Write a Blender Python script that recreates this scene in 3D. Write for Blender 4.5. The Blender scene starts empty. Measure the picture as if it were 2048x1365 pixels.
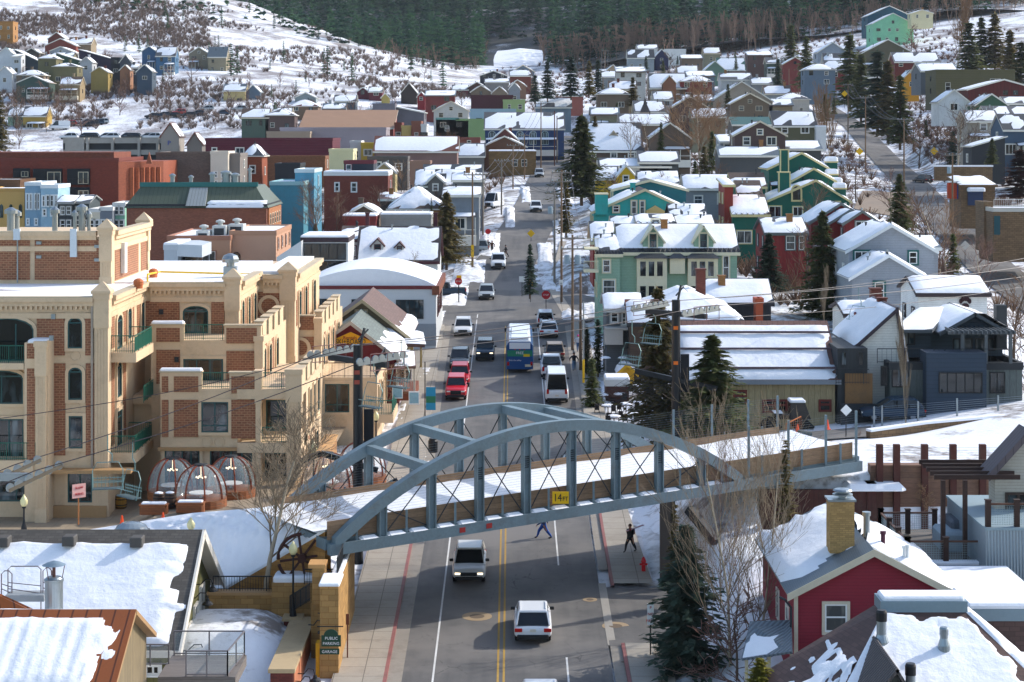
import bpy,math,random
import numpy as np
from mathutils import Vector,Matrix,noise
SC=bpy.context.scene
# ---------------------------------------------------------------- camera, sky, sun, exposure
F,CX,HY,HC=3982.0,1024.0,264.0,30.0
cam=bpy.data.objects.new("camera",bpy.data.cameras.new("camera"))
SC.collection.objects.link(cam)
cam.data.sensor_width=36.0;cam.data.lens=70.0
cam.data.shift_y=-(682.5-HY)/2048.0
cam.data.clip_start=1.0;cam.data.clip_end=6000.0
cam.location=(0,0,HC);cam.rotation_euler=(math.radians(90),0,0)
SC.camera=cam
SUN_EL,SUN_AZ=math.radians(33),math.radians(62)
wd=bpy.data.worlds.new("World");SC.world=wd;wd.use_nodes=True
nt=wd.node_tree;bg=nt.nodes["Background"]
sky=nt.nodes.new("ShaderNodeTexSky");sky.sky_type='NISHITA';sky.sun_disc=False
sky.sun_elevation=SUN_EL;sky.sun_rotation=SUN_AZ;sky.air_density=1.0;sky.dust_density=1.5
nt.links.new(sky.outputs[0],bg.inputs[0]);bg.inputs[1].default_value=0.15
sl=bpy.data.lights.new("sun",'SUN');sl.energy=2.25;sl.angle=math.radians(0.5);sl.color=(1.0,0.955,0.89)
so=bpy.data.objects.new("sun",sl);SC.collection.objects.link(so)
sd=Vector((math.sin(SUN_AZ)*math.cos(SUN_EL),math.cos(SUN_AZ)*math.cos(SUN_EL),math.sin(SUN_EL)))
so.rotation_euler=sd.to_track_quat('Z','Y').to_euler();so.location=(200,100,200)
SC.view_settings.view_transform='Standard';SC.view_settings.look='None'
SC.view_settings.gamma=1.0;SC.view_settings.exposure=0.96
SC.cycles.max_bounces=6;SC.cycles.diffuse_bounces=3;SC.cycles.glossy_bounces=3
SC.cycles.transparent_max_bounces=8;SC.cycles.transmission_bounces=4
SC.cycles.use_denoising=True
SC.render.resolution_x=1024;SC.render.resolution_y=682
# ---------------------------------------------------------------- helpers
R=random.Random(7)
COL=SC.collection
def W(x,y,Y):return Vector(((x-CX)*Y/F,Y,HC-(y-HY)*Y/F))
def sm(e0,e1,x):
 t=min(1.0,max(0.0,(x-e0)/(e1-e0)));return t*t*(3-2*t)
def interp(x,pts):
 if x<=pts[0][0]:return pts[0][1]
 for(a,b),(c,d)in zip(pts,pts[1:]):
  if x<=c:return b+(d-b)*(x-a)/(c-a)
 return pts[-1][1]
def tag(o,label=None,cat=None,group=None,kind=None):
 if label:o["label"]=label
 if cat:o["category"]=cat
 if group:o["group"]=group
 if kind:o["kind"]=kind
 return o
def empty(name,loc,label=None,cat=None,group=None,rz=0):
 o=bpy.data.objects.new(name,None);COL.objects.link(o);o.empty_display_size=.2
 o.location=loc;o.rotation_euler=(0,0,rz)
 return tag(o,label,cat,group)
def put(name,me,parent=None,loc=(0,0,0),rz=0,sc=None):
 o=bpy.data.objects.new(name,me);COL.objects.link(o);o.location=loc;o.rotation_euler=(0,0,rz)
 if sc is not None:o.scale=sc if hasattr(sc,'__len__')else(sc,sc,sc)
 if parent:o.parent=parent
 return o
def copy_tree(o,parent=None):
 c=o.copy();COL.objects.link(c);c.parent=parent
 for ch in o.children:copy_tree(ch,c)
 return c
def metric_uv(me):
 n=len(me.loops)
 if not n:return
 co=np.empty(len(me.vertices)*3,np.float32);me.vertices.foreach_get("co",co);co=co.reshape(-1,3)
 vi=np.empty(n,np.int32);me.loops.foreach_get("vertex_index",vi)
 pn=np.empty(len(me.polygons)*3,np.float32);me.polygons.foreach_get("normal",pn);pn=pn.reshape(-1,3)
 lt=np.empty(len(me.polygons),np.int32);me.polygons.foreach_get("loop_total",lt)
 N=np.repeat(pn,lt,axis=0);P=co[vi]
 T=np.stack([-N[:,1],N[:,0],np.zeros(n,np.float32)],1);L=np.linalg.norm(T,axis=1)
 flat=L<0.05;T[flat]=(1,0,0);L[flat]=1;T/=L[:,None]
 B=np.cross(N,T);B[flat]=(0,1,0)
 uv=np.stack([(P*T).sum(1),(P*B).sum(1)],1).astype(np.float32)
 me.uv_layers.new(name="UVMap").data.foreach_set("uv",uv.ravel())
def np_mesh(name,V,Fc,mats,mi=None,smooth=False):
 V=np.asarray(V,np.float32);Fc=np.asarray(Fc,np.int32);k=Fc.shape[1]
 me=bpy.data.meshes.new(name);me.vertices.add(len(V));me.vertices.foreach_set("co",V.ravel())
 me.loops.add(Fc.size);me.loops.foreach_set("vertex_index",Fc.ravel())
 me.polygons.add(len(Fc));me.polygons.foreach_set("loop_start",np.arange(0,Fc.size,k,dtype=np.int32))
 if mi is not None:me.polygons.foreach_set("material_index",np.asarray(mi,np.int32))
 if smooth:me.polygons.foreach_set("use_smooth",np.ones(len(Fc),bool))
 for m in mats:me.materials.append(m)
 me.update(calc_edges=True)
 return me
class MB:
 """collects shapes and links them as one mesh object"""
 def __init__(s):s.v=[];s.f=[];s.m=[]
 def face(s,pts,m=0):
  b=len(s.v);s.v+=[tuple(p)for p in pts];s.f.append(tuple(range(b,b+len(pts))));s.m.append(m);return s
 def hexa(s,p,m=0):
  b=len(s.v);s.v+=[tuple(q)for q in p]
  for q in((3,2,1,0),(4,5,6,7),(0,1,5,4),(1,2,6,5),(2,3,7,6),(3,0,4,7)):
   s.f.append(tuple(b+i for i in q));s.m.append(m)
  return s
 def bx(s,x0,x1,y0,y1,z0,z1,m=0):
  return s.hexa([(x0,y0,z0),(x1,y0,z0),(x1,y1,z0),(x0,y1,z0),(x0,y0,z1),(x1,y0,z1),(x1,y1,z1),(x0,y1,z1)],m)
 def rbx(s,x0,x1,y0,y1,z0,z1,r=.03,m=0):
  b=[]
  for z,i in((z0,0),(z1-r,0),(z1,r)):
   b.append([(x0+r+i*.0,y0+i,z),(x1-r,y0+i,z),(x1-i,y0+r,z),(x1-i,y1-r,z),(x1-r,y1-i,z),(x0+r,y1-i,z),(x0+i,y1-r,z),(x0+i,y0+r,z)])
  return s.rings(b,m,True)
 def rings(s,rs,m=0,cap=True,closed=True):
  b=len(s.v);n=len(rs[0])
  for r in rs:s.v+=[tuple(p)for p in r]
  for i in range(len(rs)-1):
   for j in range(n if closed else n-1):
    k=(j+1)%n;s.f.append((b+i*n+j,b+i*n+k,b+(i+1)*n+k,b+(i+1)*n+j));s.m.append(m)
  if cap:
   s.f.append(tuple(b+j for j in reversed(range(n))));s.m.append(m)
   s.f.append(tuple(b+(len(rs)-1)*n+j for j in range(n)));s.m.append(m)
  return s
 def tube(s,p0,p1,r0,r1=None,n=6,m=0,cap=True):
  p0=Vector(p0);p1=Vector(p1);r1=r0 if r1 is None else r1
  d=(p1-p0)
  if d.length<1e-6:return s
  d.normalize();a=Vector((0,0,1))if abs(d.z)<.9 else Vector((1,0,0))
  u=d.cross(a).normalized();w=d.cross(u)
  cs=[(math.cos(6.28319*i/n),-math.sin(6.28319*i/n))for i in range(n)]
  return s.rings([[p0+(u*c+w*q)*r0 for c,q in cs],[p1+(u*c+w*q)*r1 for c,q in cs]],m,cap)
 def path(s,pts,r,n=5,m=0):
  pts=[Vector(p)for p in pts];rs=[]
  for i,p in enumerate(pts):
   d=(pts[min(i+1,len(pts)-1)]-pts[max(i-1,0)]).normalized()
   a=Vector((0,0,1))if abs(d.z)<.95 else Vector((1,0,0))
   u=d.cross(a).normalized();w=d.cross(u);rr=r[i]if hasattr(r,'__len__')else r
   rs.append([p+(u*math.cos(6.28319*k/n)-w*math.sin(6.28319*k/n))*rr for k in range(n)])
  return s.rings(rs,m,True)
 def beam(s,p0,p1,w,h,m=0):
  p0=Vector(p0);p1=Vector(p1);d=(p1-p0).normalized()
  a=Vector((0,0,1))if abs(d.z)<.97 else Vector((0,1,0))
  u=d.cross(a).normalized()*(w/2);q=u.cross(d).normalized()*(h/2)
  return s.hexa([p0-u-q,p0+u-q,p1+u-q,p1-u-q,p0-u+q,p0+u+q,p1+u+q,p1-u+q],m)
 def lathe(s,c,prof,n=12,m=0):
  c=Vector(c)
  return s.rings([[c+Vector((r*math.cos(6.28319*i/n),r*math.sin(6.28319*i/n),z))for i in range(n)]for r,z in prof],m,True)
 def ball(s,c,r,n=8,m=0,sz=1.0):
  k=max(4,n//2+1)
  return s.lathe(c,[(max(.001,r*math.sin(math.pi*i/k)),-r*sz*math.cos(math.pi*i/k))for i in range(k+1)],n,m)
 def slab(s,A,B,C,D,t,m=0,mside=None):
  A,B,C,D=(Vector(q)for q in(A,B,C,D));nn=(B-A).cross(D-A).normalized()*t
  b=len(s.v);s.v+=[tuple(q)for q in(A-nn,B-nn,C-nn,D-nn,A,B,C,D)]
  for q,mm in(((3,2,1,0),mside),((4,5,6,7),m),((0,1,5,4),mside),((1,2,6,5),mside),((2,3,7,6),mside),((3,0,4,7),mside)):
   s.f.append(tuple(b+i for i in q));s.m.append(m if mm is None else mm)
  return s
 def prism(s,poly,y0,y1,m=0):
  n=len(poly);b=len(s.v)
  s.v+=[(x,y0,z)for x,z in poly]+[(x,y1,z)for x,z in poly]
  s.f.append(tuple(b+i for i in range(n)));s.m.append(m)
  s.f.append(tuple(b+n+i for i in reversed(range(n))));s.m.append(m)
  for i in range(n):
   j=(i+1)%n;s.f.append((b+j,b+i,b+n+i,b+n+j));s.m.append(m)
  return s
 def prismx(s,poly,x0,x1,m=0):
  n=len(poly);b=len(s.v)
  s.v+=[(x1,y,z)for y,z in poly]+[(x0,y,z)for y,z in poly]
  s.f.append(tuple(b+i for i in range(n)));s.m.append(m)
  s.f.append(tuple(b+n+i for i in reversed(range(n))));s.m.append(m)
  for i in range(n):
   j=(i+1)%n;s.f.append((b+j,b+i,b+n+i,b+n+j));s.m.append(m)
  return s
 def mesh(s,name,mats,smooth=False,off=None,uv=True):
  me=bpy.data.meshes.new(name)
  vs=s.v if off is None else[(x-off[0],y-off[1],z-off[2])for x,y,z in s.v]
  me.from_pydata(vs,[],s.f)
  for m in(mats if isinstance(mats,(list,tuple))else[mats]):me.materials.append(m)
  me.polygons.foreach_set("material_index",s.m)
  if smooth:me.polygons.foreach_set("use_smooth",[True]*len(s.f))
  me.update()
  if uv:metric_uv(me)
  return me
 def build(s,name,mats,parent=None,world=False,smooth=False,uv=True):
  off=tuple(parent.matrix_basis.translation)if(world and parent)else None
  return put(name,s.mesh(name,mats,smooth,off,uv),parent)
 def solo(s,name,mats,label,cat,group=None,kind=None,smooth=False):
  c=np.array(s.v);o=((c[:,0].min()+c[:,0].max())/2,(c[:,1].min()+c[:,1].max())/2,c[:,2].min())
  ob=put(name,s.mesh(name,mats,smooth,o),None,o)
  return tag(ob,label,cat,group,kind)
# ---------------------------------------------------------------- materials
_M={}
def rgb(h):
 if not isinstance(h,str):return tuple(h)+(1,)
 c=[int(h[i:i+2],16)/255 for i in(0,2,4)]
 return tuple((x/12.92 if x<=.04045 else((x+.055)/1.055)**2.4)for x in c)+(1,)
class N:
 def __init__(s,name):
  s.m=bpy.data.materials.new(name);s.m.use_nodes=True;s.t=s.m.node_tree;s.p=s.t.nodes["Principled BSDF"]
 def n(s,typ,**kw):
  d=s.t.nodes.new(typ)
  for k,v in kw.items():
   if k in d.bl_rna.properties:setattr(d,k,v)
   else:d.inputs[k].default_value=v
  return d
 def l(s,a,b):s.t.links.new(a,b)
 def math(s,op,a,b=None,clamp=False):
  d=s.n("ShaderNodeMath",operation=op,use_clamp=clamp)
  for i,x in enumerate((a,b)):
   if x is None:continue
   if hasattr(x,"links"):s.l(x,d.inputs[i])
   else:d.inputs[i].default_value=x
  return d.outputs[0]
 def mix(s,f,a,b,mode='MIX'):
  d=s.n("ShaderNodeMix",data_type='RGBA',blend_type=mode)
  for i,x in((0,f),(6,a),(7,b)):
   if hasattr(x,"links"):s.l(x,d.inputs[i])
   else:d.inputs[i].default_value=x
  return d.outputs[2]
 def noise(s,scale,detail=3,vec=None,rough=.55):
  d=s.n("ShaderNodeTexNoise");d.inputs["Scale"].default_value=scale;d.inputs["Detail"].default_value=detail
  d.inputs["Roughness"].default_value=rough
  if vec is not None:s.l(vec,d.inputs["Vector"])
  return d.outputs[0]
 def ramp(s,x,a,b):
  d=s.n("ShaderNodeMapRange",clamp=True);s.l(x,d.inputs[0]);d.inputs[1].default_value=a;d.inputs[2].default_value=b
  return d.outputs[0]
 def bump(s,h,strength,dist=.02):
  d=s.n("ShaderNodeBump");d.inputs["Strength"].default_value=strength;d.inputs["Distance"].default_value=dist
  s.l(h,d.inputs["Height"]);s.l(d.outputs[0],s.p.inputs["Normal"])
 def pos(s):return s.n("ShaderNodeNewGeometry").outputs["Position"]
 def obj(s):return s.n("ShaderNodeTexCoord").outputs["Object"]
 def uv(s):return s.n("ShaderNodeTexCoord").outputs["UV"]
 def xyz(s,v):
  d=s.n("ShaderNodeSeparateXYZ");s.l(v,d.inputs[0]);return d.outputs
 def stretch(s,v,sc):
  d=s.n("ShaderNodeMapping");d.inputs["Scale"].default_value=sc;s.l(v,d.inputs[0]);return d.outputs[0]
def M(col,pat=None,rough=.7,var=.18,col2=None,p=None,metal=0.0,spec=.35,dirt=0.0):
 key=(str(col),pat,rough,var,str(col2),p,metal,dirt)
 if key in _M:return _M[key]
 n=N((pat or "plain")+"_"+str(col)[:12]);c=rgb(col);c2=rgb(col2)if col2 else tuple(x*.62 for x in c[:3])+(1,)
 n.p.inputs["Roughness"].default_value=rough;n.p.inputs["Metallic"].default_value=metal;n.p.inputs["Specular IOR Level"].default_value=spec
 P=n.obj();big=n.noise(.35,4,P);fine=n.noise(7,3,P)
 base=None;h=fine;bs=.12
 if pat in("siding","plank","board","seam","corr"):
  u,v,_=n.xyz(n.uv());pit=p or{"siding":.17,"plank":.24,"board":.3,"seam":.42,"corr":.16}[pat]
  q=n.math('DIVIDE',v if pat in("siding","plank")else u,pit);fr=n.math('FRACT',q)
  if pat=="corr":
   h=n.math('SINE',n.math('MULTIPLY',q,6.2832));bs=.9;base=n.mix(n.ramp(h,-1,1),c2,c)
  elif pat=="seam":
   h=n.math('LESS_THAN',fr,.13);bs=.6;base=n.mix(h,c,c2)
  else:
   line=n.math('LESS_THAN',fr,.14 if pat!="board" else .16);h=n.math('SUBTRACT',n.math('SUBTRACT',1.0,fr),line);bs=.5
   base=n.mix(n.math('MULTIPLY',line,.7),c,c2)
   if pat in("plank","board"):
    wn=n.n("ShaderNodeTexWhiteNoise",noise_dimensions='1D');n.l(n.math('FLOOR',q),wn.inputs["W"])
    base=n.mix(n.math('MULTIPLY',wn.outputs[0],.55),base,c2)
    gr=n.noise(3,5,n.stretch(n.uv(),(.6,9,1)if pat=="plank" else(9,.6,1)))
    base=n.mix(n.ramp(gr,.35,.75),base,n.mix(.5,base,(.02,.015,.01,1)))
 elif pat in("brick","shingle","stone","paver"):
  b=n.n("ShaderNodeTexBrick");n.l(n.uv(),b.inputs["Vector"])
  bw,rh,ms=p or{"brick":(.34,.11,.016),"shingle":(.34,.17,.012),"stone":(.62,.26,.02),"paver":(1.5,1.5,.02)}[pat]
  for k,x in(("Color1",c),("Color2",tuple(x*(.66 if pat!="paver" else .9)for x in c[:3])+(1,)),("Mortar",c2),("Scale",1.0),("Mortar Size",ms),("Mortar Smooth",.2),("Brick Width",bw),("Row Height",rh)):
   b.inputs[k].default_value=x
  if pat=="paver":b.offset=0.0
  base=b.outputs[0];h=b.outputs["Fac"];bs=-.5 if pat!="paver" else-.25
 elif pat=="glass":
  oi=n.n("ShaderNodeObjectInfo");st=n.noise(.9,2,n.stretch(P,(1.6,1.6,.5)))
  base=n.mix(n.math('MULTIPLY',n.ramp(st,.5,.75),n.ramp(oi.outputs["Random"],.2,1)),c,c2)  # paler blotches put reflections and curtain tones into the pane colour
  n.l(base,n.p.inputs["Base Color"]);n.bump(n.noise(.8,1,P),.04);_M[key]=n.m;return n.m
 src=base if base is not None else c
 k=n.math('ADD',n.math('MULTIPLY',big,var*1.6),n.math('MULTIPLY',fine,var))
 k=n.math('ADD',k,1-var*1.3)
 hs=n.n("ShaderNodeHueSaturation");n.l(k,hs.inputs["Value"])
 if hasattr(src,"links"):n.l(src,hs.inputs["Color"])
 else:hs.inputs["Color"].default_value=src
 out=hs.outputs[0]
 if dirt:
  dn=n.ramp(n.noise(.9,6,P,.7),.5,.72);out=n.mix(n.math('MULTIPLY',dn,dirt),out,(.09,.06,.04,1))
 n.l(out,n.p.inputs["Base Color"])
 n.bump(h,bs,.03 if pat else .015)
 _M[key]=n.m;return n.m
def snow_mat(key,dirt,sc=.25,dcol=(.17,.13,.10,1),hi=(.84,.85,.87,1),th=(.52,.62)):
 if key in _M:return _M[key]
 n=N(key);P=n.pos();a=n.noise(sc,6,P,.62);b=n.noise(1.7,5,P,.6);c=n.noise(14,3,P)
 col=n.mix(n.ramp(b,.3,.8),hi,tuple(x*.93 for x in hi[:3])+(1,))
 if dirt>0:
  s2=n.math('ADD',n.math('MULTIPLY',a,.72),n.math('MULTIPLY',b,.28))
  g=n.mix(n.ramp(c,.35,.7),dcol,tuple(x*.5 for x in dcol[:3])+(1,))
  col=n.mix(n.math('MULTIPLY',n.ramp(s2,th[0],th[1]),dirt),col,g)
 n.l(col,n.p.inputs["Base Color"]);n.p.inputs["Roughness"].default_value=.62;n.p.inputs["Specular IOR Level"].default_value=.25
 n.bump(n.math('ADD',n.math('MULTIPLY',b,1.0),n.math('MULTIPLY',c,.12)),.42,.16)
 _M[key]=n.m;return n.m
SNOW=snow_mat("snow",0)
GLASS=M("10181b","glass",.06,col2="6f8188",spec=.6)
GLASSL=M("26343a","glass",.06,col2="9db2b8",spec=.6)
BLACK=M("15171a",rough=.5);STEEL=M("6f7d84",rough=.45,metal=.3);GALV=M("8f989c",rough=.35,metal=.7)
TRIM=M("d9d4c6");WHITE=M("e4e4e0");DARK=M("2a2d30");RUST=M("4a2219",dirt=.4);CONC=M("9a948a",dirt=.2)
# ---------------------------------------------------------------- ground, hills, mountain, roads
ZR=[(60,.3),(100,2.35),(227,8.6),(252,9.2),(276,11.0),(303,13.8),(332,16.6),(424,20.3),(520,25.3),(640,29)]
XC=[(60,-.4),(227,-.5),(252,-.9),(276,-1.5),(303,1.2),(332,4.0),(424,7.6),(510,11.3),(640,17)]
HWL=[(60,5.5),(130,5.6),(190,6.4),(222,6.6),(230,12),(250,12),(262,4.4),(640,3.4)]
R2=[(205,66,4.0),(278,67,11),(336,71,17.3),(400,80,19.8),(480,91,22.4),(600,103,32),(700,108,40)]
def zroad(y):return interp(y,ZR)
def xroad(y):return interp(y,XC)
def r2(y):return interp(y,[(a,b)for a,b,c in R2]),interp(y,[(a,c)for a,b,c in R2])
CP=[(0,1030,128),(200,1030,130),(450,1060,122),(-300,1000,130),(620,960,150),(-200,700,230),(300,690,230),(700,690,215),(-200,560,300),(200,560,300),(600,560,290),(850,540,290),(-200,440,400),(200,420,400),(600,400,400),(850,390,400),(0,330,520),(200,318,520),(420,312,520),(650,300,520),(850,295,520),(960,300,500),(60,300,560),(200,283,570),(330,262,590),(450,240,600),(600,240,600),(750,238,610),(900,236,620),(-300,300,560),(0,175,680),(130,185,680),(300,150,720),(420,150,700),(500,205,640),(650,195,660),(780,190,680),(900,185,700),(970,180,740),(0,70,800),(200,60,830),(400,70,840),(600,120,810),(750,150,790),(-300,100,760),(0,-40,1000),(250,-30,1020),(500,5,1020),(620,50,960),(740,98,900),(860,140,850),(930,165,810),(1100,125,1000),(1300,95,1000),(1500,72,1000),(1700,30,1000),(1900,5,950),(2100,0,950),(2400,-10,950),(1500,1070,120),(1600,1040,121),(-400,-80,1050),(500,90,1250),(740,150,1150),(930,190,1000),(250,60,1350),(-300,60,1400),(1000,165,860),(1060,150,880),(1020,110,1000),(1150,190,760),(1300,140,800),(1300,215,640),(1200,240,600),(1150,285,520),(1250,330,430),(1400,320,430),(1180,400,340),(1350,400,330),(1500,420,330),(1600,330,430),(1500,270,520),(1600,210,640),(1450,190,700),(1580,140,800),(1700,110,800),(1800,85,810),(1900,95,720),(2048,60,800),(2300,40,760),(1850,230,560),(2048,330,400),(2000,420,340),(2150,480,300),(1950,260,480),(2100,230,480),(2300,330,380),(1150,560,250),(1300,590,230),(1500,600,220),(1700,640,215),(1880,600,225),(2048,640,215),(2250,560,240),(1180,720,190),(1300,760,180),(1180,830,165),(1300,850,160),(1450,880,150),(1600,865,148),(1740,850,148),(1900,830,147),(2048,810,148),(2300,760,155),(1520,905,134),(1700,880,138),(1850,880,138),(2048,840,140),(2300,800,142),(1600,950,126),(1760,945,126),(1900,930,128),(2048,900,130),(1400,1030,122),(1500,1100,112),(1650,1100,114),(1900,1100,112),(1300,1180,112),(1400,1330,100),(1600,1400,95),(1900,1400,90),(2100,1300,95),(620,1230,112),(500,1230,112),(300,1240,112),(640,1360,100),(520,1400,98),(200,1460,95),(0,1460,92),(560,1120,120),(420,1130,119)]
_pts=[W(*c)for c in CP]
for y in range(70,640,25):_pts.append(Vector((xroad(y),y,zroad(y))))
for y in range(215,700,35):a,b=r2(y);_pts.append(Vector((a,y,b)))
_A=np.array([(p.x,p.y)for p in _pts]);_z=np.array([p.z for p in _pts])
def _k(d):return d
_D=np.sqrt(((_A[:,None]-_A[None])**2).sum(-1));_n=len(_A)
_K=np.zeros((_n+3,_n+3));_K[:_n,:_n]=_D-np.eye(_n)*1.5;_K[:_n,_n]=1;_K[:_n,_n+1:]=_A
_K[_n:,:_n]=_K[:_n,_n:].T
_w=np.linalg.solve(_K,np.concatenate([_z,[0,0,0]]))
def tz_raw(X,Y):
 X=np.atleast_1d(np.asarray(X,float));Y=np.atleast_1d(np.asarray(Y,float))
 d=np.sqrt((X[:,None]-_A[:,0])**2+(Y[:,None]-_A[:,1])**2)
 return d@_w[:_n]+_w[_n]+_w[_n+1]*X+_w[_n+2]*Y
LOT=[]
def tz(X,Y):
 X=np.atleast_1d(np.asarray(X,float));Y=np.atleast_1d(np.asarray(Y,float));z=tz_raw(X,Y)
 for(x0,x1,y0,y1,zz,bl)in LOT:
  dx=np.maximum(np.maximum(x0-X,X-x1),0);dy=np.maximum(np.maximum(y0-Y,Y-y1),0)
  t=np.clip(1-np.hypot(dx,dy)/bl,0,1);t=t*t*(3-2*t);z=z*(1-t)+zz*t
 for kind in(0,1):
  ys=np.clip(Y,60,640)if kind==0 else np.clip(Y,200,700)
  if kind==0:
   xc=np.interp(ys,*zip(*XC));zc=np.interp(ys,*zip(*ZR));hw=np.where(Y<228,9.4,np.where(Y<256,15,6.0));act=Y<640
  else:
   yy,xx,zz2=zip(*R2);xc=np.interp(ys,yy,xx);zc=np.interp(ys,yy,zz2);hw=np.full_like(Y,4.6);act=(Y>200)&(Y<700)
  t=np.clip(1-(np.abs(X-xc)-hw)/(4.0 if kind==0 else 5.0),0,1);t=t*t*(3-2*t)*act
  z=z*(1-t)+(zc-.14)*t
 return z
def gz(x,y):return float(tz([x],[y])[0])
LOT+=[(-45,-11.5,121,200,5.1,1.2),(23.5,60,126.6,131,8.75,.8),(-45,-17,97,106,2.0,1.0),(-16.3,-11.9,103,107,4.3,5),(15.5,60,110,125.3,4.4,.3)]
def ground_grid(name,rows,x0,x1,nx,zf,mats,label_kind="structure",mi=None):
 V=[];fr=np.linspace(0,1,nx)
 Xs=[];Ys=[]
 for Y in rows:
  a,b=x0(Y),x1(Y);Xs.append(a+(b-a)*fr);Ys.append(np.full(nx,Y))
 X=np.concatenate(Xs);Y=np.concatenate(Ys);Z=np.concatenate([zf(X[i:i+2000],Y[i:i+2000])for i in range(0,len(X),2000)])
 V=np.stack([X,Y,Z],1);nr=len(rows)
 i=np.arange(nr-1)[:,None]*nx+np.arange(nx-1)[None];i=i.ravel()
 Fc=np.stack([i,i+1,i+nx+1,i+nx],1)
 me=np_mesh(name,V,Fc,mats,None if mi is None else mi(X,Y,Fc),True)
 return tag(put(name,me),kind="structure")
rows=[70.0]
while rows[-1]<1060:rows.append(rows[-1]+max(.55,rows[-1]*.0062))
G_TOWN=snow_mat("snowy_ground",.85,.16,(.20,.15,.11,1),th=(.51,.60))
G_HILL=snow_mat("snowy_hill_ground",.85,.07,(.20,.15,.13,1),th=(.455,.57))
G_YARD=snow_mat("yard_ground",.95,.3,(.17,.125,.09,1),th=(.455,.56))
def gmi(X,Y,Fc):
 xm=X[Fc].mean(1);ym=Y[Fc].mean(1)
 return np.where(ym>560,1,np.where(ym>205,2,0))
rows=sorted(rows+[125.3,125.7])
_g=ground_grid("ground",rows,lambda Y:-.335*Y-25,lambda Y:.335*Y+25,190,tz,[G_TOWN,G_HILL,G_YARD],mi=gmi)
MP=np.array([(x,y,z)for x,y,z in[tuple(W(a,b,c))for a,b,c in[(0,60,1150),(500,110,1150),(740,150,1080),(900,175,960),(1000,168,900),(1100,140,920),(1300,110,930),(1500,90,950),(1600,75,920),(1750,40,960),(1950,20,900),(2200,20,900),(2500,0,900),(-300,60,1150),(0,-30,1500),(500,-20,1500),(740,30,1450),(1000,30,1350),(1300,0,1350),(1600,-30,1300),(2000,-70,1250),(2400,-90,1250),(-400,-30,1500),(0,-160,2100),(1000,-120,2100),(2000,-200,2000),(2700,-220,1900),(-700,-160,2100)]]])
def mz(X,Y):
 d=np.sqrt((X[:,None]-MP[:,0])**2+(Y[:,None]-MP[:,1])**2);w=1/(d+8)**3
 return(w*MP[:,2]).sum(1)/w.sum(1)+np.array([noise.noise((x/90,y/90,3))*5 for x,y in zip(X,Y)])
rows2=list(np.arange(880,2120,16.0))
ground_grid("mountain",rows2,lambda Y:-.335*Y-60,lambda Y:.335*Y+60,80,mz,[snow_mat("forest_floor",.95,.03,(.045,.045,.035,1),th=(.33,.46))])
def asphalt():
 n=N("asphalt");P=n.pos();big=n.noise(.09,5,P,.6);mid=n.noise(.55,5,P,.65);fine=n.noise(22,2,P)
 str_=n.noise(.8,4,n.stretch(P,(1.4,.05,1)))
 c=n.mix(n.ramp(mid,.3,.75),(.082,.078,.073,1),(.135,.125,.114,1))
 c=n.mix(n.math('MULTIPLY',n.ramp(str_,.42,.66),.75),c,(.062,.06,.058,1))
 c=n.mix(n.math('MULTIPLY',n.ramp(big,.5,.6),.8),c,(.17,.155,.138,1))
 v=n.n("ShaderNodeTexVoronoi",feature='DISTANCE_TO_EDGE');n.l(n.stretch(P,(.55,.4,.3)),v.inputs["Vector"]);v.inputs["Scale"].default_value=1.0
 crk=n.math('LESS_THAN',n.math('ADD',v.outputs[0],n.math('MULTIPLY',n.math('SUBTRACT',n.noise(3,4,P),.5),.11)),.005)
 c=n.mix(n.math('MULTIPLY',crk,n.ramp(n.noise(.2,2,P),.5,.62)),c,(.06,.055,.05,1))
 c=n.mix(n.math('MULTIPLY',n.ramp(fine,.3,.9),.25),c,(.2,.19,.18,1))
 n.l(c,n.p.inputs["Base Color"]);n.l(n.ramp(mid,.2,.9),n.p.inputs["Roughness"]);n.p.inputs["Roughness"].default_value=.75
 n.bump(fine,.15,.01);n.t.links.remove(n.p.inputs["Roughness"].links[0]);n.p.inputs["Roughness"].default_value=.8
 return n.m
ASPH=asphalt()
V=[tuple(W(978+a*(12.5-.5*j)+3*j+4*math.sin(a+j),152-j*9.2+abs(a-5)*1.1,876+j*26))for j in range(7)for a in range(10)]
tag(put("ski_run",np_mesh("ski_run",V,[(j*10+a,j*10+a+1,(j+1)*10+a+1,(j+1)*10+a)for j in range(6)for a in range(9)],[SNOW],None,True)),kind="structure")
def strip(name,ys,xl,xr,dz,mat,nx=2,zf=zroad,noise_z=0):
 V=[];
 for y in ys:
  a,b=xl(y),xr(y)
  for i in range(nx):
   x=a+(b-a)*i/(nx-1);V.append((x,y,zf(y)+dz+(noise_z*noise.noise((x*.6,y*.6,1))if 0<i<nx-1 else 0)))
 i=np.arange(len(ys)-1)[:,None]*nx+np.arange(nx-1)[None];i=i.ravel()
 me=np_mesh(name,V,np.stack([i,i+1,i+nx+1,i+nx],1),[mat]);metric_uv(me)
 return tag(put(name,me),kind="structure")
RA=[[(-9.9,108.0,8.35),(-16.6,112.8,3.75),(-24,115.5,3.0),(-44,116.5,4.2)],[(-13.4,114.6,8.45),(-19,118.6,7.3),(-27,121.4,5.55),(-44,122.0,5.3)]]
V=[];na,nb=120,40
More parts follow.
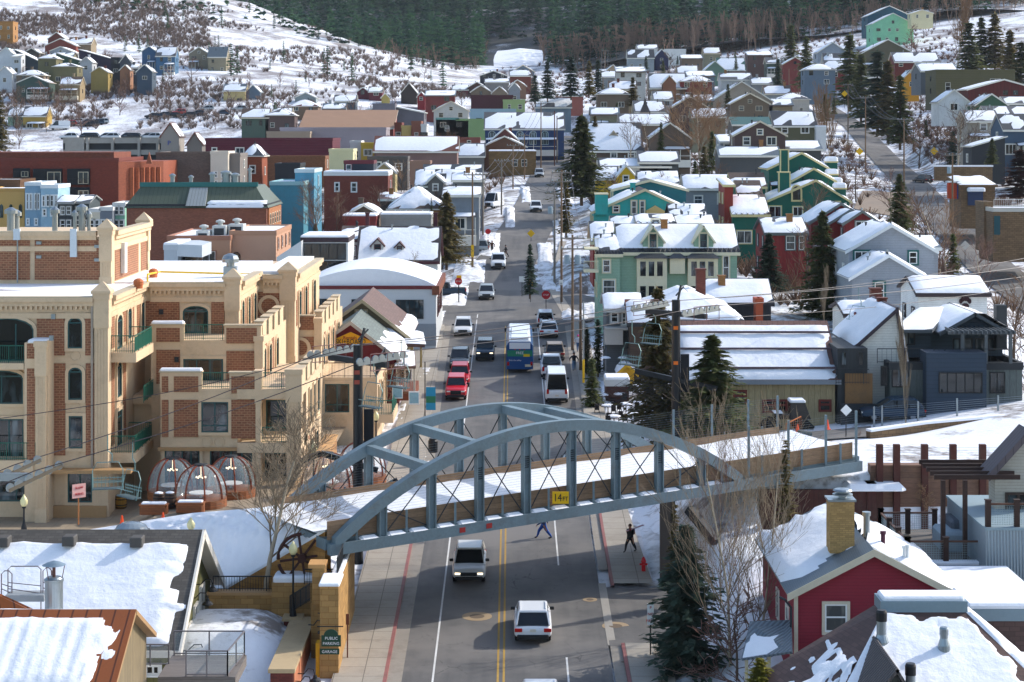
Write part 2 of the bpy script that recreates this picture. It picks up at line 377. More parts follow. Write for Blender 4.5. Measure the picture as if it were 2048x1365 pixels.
for i in range(na):
 t=i/(na-1)*3;k=min(2,int(t));f=t-k
 p,q=[Vector(r[k]).lerp(Vector(r[k+1]),f)for r in RA]
 for j in range(nb):
  g=j/(nb-1);w=p.lerp(q,g);w.z=p.z+(q.z-p.z)*(1-(1-g)**2.0);e=min(1,6*g,6*(1-g));w.z+=e*(.25*noise.noise((w.x*.5,w.y*.5,2))+.2*noise.noise((w.x*1.6,w.y*1.6,2))+.1*noise.noise((w.x*4,w.y*4,2)));V.append(tuple(w))
me=np_mesh("snow_ramp",V,[(i*nb+j,i*nb+j+1,(i+1)*nb+j+1,(i+1)*nb+j)for i in range(na-1)for j in range(nb-1)],[SNOW],None,True);tag(put("snow_ramp",me),kind="structure")
def yr(a,b,s=2.0):return list(np.arange(a,b,s))+[b]
strip("road",yr(70,630),lambda y:xroad(y)-interp(y,HWL),lambda y:xroad(y)+interp(y,HWL),0,ASPH,5)
strip("road",yr(205,700,4),lambda y:r2(y)[0]-3.5,lambda y:r2(y)[0]+3.5,.02,ASPH,4,lambda y:r2(y)[1])
WPAINT=M((.62,.61,.58),rough=.8,var=.5);YPAINT=M((.40,.24,.05),rough=.8,var=.5)
ln=[("lane_marking",-4.0,.10,WPAINT,70,232),("lane_marking",2.85,.10,WPAINT,70,104),("lane_marking",2.85,.10,WPAINT,122,222),("centre_marking",-.72,.11,YPAINT,70,222),("centre_marking",-.42,.11,YPAINT,70,222)]
for nm,x,w,m,a,b in ln:strip(nm,yr(a,b,3),lambda y:x-w/2,lambda y:x+w/2,.004,m)
strip("lane_marking",yr(217,217.5,.5),lambda y:-.4,lambda y:3.2,.006,WPAINT)
SWK=M("a39a8c","paver",var=.16,p=(1.5,1.5,.025),dirt=.25,col2="6a6258");GUT=M("8f877b",var=.2,dirt=.4);KRB=M("8f5a55",var=.35,dirt=.5);KGR=M("968f84",var=.2,dirt=.3)
kx=lambda y:interp(y,[(60,-6.25),(130,-6.35),(190,-7.2),(222,-7.5)]);kr=lambda y:interp(y,[(60,5.75),(130,5.85),(190,6.3),(222,6.5)])
def kerb(name,ys,xf,s,mat):
 b=MB();pr=None
 for y in ys:
  x=xf(y);z=zroad(y);r=[(x,y,z-.2),(x,y,z+.15),(x+s*.18,y,z+.15),(x+s*.18,y,z-.2)]
  if pr:
   for i in range(3):q=[pr[i],pr[i+1],r[i+1],r[i]];b.face(q if s<0 else q[::-1])
  pr=r
 me=b.mesh(name,mat);return tag(put(name,me),kind="structure")
strip("gutter",yr(70,222),lambda y:kx(y),lambda y:kx(y)+.75,.012,GUT);strip("gutter",yr(121,222),lambda y:kr(y)-.6,lambda y:kr(y),.012,GUT);strip("gutter",yr(106,118),lambda y:5.1,lambda y:5.55,.014,CONC);strip("gutter",yr(70,107),lambda y:kr(y)-.6,lambda y:kr(y),.012,GUT)
kerb("kerb",yr(70,136),kx,-1,KRB);kerb("kerb",yr(136,222),kx,-1,KGR);kerb("kerb",yr(117,152),kr,1,KRB);kerb("kerb",yr(152,222),kr,1,KGR);kerb("kerb",yr(70,106),kr,1,KRB)
zs=lambda y:zroad(y)+.148
strip("sidewalk",yr(70,222),lambda y:kx(y)-2.75,lambda y:kx(y)-.18,0,SWK,2,zs);strip("sidewalk",yr(117.5,225),lambda y:kr(y)+.18,lambda y:kr(y)+interp(y,[(117,2.5),(140,1.9),(225,1.7)]),0,SWK,2,zs);strip("sidewalk",yr(70,106),lambda y:kr(y)+.18,lambda y:kr(y)+2.4,0,SWK,2,zs)
strip("sidewalk",yr(226,300,3),lambda y:interp(y,[(226,6.2),(260,4.7),(300,7.2)]),lambda y:interp(y,[(226,7.6),(260,6.0),(300,8.4)]),.03,SWK)
me=MB().face([(5.2,105.8,zroad(106)+.006),(26,107,zroad(106)+.006),(26,117,zroad(117)+.006),(5.2,117.2,zroad(117)+.006)]).mesh("side_street",ASPH);tag(put("side_street",me),kind="structure")
def disc(name,x,y,r,mats):
 b=MB();z=zroad(y)+.01;n=20
 for q,m in((r,0),(r*.5,1)):b.face([(x+q*math.cos(6.2832*i/n),y+q*math.sin(6.2832*i/n),z+.004*m+.049*q*math.sin(6.2832*i/n))for i in range(n)],m)
 me=b.mesh(name,mats);return tag(put(name,me),kind="structure")
for x,y,Y,r in((954,1238,111.3,.85),(1231,1252,109.5,.75),(1180,1203,114.6,.42),(1247,1313,103.2,.3)):disc("manhole_cover",fx(x,Y)if False else(x-CX)*Y/F,Y,r,[M("a0896a",var=.2),M("6a5a48",var=.2)])
def heap(name,x0,x1,y0,y1,h,seed,dirty=.5):
 n=14;V=[]
 for i in range(n):
  for j in range(n):
   u,v=i/(n-1),j/(n-1);x=x0+(x1-x0)*u;y=y0+(y1-y0)*v;e=min(1,4*min(u,1-u,v,1-v))
   z=gz(x,y)if not(abs(x-xroad(y))<12)else zroad(y)
   V.append((x,y,z-.15+e*h*(.75+.6*noise.noise((x*.9+seed,y*.9,1))+.3*noise.noise((x*3,y*3,seed)))))
 me=np_mesh(name,V,[(i*n+j,(i+1)*n+j,(i+1)*n+j+1,i*n+j+1)for i in range(n-1)for j in range(n-1)],[snow_mat("dirty_snow",dirty,.8,(.2,.16,.12,1),th=(.46,.6))],None,True)
 return tag(put(name,me),kind="structure")
for i,q in enumerate([(-11.5,-7.6,224,236,.7),(-9.5,-5.4,240,262,.8),(-8,-3.4,262,285,.7),(-5,-1.6,285,310,.7),(-1.2,.6,312,345,.6),(1.6,3.6,350,400,.6),(5.5,9,226,236,.6),(3.8,6,256,270,.7),(3.6,5.8,275,300,.6),(8,10.5,228,245,.7),(6.4,8,300,325,.5),(8.2,11,340,400,.5),(7.9,9.4,170,190,.4),(8.0,10.5,150,166,.4),(8.4,12,119,132,.35),(5.9,7.3,100,106,.25),(8.2,10.6,96,105,.35),(-10.6,-8.9,165,178,.4),(-9,-7.6,186,196,.35),(-6.9,-6.1,150,156,.2),(5.0,6.0,140,146,.2)]):heap("snow_bank",*q,seed=i*3.1)
for nm,pts,m in(("driveway",[(1706,405,335),(1822,420,322),(1838,352,372),(1725,356,372)],M("8a7864",var=.3,dirt=.3)),("driveway",[(1490,905,139),(1740,900,139),(1742,868,146),(1470,866,147)],ASPH)):
 P4=[W(*p)for p in pts];V=[]
 for i in range(9):
  for j in range(9):w=P4[0].lerp(P4[1],i/8).lerp(P4[3].lerp(P4[2],i/8),j/8);V.append((w.x,w.y,gz(w.x,w.y)+.12))
 tag(put(nm,np_mesh(nm,V,[(i*9+j,(i+1)*9+j,(i+1)*9+j+1,i*9+j+1)for i in range(8)for j in range(8)],[m])),kind="structure")
# ---------------------------------------------------------------- the arched ski bridge
BU=Vector((math.cos(.515),math.sin(.515),0.0));BU3=Vector((BU.x,BU.y,.042))
BV=Vector((-BU.y,BU.x,0.0))
B0=W(672,1099,107.3);B0.z+=0.0
def bp(s,t,z=0):return B0+BU3*s+BV*t+Vector((0,0,z))
BL=26.6;BWD=8.1
BLUE=M("6c7d83",rough=.5,var=.35,dirt=.32)
br=empty("footbridge",bp(0,0),"blue grey steel arch bridge carrying snow across the street","bridge")
PLK=M("97795c","plank",p=.3,var=.4)
def arch_z(s):
 u=min(1,max(0,s/BL));return .35+4.72*(4*u*(1-u))**.92
VS=[2.75+3.02*i for i in range(8)]
for t in(0.0,BWD):
 a=MB();n=28;rs=[]
 for i in range(n+1):
  s=-.15+(BL+.3)*i/n;z=arch_z(s);d=(arch_z(s+.1)-arch_z(s-.1))/.2;nv=Vector((-d*BU.x,-d*BU.y,1)).normalized()*.31
  c=bp(s,t,z);q=BV*.27
  rs.append([c-q-nv,c+q-nv,c+q+nv,c-q+nv])
 a.rings(rs,0,True).build("arch",BLUE,br,True)
 g=MB();g.hexa([bp(-.4,t-.26,-.28),bp(36.0,t-.26,-.28),bp(36.0,t+.26,-.28),bp(-.4,t+.26,-.28),bp(-.4,t-.26,.34),bp(36.0,t-.26,.34),bp(36.0,t+.26,.34),bp(-.4,t+.26,.34)])
 g.build("girder",BLUE,br,True)
 for i,s in enumerate(VS):
  p=MB();zt=arch_z(s)-.24
  for e in(-.2,.2):
   p.hexa([bp(s+e-.03,t-.19,.34),bp(s+e+.03,t-.19,.34),bp(s+e+.03,t+.19,.34),bp(s+e-.03,t+.19,.34),bp(s+e-.03,t-.19,zt),bp(s+e+.03,t-.19,zt),bp(s+e+.03,t+.19,zt),bp(s+e-.03,t+.19,zt)])
  p.hexa([bp(s-.17,t-.05,.34),bp(s+.17,t-.05,.34),bp(s+.17,t+.05,.34),bp(s-.17,t+.05,.34),bp(s-.17,t-.05,zt),bp(s+.17,t-.05,zt),bp(s+.17,t+.05,zt),bp(s-.17,t+.05,zt)])
  p.build("upright",BLUE,br,True)
  if t==0 and i in(2,3,4,5,6):
   k=MB()
   for r in range(6):
    for c in range(4):k.ball(bp(s-.12+.08*c,t-.07,zt*.62+.12*r),.035,4)
   k.build("bolt_plate",DARK,br,True)
 for i in range(-1,8):
  s0=VS[i]if i>=0 else .4;s1=VS[i+1]if i<7 else BL-.5
  if i in(-1,7):continue
  for(sa,za,sb,zb)in((s0+.3,.55,s1-.2,arch_z(s1)-.45),(s1-.3,.55,s0+.2,arch_z(s0)-.45)):
   MB().tube(bp(sa,t,za),bp(sb,t,zb),.035,n=5).build("tension_rod",DARK,br,True)
for t,f in((0.0,-1),(BWD,1)):
 w=MB();w.hexa([bp(-.4,t-.04+.3*-f*.9,.5),bp(35.6,t-.04+.3*-f*.9,.5),bp(35.6,t+.04-.27*f,.5),bp(-.4,t+.04-.27*f,.5),bp(-.4,t-.04-.27*f,1.5),bp(35.6,t-.04-.27*f,1.5),bp(35.6,t+.04-.27*f,1.5),bp(-.4,t+.04-.27*f,1.5)])
 w.build("plank_panel",PLK,br,True)
 for s in[VS[0]+1.5+3.02*i for i in range(-1,11)]:
  MB().beam(bp(s,t,.34),bp(s,t,1.56 if s<27 else 1.6),.12,.2).build("panel_post",BLUE,br,True)
 for s in(27.4,30.4,33.3,35.7):
  MB().beam(bp(s,t,.3),bp(s,t,3.5),.14,.2).build("fence_post",BLUE,br,True)
 c=MB()
 for k in range(13):c.tube(bp(-.2,t,1.62+.145*k),bp(35.7,t,1.62+.145*k),.005,n=3)
 c.build("railing_cables",STEEL,br,True)
 sg=MB()
 for i in range(8):
  for a,b in((VS[i]-1.35,VS[i]-.3),(VS[i]+.3,VS[i]+1.35)):sg.rings([[bp(a,t-.24,.34),bp(a,t+.2,.34),bp(a,t+.2,.40)],[bp(a+.15,t-.27,.33),bp(a+.15,t+.2,.34),bp(a+.15,t+.05,.50)],[bp(b-.15,t-.27,.33),bp(b-.15,t+.2,.34),bp(b-.15,t+.05,.48)],[bp(b,t-.24,.34),bp(b,t+.2,.34),bp(b,t+.2,.38)]],0)
 if t==0:sg.build("girder_snow",SNOW,br,True)
for i in(1,2,4,5):
 if i in(1,2,4,5):
  MB().beam(bp(VS[i],.2,arch_z(VS[i])-.05),bp(VS[i],BWD-.2,arch_z(VS[i])-.05),.5,.5).build("cross_beam",BLUE,br,True)
dk=MB();dk.hexa([bp(-.5,.3,-.05),bp(36.2,.3,-.05),bp(36.2,BWD-.3,-.05),bp(-.5,BWD-.3,-.05),bp(-.5,.3,.55),bp(36.2,.3,.55),bp(36.2,BWD-.3,.55),bp(-.5,BWD-.3,.55)])
dk.build("deck",BLUE,br,True)
for s in(4,9,14,19,24,29,34):MB().hexa([bp(s-.15,.3,-.4),bp(s+.15,.3,-.4),bp(s+.15,BWD-.3,-.4),bp(s-.15,BWD-.3,-.4),bp(s-.15,.3,-.06),bp(s+.15,.3,-.06),bp(s+.15,BWD-.3,-.06),bp(s-.15,BWD-.3,-.06)]).build("floor_beam",BLUE,br,True)
V=[];nx,ny=60,14
for i in range(nx):
 for j in range(ny):
  s=-1.2+37.8*i/(nx-1);t=.32+(BWD-.64)*j/(ny-1)
  V.append(tuple(bp(s,t,.98+.10*noise.noise((s*.5,t*.7,0))+.04*noise.noise((s*2,t*2,5))+.12*abs(2*j/(ny-1)-1)**3)-B0))
idx=[(i*ny+j,(i+1)*ny+j,(i+1)*ny+j+1,i*ny+j+1)for i in range(nx-1)for j in range(ny-1)]
put("deck_snow",np_mesh("deck_snow",V,idx,[SNOW],None,True),br)
def text_obj(name,txt,size,mat,parent=None,loc=(0,0,0),rot=(math.pi/2,0,0),ext=.01,align='CENTER',sx=1.0):
 cu=bpy.data.curves.new(name,'FONT');cu.body=txt;cu.size=size;cu.align_x=align;cu.align_y='CENTER';cu.extrude=ext;cu.resolution_u=2
 o=bpy.data.objects.new("t",cu);COL.objects.link(o);bpy.context.view_layer.update()
 me=bpy.data.meshes.new_from_object(o.evaluated_get(bpy.context.evaluated_depsgraph_get()));bpy.data.objects.remove(o)
 me.name=name;me.materials.clear();me.materials.append(mat)
 ob=put(name,me,parent,loc);ob.rotation_euler=rot;ob.scale=(sx,1,1);return ob
YEL=M("e8b40c",rough=.5,var=.08)
sp=bp(13.85,-.42,1.0);sgn=empty("clearance_sign",sp,"yellow clearance sign reading 14 FT on the arch bridge","sign")
q=MB().bx(-.47,.47,-.02,.02,-.33,.36);sg=q.build("sign_panel",YEL,sgn)
text_obj("lettering","14",.62,BLACK,sgn,(-.17,-.035,0),sx=.8);text_obj("lettering","FT",.36,BLACK,sgn,(.27,-.035,-.06),sx=.85)
RED=M("9c2a26")
for s in(7.4,9.1):MB().hexa([bp(s,-.285,-.12),bp(s+.36,-.285,-.12),bp(s+.36,-.262,-.12),bp(s,-.262,-.12),bp(s,-.285,.16),bp(s+.36,-.285,.16),bp(s+.36,-.262,.16),bp(s,-.262,.16)]).build("red_patch",RED,br,True)
MB().bx(*[f(bp(21.3,.0).x,d)for f,d in((lambda a,b:a+b,-.3),(lambda a,b:a+b,.3))],bp(21.3,0).y-.25,bp(21.3,0).y+.25,2.5,bp(21.3,0).z-.3).build("pier",M("4a4038"),br,True)
MB().bx(bp(23,2).x-.3,bp(23,2).x+.3,bp(23,2).y-.25,bp(23,2).y+.25,2.5,bp(23,2).z-.3).build("pier",M("4a4038"),br,True)
MB().beam(W(1378,1018,118.6),W(1432,1085,117),.5,.5).build("brace",DARK,br,True)
# ---------------------------------------------------------------- tan and brick apartment building on the left
def fx(x,Y):return(x-CX)*Y/F
def fz(y,Y):return HC-(y-HY)*Y/F
def sy(x,X):return X*F/(x-CX)
STUC=M("cfb593",var=.14,dirt=.22);BRK=M("8f583e","brick",var=.2,col2="a07a58",p=(.36,.16,.022));GREEN=M("0f5a4a",rough=.45,var=.1);GRN2=M("1f4a4a",rough=.45)
CAPS=M("b9a88c",var=.15)
def outline(a0,a1,z0,z1,arch,n=8):
 pts=[(a0,z0),(a1,z0)]
 if arch<=0:return pts+[(a1,z1),(a0,z1)]
 for i in range(n+1):
  t=math.pi*i/n;pts.append(((a0+a1)/2+(a1-a0)/2*math.cos(t),z1-arch+arch*math.sin(t)))
 return pts
def awin(root,face,a0,a1,z0,z1,pl,arch=0,mull=1,fr=.09,out=.07,mat=None,transom=0,glass=None,name="window",surround=None):
 """window with frame and pane on a wall facing the camera (F), the street (S, +X) or the other way (L, -X)"""
 mp={"F":lambda a,o,z:(a,pl-o,z),"S":lambda a,o,z:(pl+o,a,z),"L":lambda a,o,z:(pl-o,a,z),"B":lambda a,o,z:(a,pl+o,z)}[face]
 flip=face in("L","B")
 def ring(b,o,i,d,m=0):
  k=len(o)
  for q in range(k):
   j=(q+1)%k
   for f4 in([mp(*o[q][:1],d,o[q][1]),mp(o[j][0],d,o[j][1]),mp(i[j][0],d,i[j][1]),mp(i[q][0],d,i[q][1])],[mp(i[q][0],d,i[q][1]),mp(i[j][0],d,i[j][1]),mp(i[j][0],0,i[j][1]),mp(i[q][0],0,i[q][1])],[mp(o[q][0],0,o[q][1]),mp(o[j][0],0,o[j][1]),mp(o[j][0],d,o[j][1]),mp(o[q][0],d,o[q][1])]):
    b.face(f4[::-1]if flip else f4,m)
 o=outline(a0,a1,z0,z1,arch);i=outline(a0+fr,a1-fr,z0+fr,z1-fr,max(0,arch-fr*.4)if arch else 0)
 b=MB();ring(b,o,i,out)
 for k in range(1,mull+1):
  c=a0+(a1-a0)*k/(mull+1);p=[mp(c-fr/2,out*.8,z0+fr),mp(c+fr/2,out*.8,z0+fr),mp(c+fr/2,out*.8,z1-fr-arch*.4),mp(c-fr/2,out*.8,z1-fr-arch*.4)]
  b.face(p[::-1]if flip else p)
 if transom:
  zt=z0+(z1-z0)*transom;p=[mp(a0+fr,out*.82,zt),mp(a1-fr,out*.82,zt),mp(a1-fr,out*.82,zt+fr),mp(a0+fr,out*.82,zt+fr)]
  b.face(p[::-1]if flip else p)
 w=b.build(name,mat or GRN2,root,True,uv=False)
 if surround:
  s=MB();o2=outline(a0-surround[0],a1+surround[0],z0-surround[0],z1+surround[0],arch+surround[0]*.6 if arch else 0);ring(s,o2,o,out+surround[2]if len(surround)>2 else out+.05)
  put("surround",s.mesh("surround",surround[1],off=tuple(root.matrix_basis.translation)),w)
 g=MB();p=[mp(x,.025,z)for x,z in i];g.face(p[::-1]if flip else p)
 put("pane",g.mesh("pane",glass or GLASS,off=tuple(root.matrix_basis.translation),uv=False),w)
 return w
def railing(root,p0,p1,h=1.05,mat=None,step=.13,solid=0,name="railing"):
 p0=Vector(p0);p1=Vector(p1);L=(p1-p0).length;b=MB();up=Vector((0,0,1));n=max(2,int(L/step))
 b.beam(p0+up*h,p1+up*h,.06,.06);b.beam(p0+up*.12,p1+up*.12,.04,.04)
 for i in range(n+1):
  p=p0+(p1-p0)*i/n;r=.05 if i%10==0 else(.02 if not solid else .07)
  b.beam(p,p+up*h,r,r)if r<.06 else b.beam(p+up*.14,p+up*(h-.1),.03,r)
 return b.build(name,mat or GREEN,root,True,uv=False)
def pyramid_cap(b,x0,x1,y0,y1,z,h):
 b.bx(x0-.1,x1+.1,y0-.1,y1+.1,z,z+.18);c=((x0+x1)/2,(y0+y1)/2,z+.18+h)
 q=[(x0-.1,y0-.1,z+.18),(x1+.1,y0-.1,z+.18),(x1+.1,y1+.1,z+.18),(x0-.1,y1+.1,z+.18)]
 for i in range(4):b.face([q[i],q[(i+1)%4],c])
def column(root,x0,x1,y0,z0,z1,dep=.9,cap=True,flute=True):
 b=MB();b.bx(x0,x1,y0,y0+dep,z0,z1-2.2);b.bx(x0-.06,x1+.06,y0-.06,y0+dep,z1-2.2,z1-.35);b.bx(x0-.12,x1+.12,y0-.12,y0+dep,z1-.35,z1)
 b.bx(x0-.05,x1+.05,y0-.05,y0+dep,z0,z0+.9)
 if flute:
  for i in range(4):
   c=x0+(x1-x0)*(i+.8)/4.6;b.bx(c-.035,c+.035,y0-.04,y0,z0+1.0,z1-2.3)
 if cap:pyramid_cap(b,x0-.1,x1+.1,y0-.1,y0+dep+.1,z1,.62)
 return b.build("column",STUC,root,True)
apt=empty("apartment_building",(-26,128,5.2),"tan and brick apartment building with stepped terraces and green balcony railings","building")
def block(x0,x1,y0,y1,z0,z1,mat=None,name="wall"):return MB().bx(x0,x1,y0,y1,z0,z1).build(name,mat or STUC,apt,True)
block(-46,-26,128,166,2,19.0);block(-46,-19.4,141,170,2,18.95);block(-19.4,-16.65,152,172,2,18.7)
block(-24.75,-17.2,136.5,152,2,15.7);block(-23.3,-18.2,132,150,2,12.95);block(-18.2,-14.05,134.6,146.5,2,9.3);block(-20,-15.0,156,176,2,14.6);block(-15.4,-10.7,158,172,2,10.5)
block(-26,-23.3,137,141,2,11.3)
block(-47,-28.25,140,154.6,18.9,22.6)
BR=[]
for q in[(0,480,60,560,140),(70,480,200,560,140),(-70,480,-10,560,140),(74,626,130,711,128),(171,626,187,711,128),(108,727,131,911,128),(172,727,190,911,128),(0,560,0,560,128),(291,602,359,700,141),(423,603,449,700,141),(313,656,360,684,136.5),(313,700,360,768,136.5),(453,656,514,687,136.5),(453,702,514,770,136.5),(324,753,337,784,132),(348,753,397,784,132),(463,753,512,787,132),(324,800,337,874,132),(348,800,397,874,132),(463,800,512,877,132),(513,584,562,650,152),(574,632,628,660,156),(574,674,628,735,156),(632,723,645,748,158),(632,763,645,834,158)]:
 x0,y0,x1,y1,Y=q
 if x1>x0:BR.append((fx(x0,Y),fx(x1,Y),fz(y1,Y),fz(y0,Y),Y))
for a0,a1,z0,z1,Y in BR:MB().bx(a0,a1,Y-.09,Y,z0,z1).build("brick_panel",BRK,apt,True)
def sbrick(X,ya,yb,z0,z1):MB().bx(X,X+.03,ya,yb,z0,z1).build("brick_panel",BRK,apt,True)
BRL=BRK
for ya,yb,z0,z1 in((129.2,130.2,15.9,18.2),(133,134,15.9,18.2),(135.9,136.9,15.9,18.2),(138,138.9,15.9,18.2),(129.2,130.2,9.6,15),(133,134,9.6,15)):sbrick(-26,ya,yb,z0,z1)
for ya,yb in((141.6,150.5),(151.5,154.2)):sbrick(-28.25,ya,yb,19.4,21.9)
for ya,yb in((144.3,145.3),(147.6,148.5)):sbrick(-19.4,ya,yb,15.9,18)
for ya,yb in((153.5,154.4),(157.5,158.6),(162,163)):sbrick(-16.65,ya,yb,15,17.8)
for X,ya,yb,z0,z1 in((-17.2,138.6,139.8,12.9,15.2),(-17.2,142.5,143.8,12.9,15.2),(-15,159,160,11.4,14),(-15,163,164.2,11.4,14),(-15,168,169,11.4,14),(-14.05,137.3,138,6,9),(-14.05,140.6,141.3,6,9),(-10.7,160,161,7,10),(-10.7,165,166,7,10)):sbrick(X,ya,yb,z0,z1)
def cornice(x0,x1,Y,z,face="F",dent=True):
 b=MB()
 if face=="F":
  b.bx(x0,x1,Y-.38,Y+.3,z-.22,z+.05);b.bx(x0,x1,Y-.24,Y,z-.5,z-.22);b.bx(x0,x1,Y-.1,Y,z-1.3,z-.95);b.bx(x0,x1,Y-.39,Y+.31,z+.05,z+.12,1)
  if dent:
   n=int((x1-x0)/.32)
   for i in range(n):c=x0+.32*i;b.bx(c,c+.16,Y-.2,Y,z-.72,z-.5)
 else:
  b.bx(Y-.3,Y+.38,x0,x1,z-.22,z+.05);b.bx(Y,Y+.24,x0,x1,z-.5,z-.22);b.bx(Y,Y+.1,x0,x1,z-1.3,z-.95);b.bx(Y-.31,Y+.39,x0,x1,z+.05,z+.12,1)
 b.build("cornice",[STUC,CAPS],apt,True)
cornice(-46,-26.9,128,19.3);cornice(128.9,141,-26,19.3,"S");cornice(-25.6,-20.3,141,19.25);cornice(141.9,152,-19.4,19.25,"S");cornice(-19.0,-17.5,152,19.0);cornice(153,172,-16.65,19.0,"S")
cornice(-47,-29.2,140,22.9,dent=False);cornice(141,154.6,-28.25,22.9,"S")
column(apt,fx(190,128),-26+.06,127.85,5.2,19.6);column(apt,fx(451,141),-19.4+.08,140.85,12,19.55);column(apt,fx(561,152),-16.65+.08,151.85,12,19.3)
column(apt,fx(201,140),-28.15,139.8,18.9,23.1);column(apt,-28.9,-28.15,153.9,18.9,23.0,flute=False)
column(apt,fx(514,136.5)-.1,-17.12,136.4,5.2,16.0,cap=False);column(apt,fx(630,156),-14.95,155.9,5.2,15.4,cap=False);column(apt,fx(583,134.6),-13.95,131.6,5.2,14.3,cap=False);column(apt,fx(512,132),fx(522,132),131.8,5.2,14.2,cap=False,flute=False)
pz=15.9;MB().bx(fx(49,126.4),fx(97,126.4),126.4,128,5.2,fz(686,126.4)).build("pier",STUC,apt,True)
column(apt,fx(72,126.2),fx(92,126.2),126.1,5.2,fz(683,126.2),cap=False)
for a,b in((688,718),(737,925)):MB().bx(fx(54,126.4),fx(70,126.4),126.37,126.4,fz(b,126.4),fz(a,126.4)).build("brick_panel",BRK,apt,True)
sn=MB();sn.rbx(fx(55,126.4),fx(94,126.4),126.4,127.9,fz(686,126.4),fz(680,126.4),.08).build("snow_cap",SNOW,apt,True)
for x0,y0,x1,y1,Y,ar,mu,tr in[(-40,636,68,722,128,.75,2,0),(136,635,165,697,128,.42,0,.8),(137,735,165,800,128,.38,0,.84),(138,832,166,897,128,0,0,.25),(-40,741,47,808,128,.5,1,.8),(-40,838,48,918,128,0,2,0),(-40,960,70,1003,128,0,2,0),(366,612,417,667,141,.42,1,.78),(367,718,447,784,136.5,0,2,0),(403,804,457,865,132,0,1,.2),(532,800,581,862,134.6,0,1,.2),(650,768,699,825,158,0,1,.25),(136,938,185,1005,128,0,1,0),(330,900,400,975,132,0,3,0),(420,900,505,975,132,0,3,0),(530,905,582,960,134.6,0,1,0)]:
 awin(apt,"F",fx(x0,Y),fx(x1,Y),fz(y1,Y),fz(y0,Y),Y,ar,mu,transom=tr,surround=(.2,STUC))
for cx,cy,Y,rr in((538,612,152,.58),(600,696,156,.60)):
 c=(fx(cx,Y),fz(cy,Y));b=MB();k=24
 for i in range(k):
  a,d=6.28319*i/k,6.28319*(i+1)/k;P=lambda t,r,o:(c[0]+r*math.cos(t),Y-o,c[1]+r*math.sin(t))
  b.face([P(a,rr*1.42,.16),P(d,rr*1.42,.16),P(d,rr,.16),P(a,rr,.16)][::1]);b.face([P(a,rr*1.42,0),P(d,rr*1.42,0),P(d,rr*1.42,.16),P(a,rr*1.42,.16)]);b.face([P(a,rr,.16),P(d,rr,.16),P(d,rr,0),P(a,rr,0)])
 w=b.build("round_window",STUC,apt,True);g=MB();g.face([(c[0]+rr*math.cos(6.28319*i/k),Y-.04,c[1]+rr*math.sin(6.28319*i/k))for i in range(k)]);put("pane",g.mesh("pane",GLASSL,off=tuple(apt.location)),w)
 put("frame",MB().bx(c[0]-.04,c[0]+.04,Y-.08,Y-.03,c[1]-rr,c[1]+rr).mesh("frame",GRN2,off=tuple(apt.location)),w)
for X,ya,yb,z0,z1,ar in[(-26,130.7,132.4,15.7,17.9,.4),(-26,134.3,135.6,16.0,18.1,.4),(-26,139.2,140.4,15.8,18.2,.4),(-26,130.7,132.2,12.5,14.8,.4),(-26,130.7,132.4,9.3,11.6,0),(-19.4,142.4,143.6,15.7,17.9,.4),(-19.4,145.9,147,15.7,17.9,.4),(-19.4,149,150.4,15.7,17.9,.4),(-16.65,155,156.6,15,17.6,.4),(-16.65,159.4,161,15,17.6,.4),(-16.65,166,168,15,17.6,.4),(-17.2,137.4,138.5,12.9,15.0,.35),(-17.2,140.4,141.8,12.9,15.0,.35),(-17.2,144.6,146,12.9,15.0,.35),(-15,157.5,158.7,11.5,13.7,.35),(-15,161,162.5,11.5,13.7,.35),(-15,165.4,167,11.5,13.7,.35),(-15,170.4,172,11.5,13.7,.35),(-14.05,135.9,137,6.3,8.6,0),(-14.05,138.6,140,6.3,8.6,0),(-14.05,142,143.6,6.3,8.6,0),(-10.7,159,160,7.4,9.6,0),(-10.7,162.4,164,7.4,9.6,0),(-10.7,167.5,169,7.4,9.6,0)]:
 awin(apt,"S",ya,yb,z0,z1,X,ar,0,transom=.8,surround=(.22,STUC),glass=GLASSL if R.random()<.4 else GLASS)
def parapet_side(X,ya,yb,z,h=1.15,n=4):
 L=(yb-ya)/n;b=MB()
 for i in range(n):
  a=ya+L*i;MB().bx(X-.55,X,a,a+L*.62,z,z+h).build("parapet",STUC,apt,True);MB().bx(X-.62,X+.07,a-.05,a+L*.62+.05,z+h,z+h+.09).build("parapet_cap",CAPS,apt,True)
  railing(apt,(X-.25,a+L*.62,z),(X-.25,a+L,z),h-.15,solid=1)
parapet_side(-17.2,137.4,151,15.7,n=4);parapet_side(-15.0,157,175,14.6,n=5);parapet_side(-14.05,133.6,146,12.9,n=4)
def parapet_front(x0,x1,Y,z0,z1,th=.5,snow=0):
 MB().bx(x0,x1,Y-.01,Y+th,z0,z1).build("parapet",STUC,apt,True);MB().bx(x0-.07,x1+.07,Y-.09,Y+th+.07,z1,z1+.09).build("parapet_cap",CAPS,apt,True)
 if snow:MB().rbx(x0-.02,x1+.02,Y-.06,Y+th+.05,z1+.09,z1+.27,.09).build("snow_cap",SNOW,apt,True)
parapet_front(fx(303,136.5),fx(367,136.5),136.45,15.7,16.75,snow=1);parapet_front(fx(449,136.5),-17.2,136.45,15.7,16.7);parapet_front(fx(320,132),fx(403,132),131.95,12.9,14.05,snow=1);parapet_front(fx(459,132),fx(521,132),131.95,12.9,14.0)
parapet_front(fx(574,156),fx(628,156),155.95,14.6,15.55)
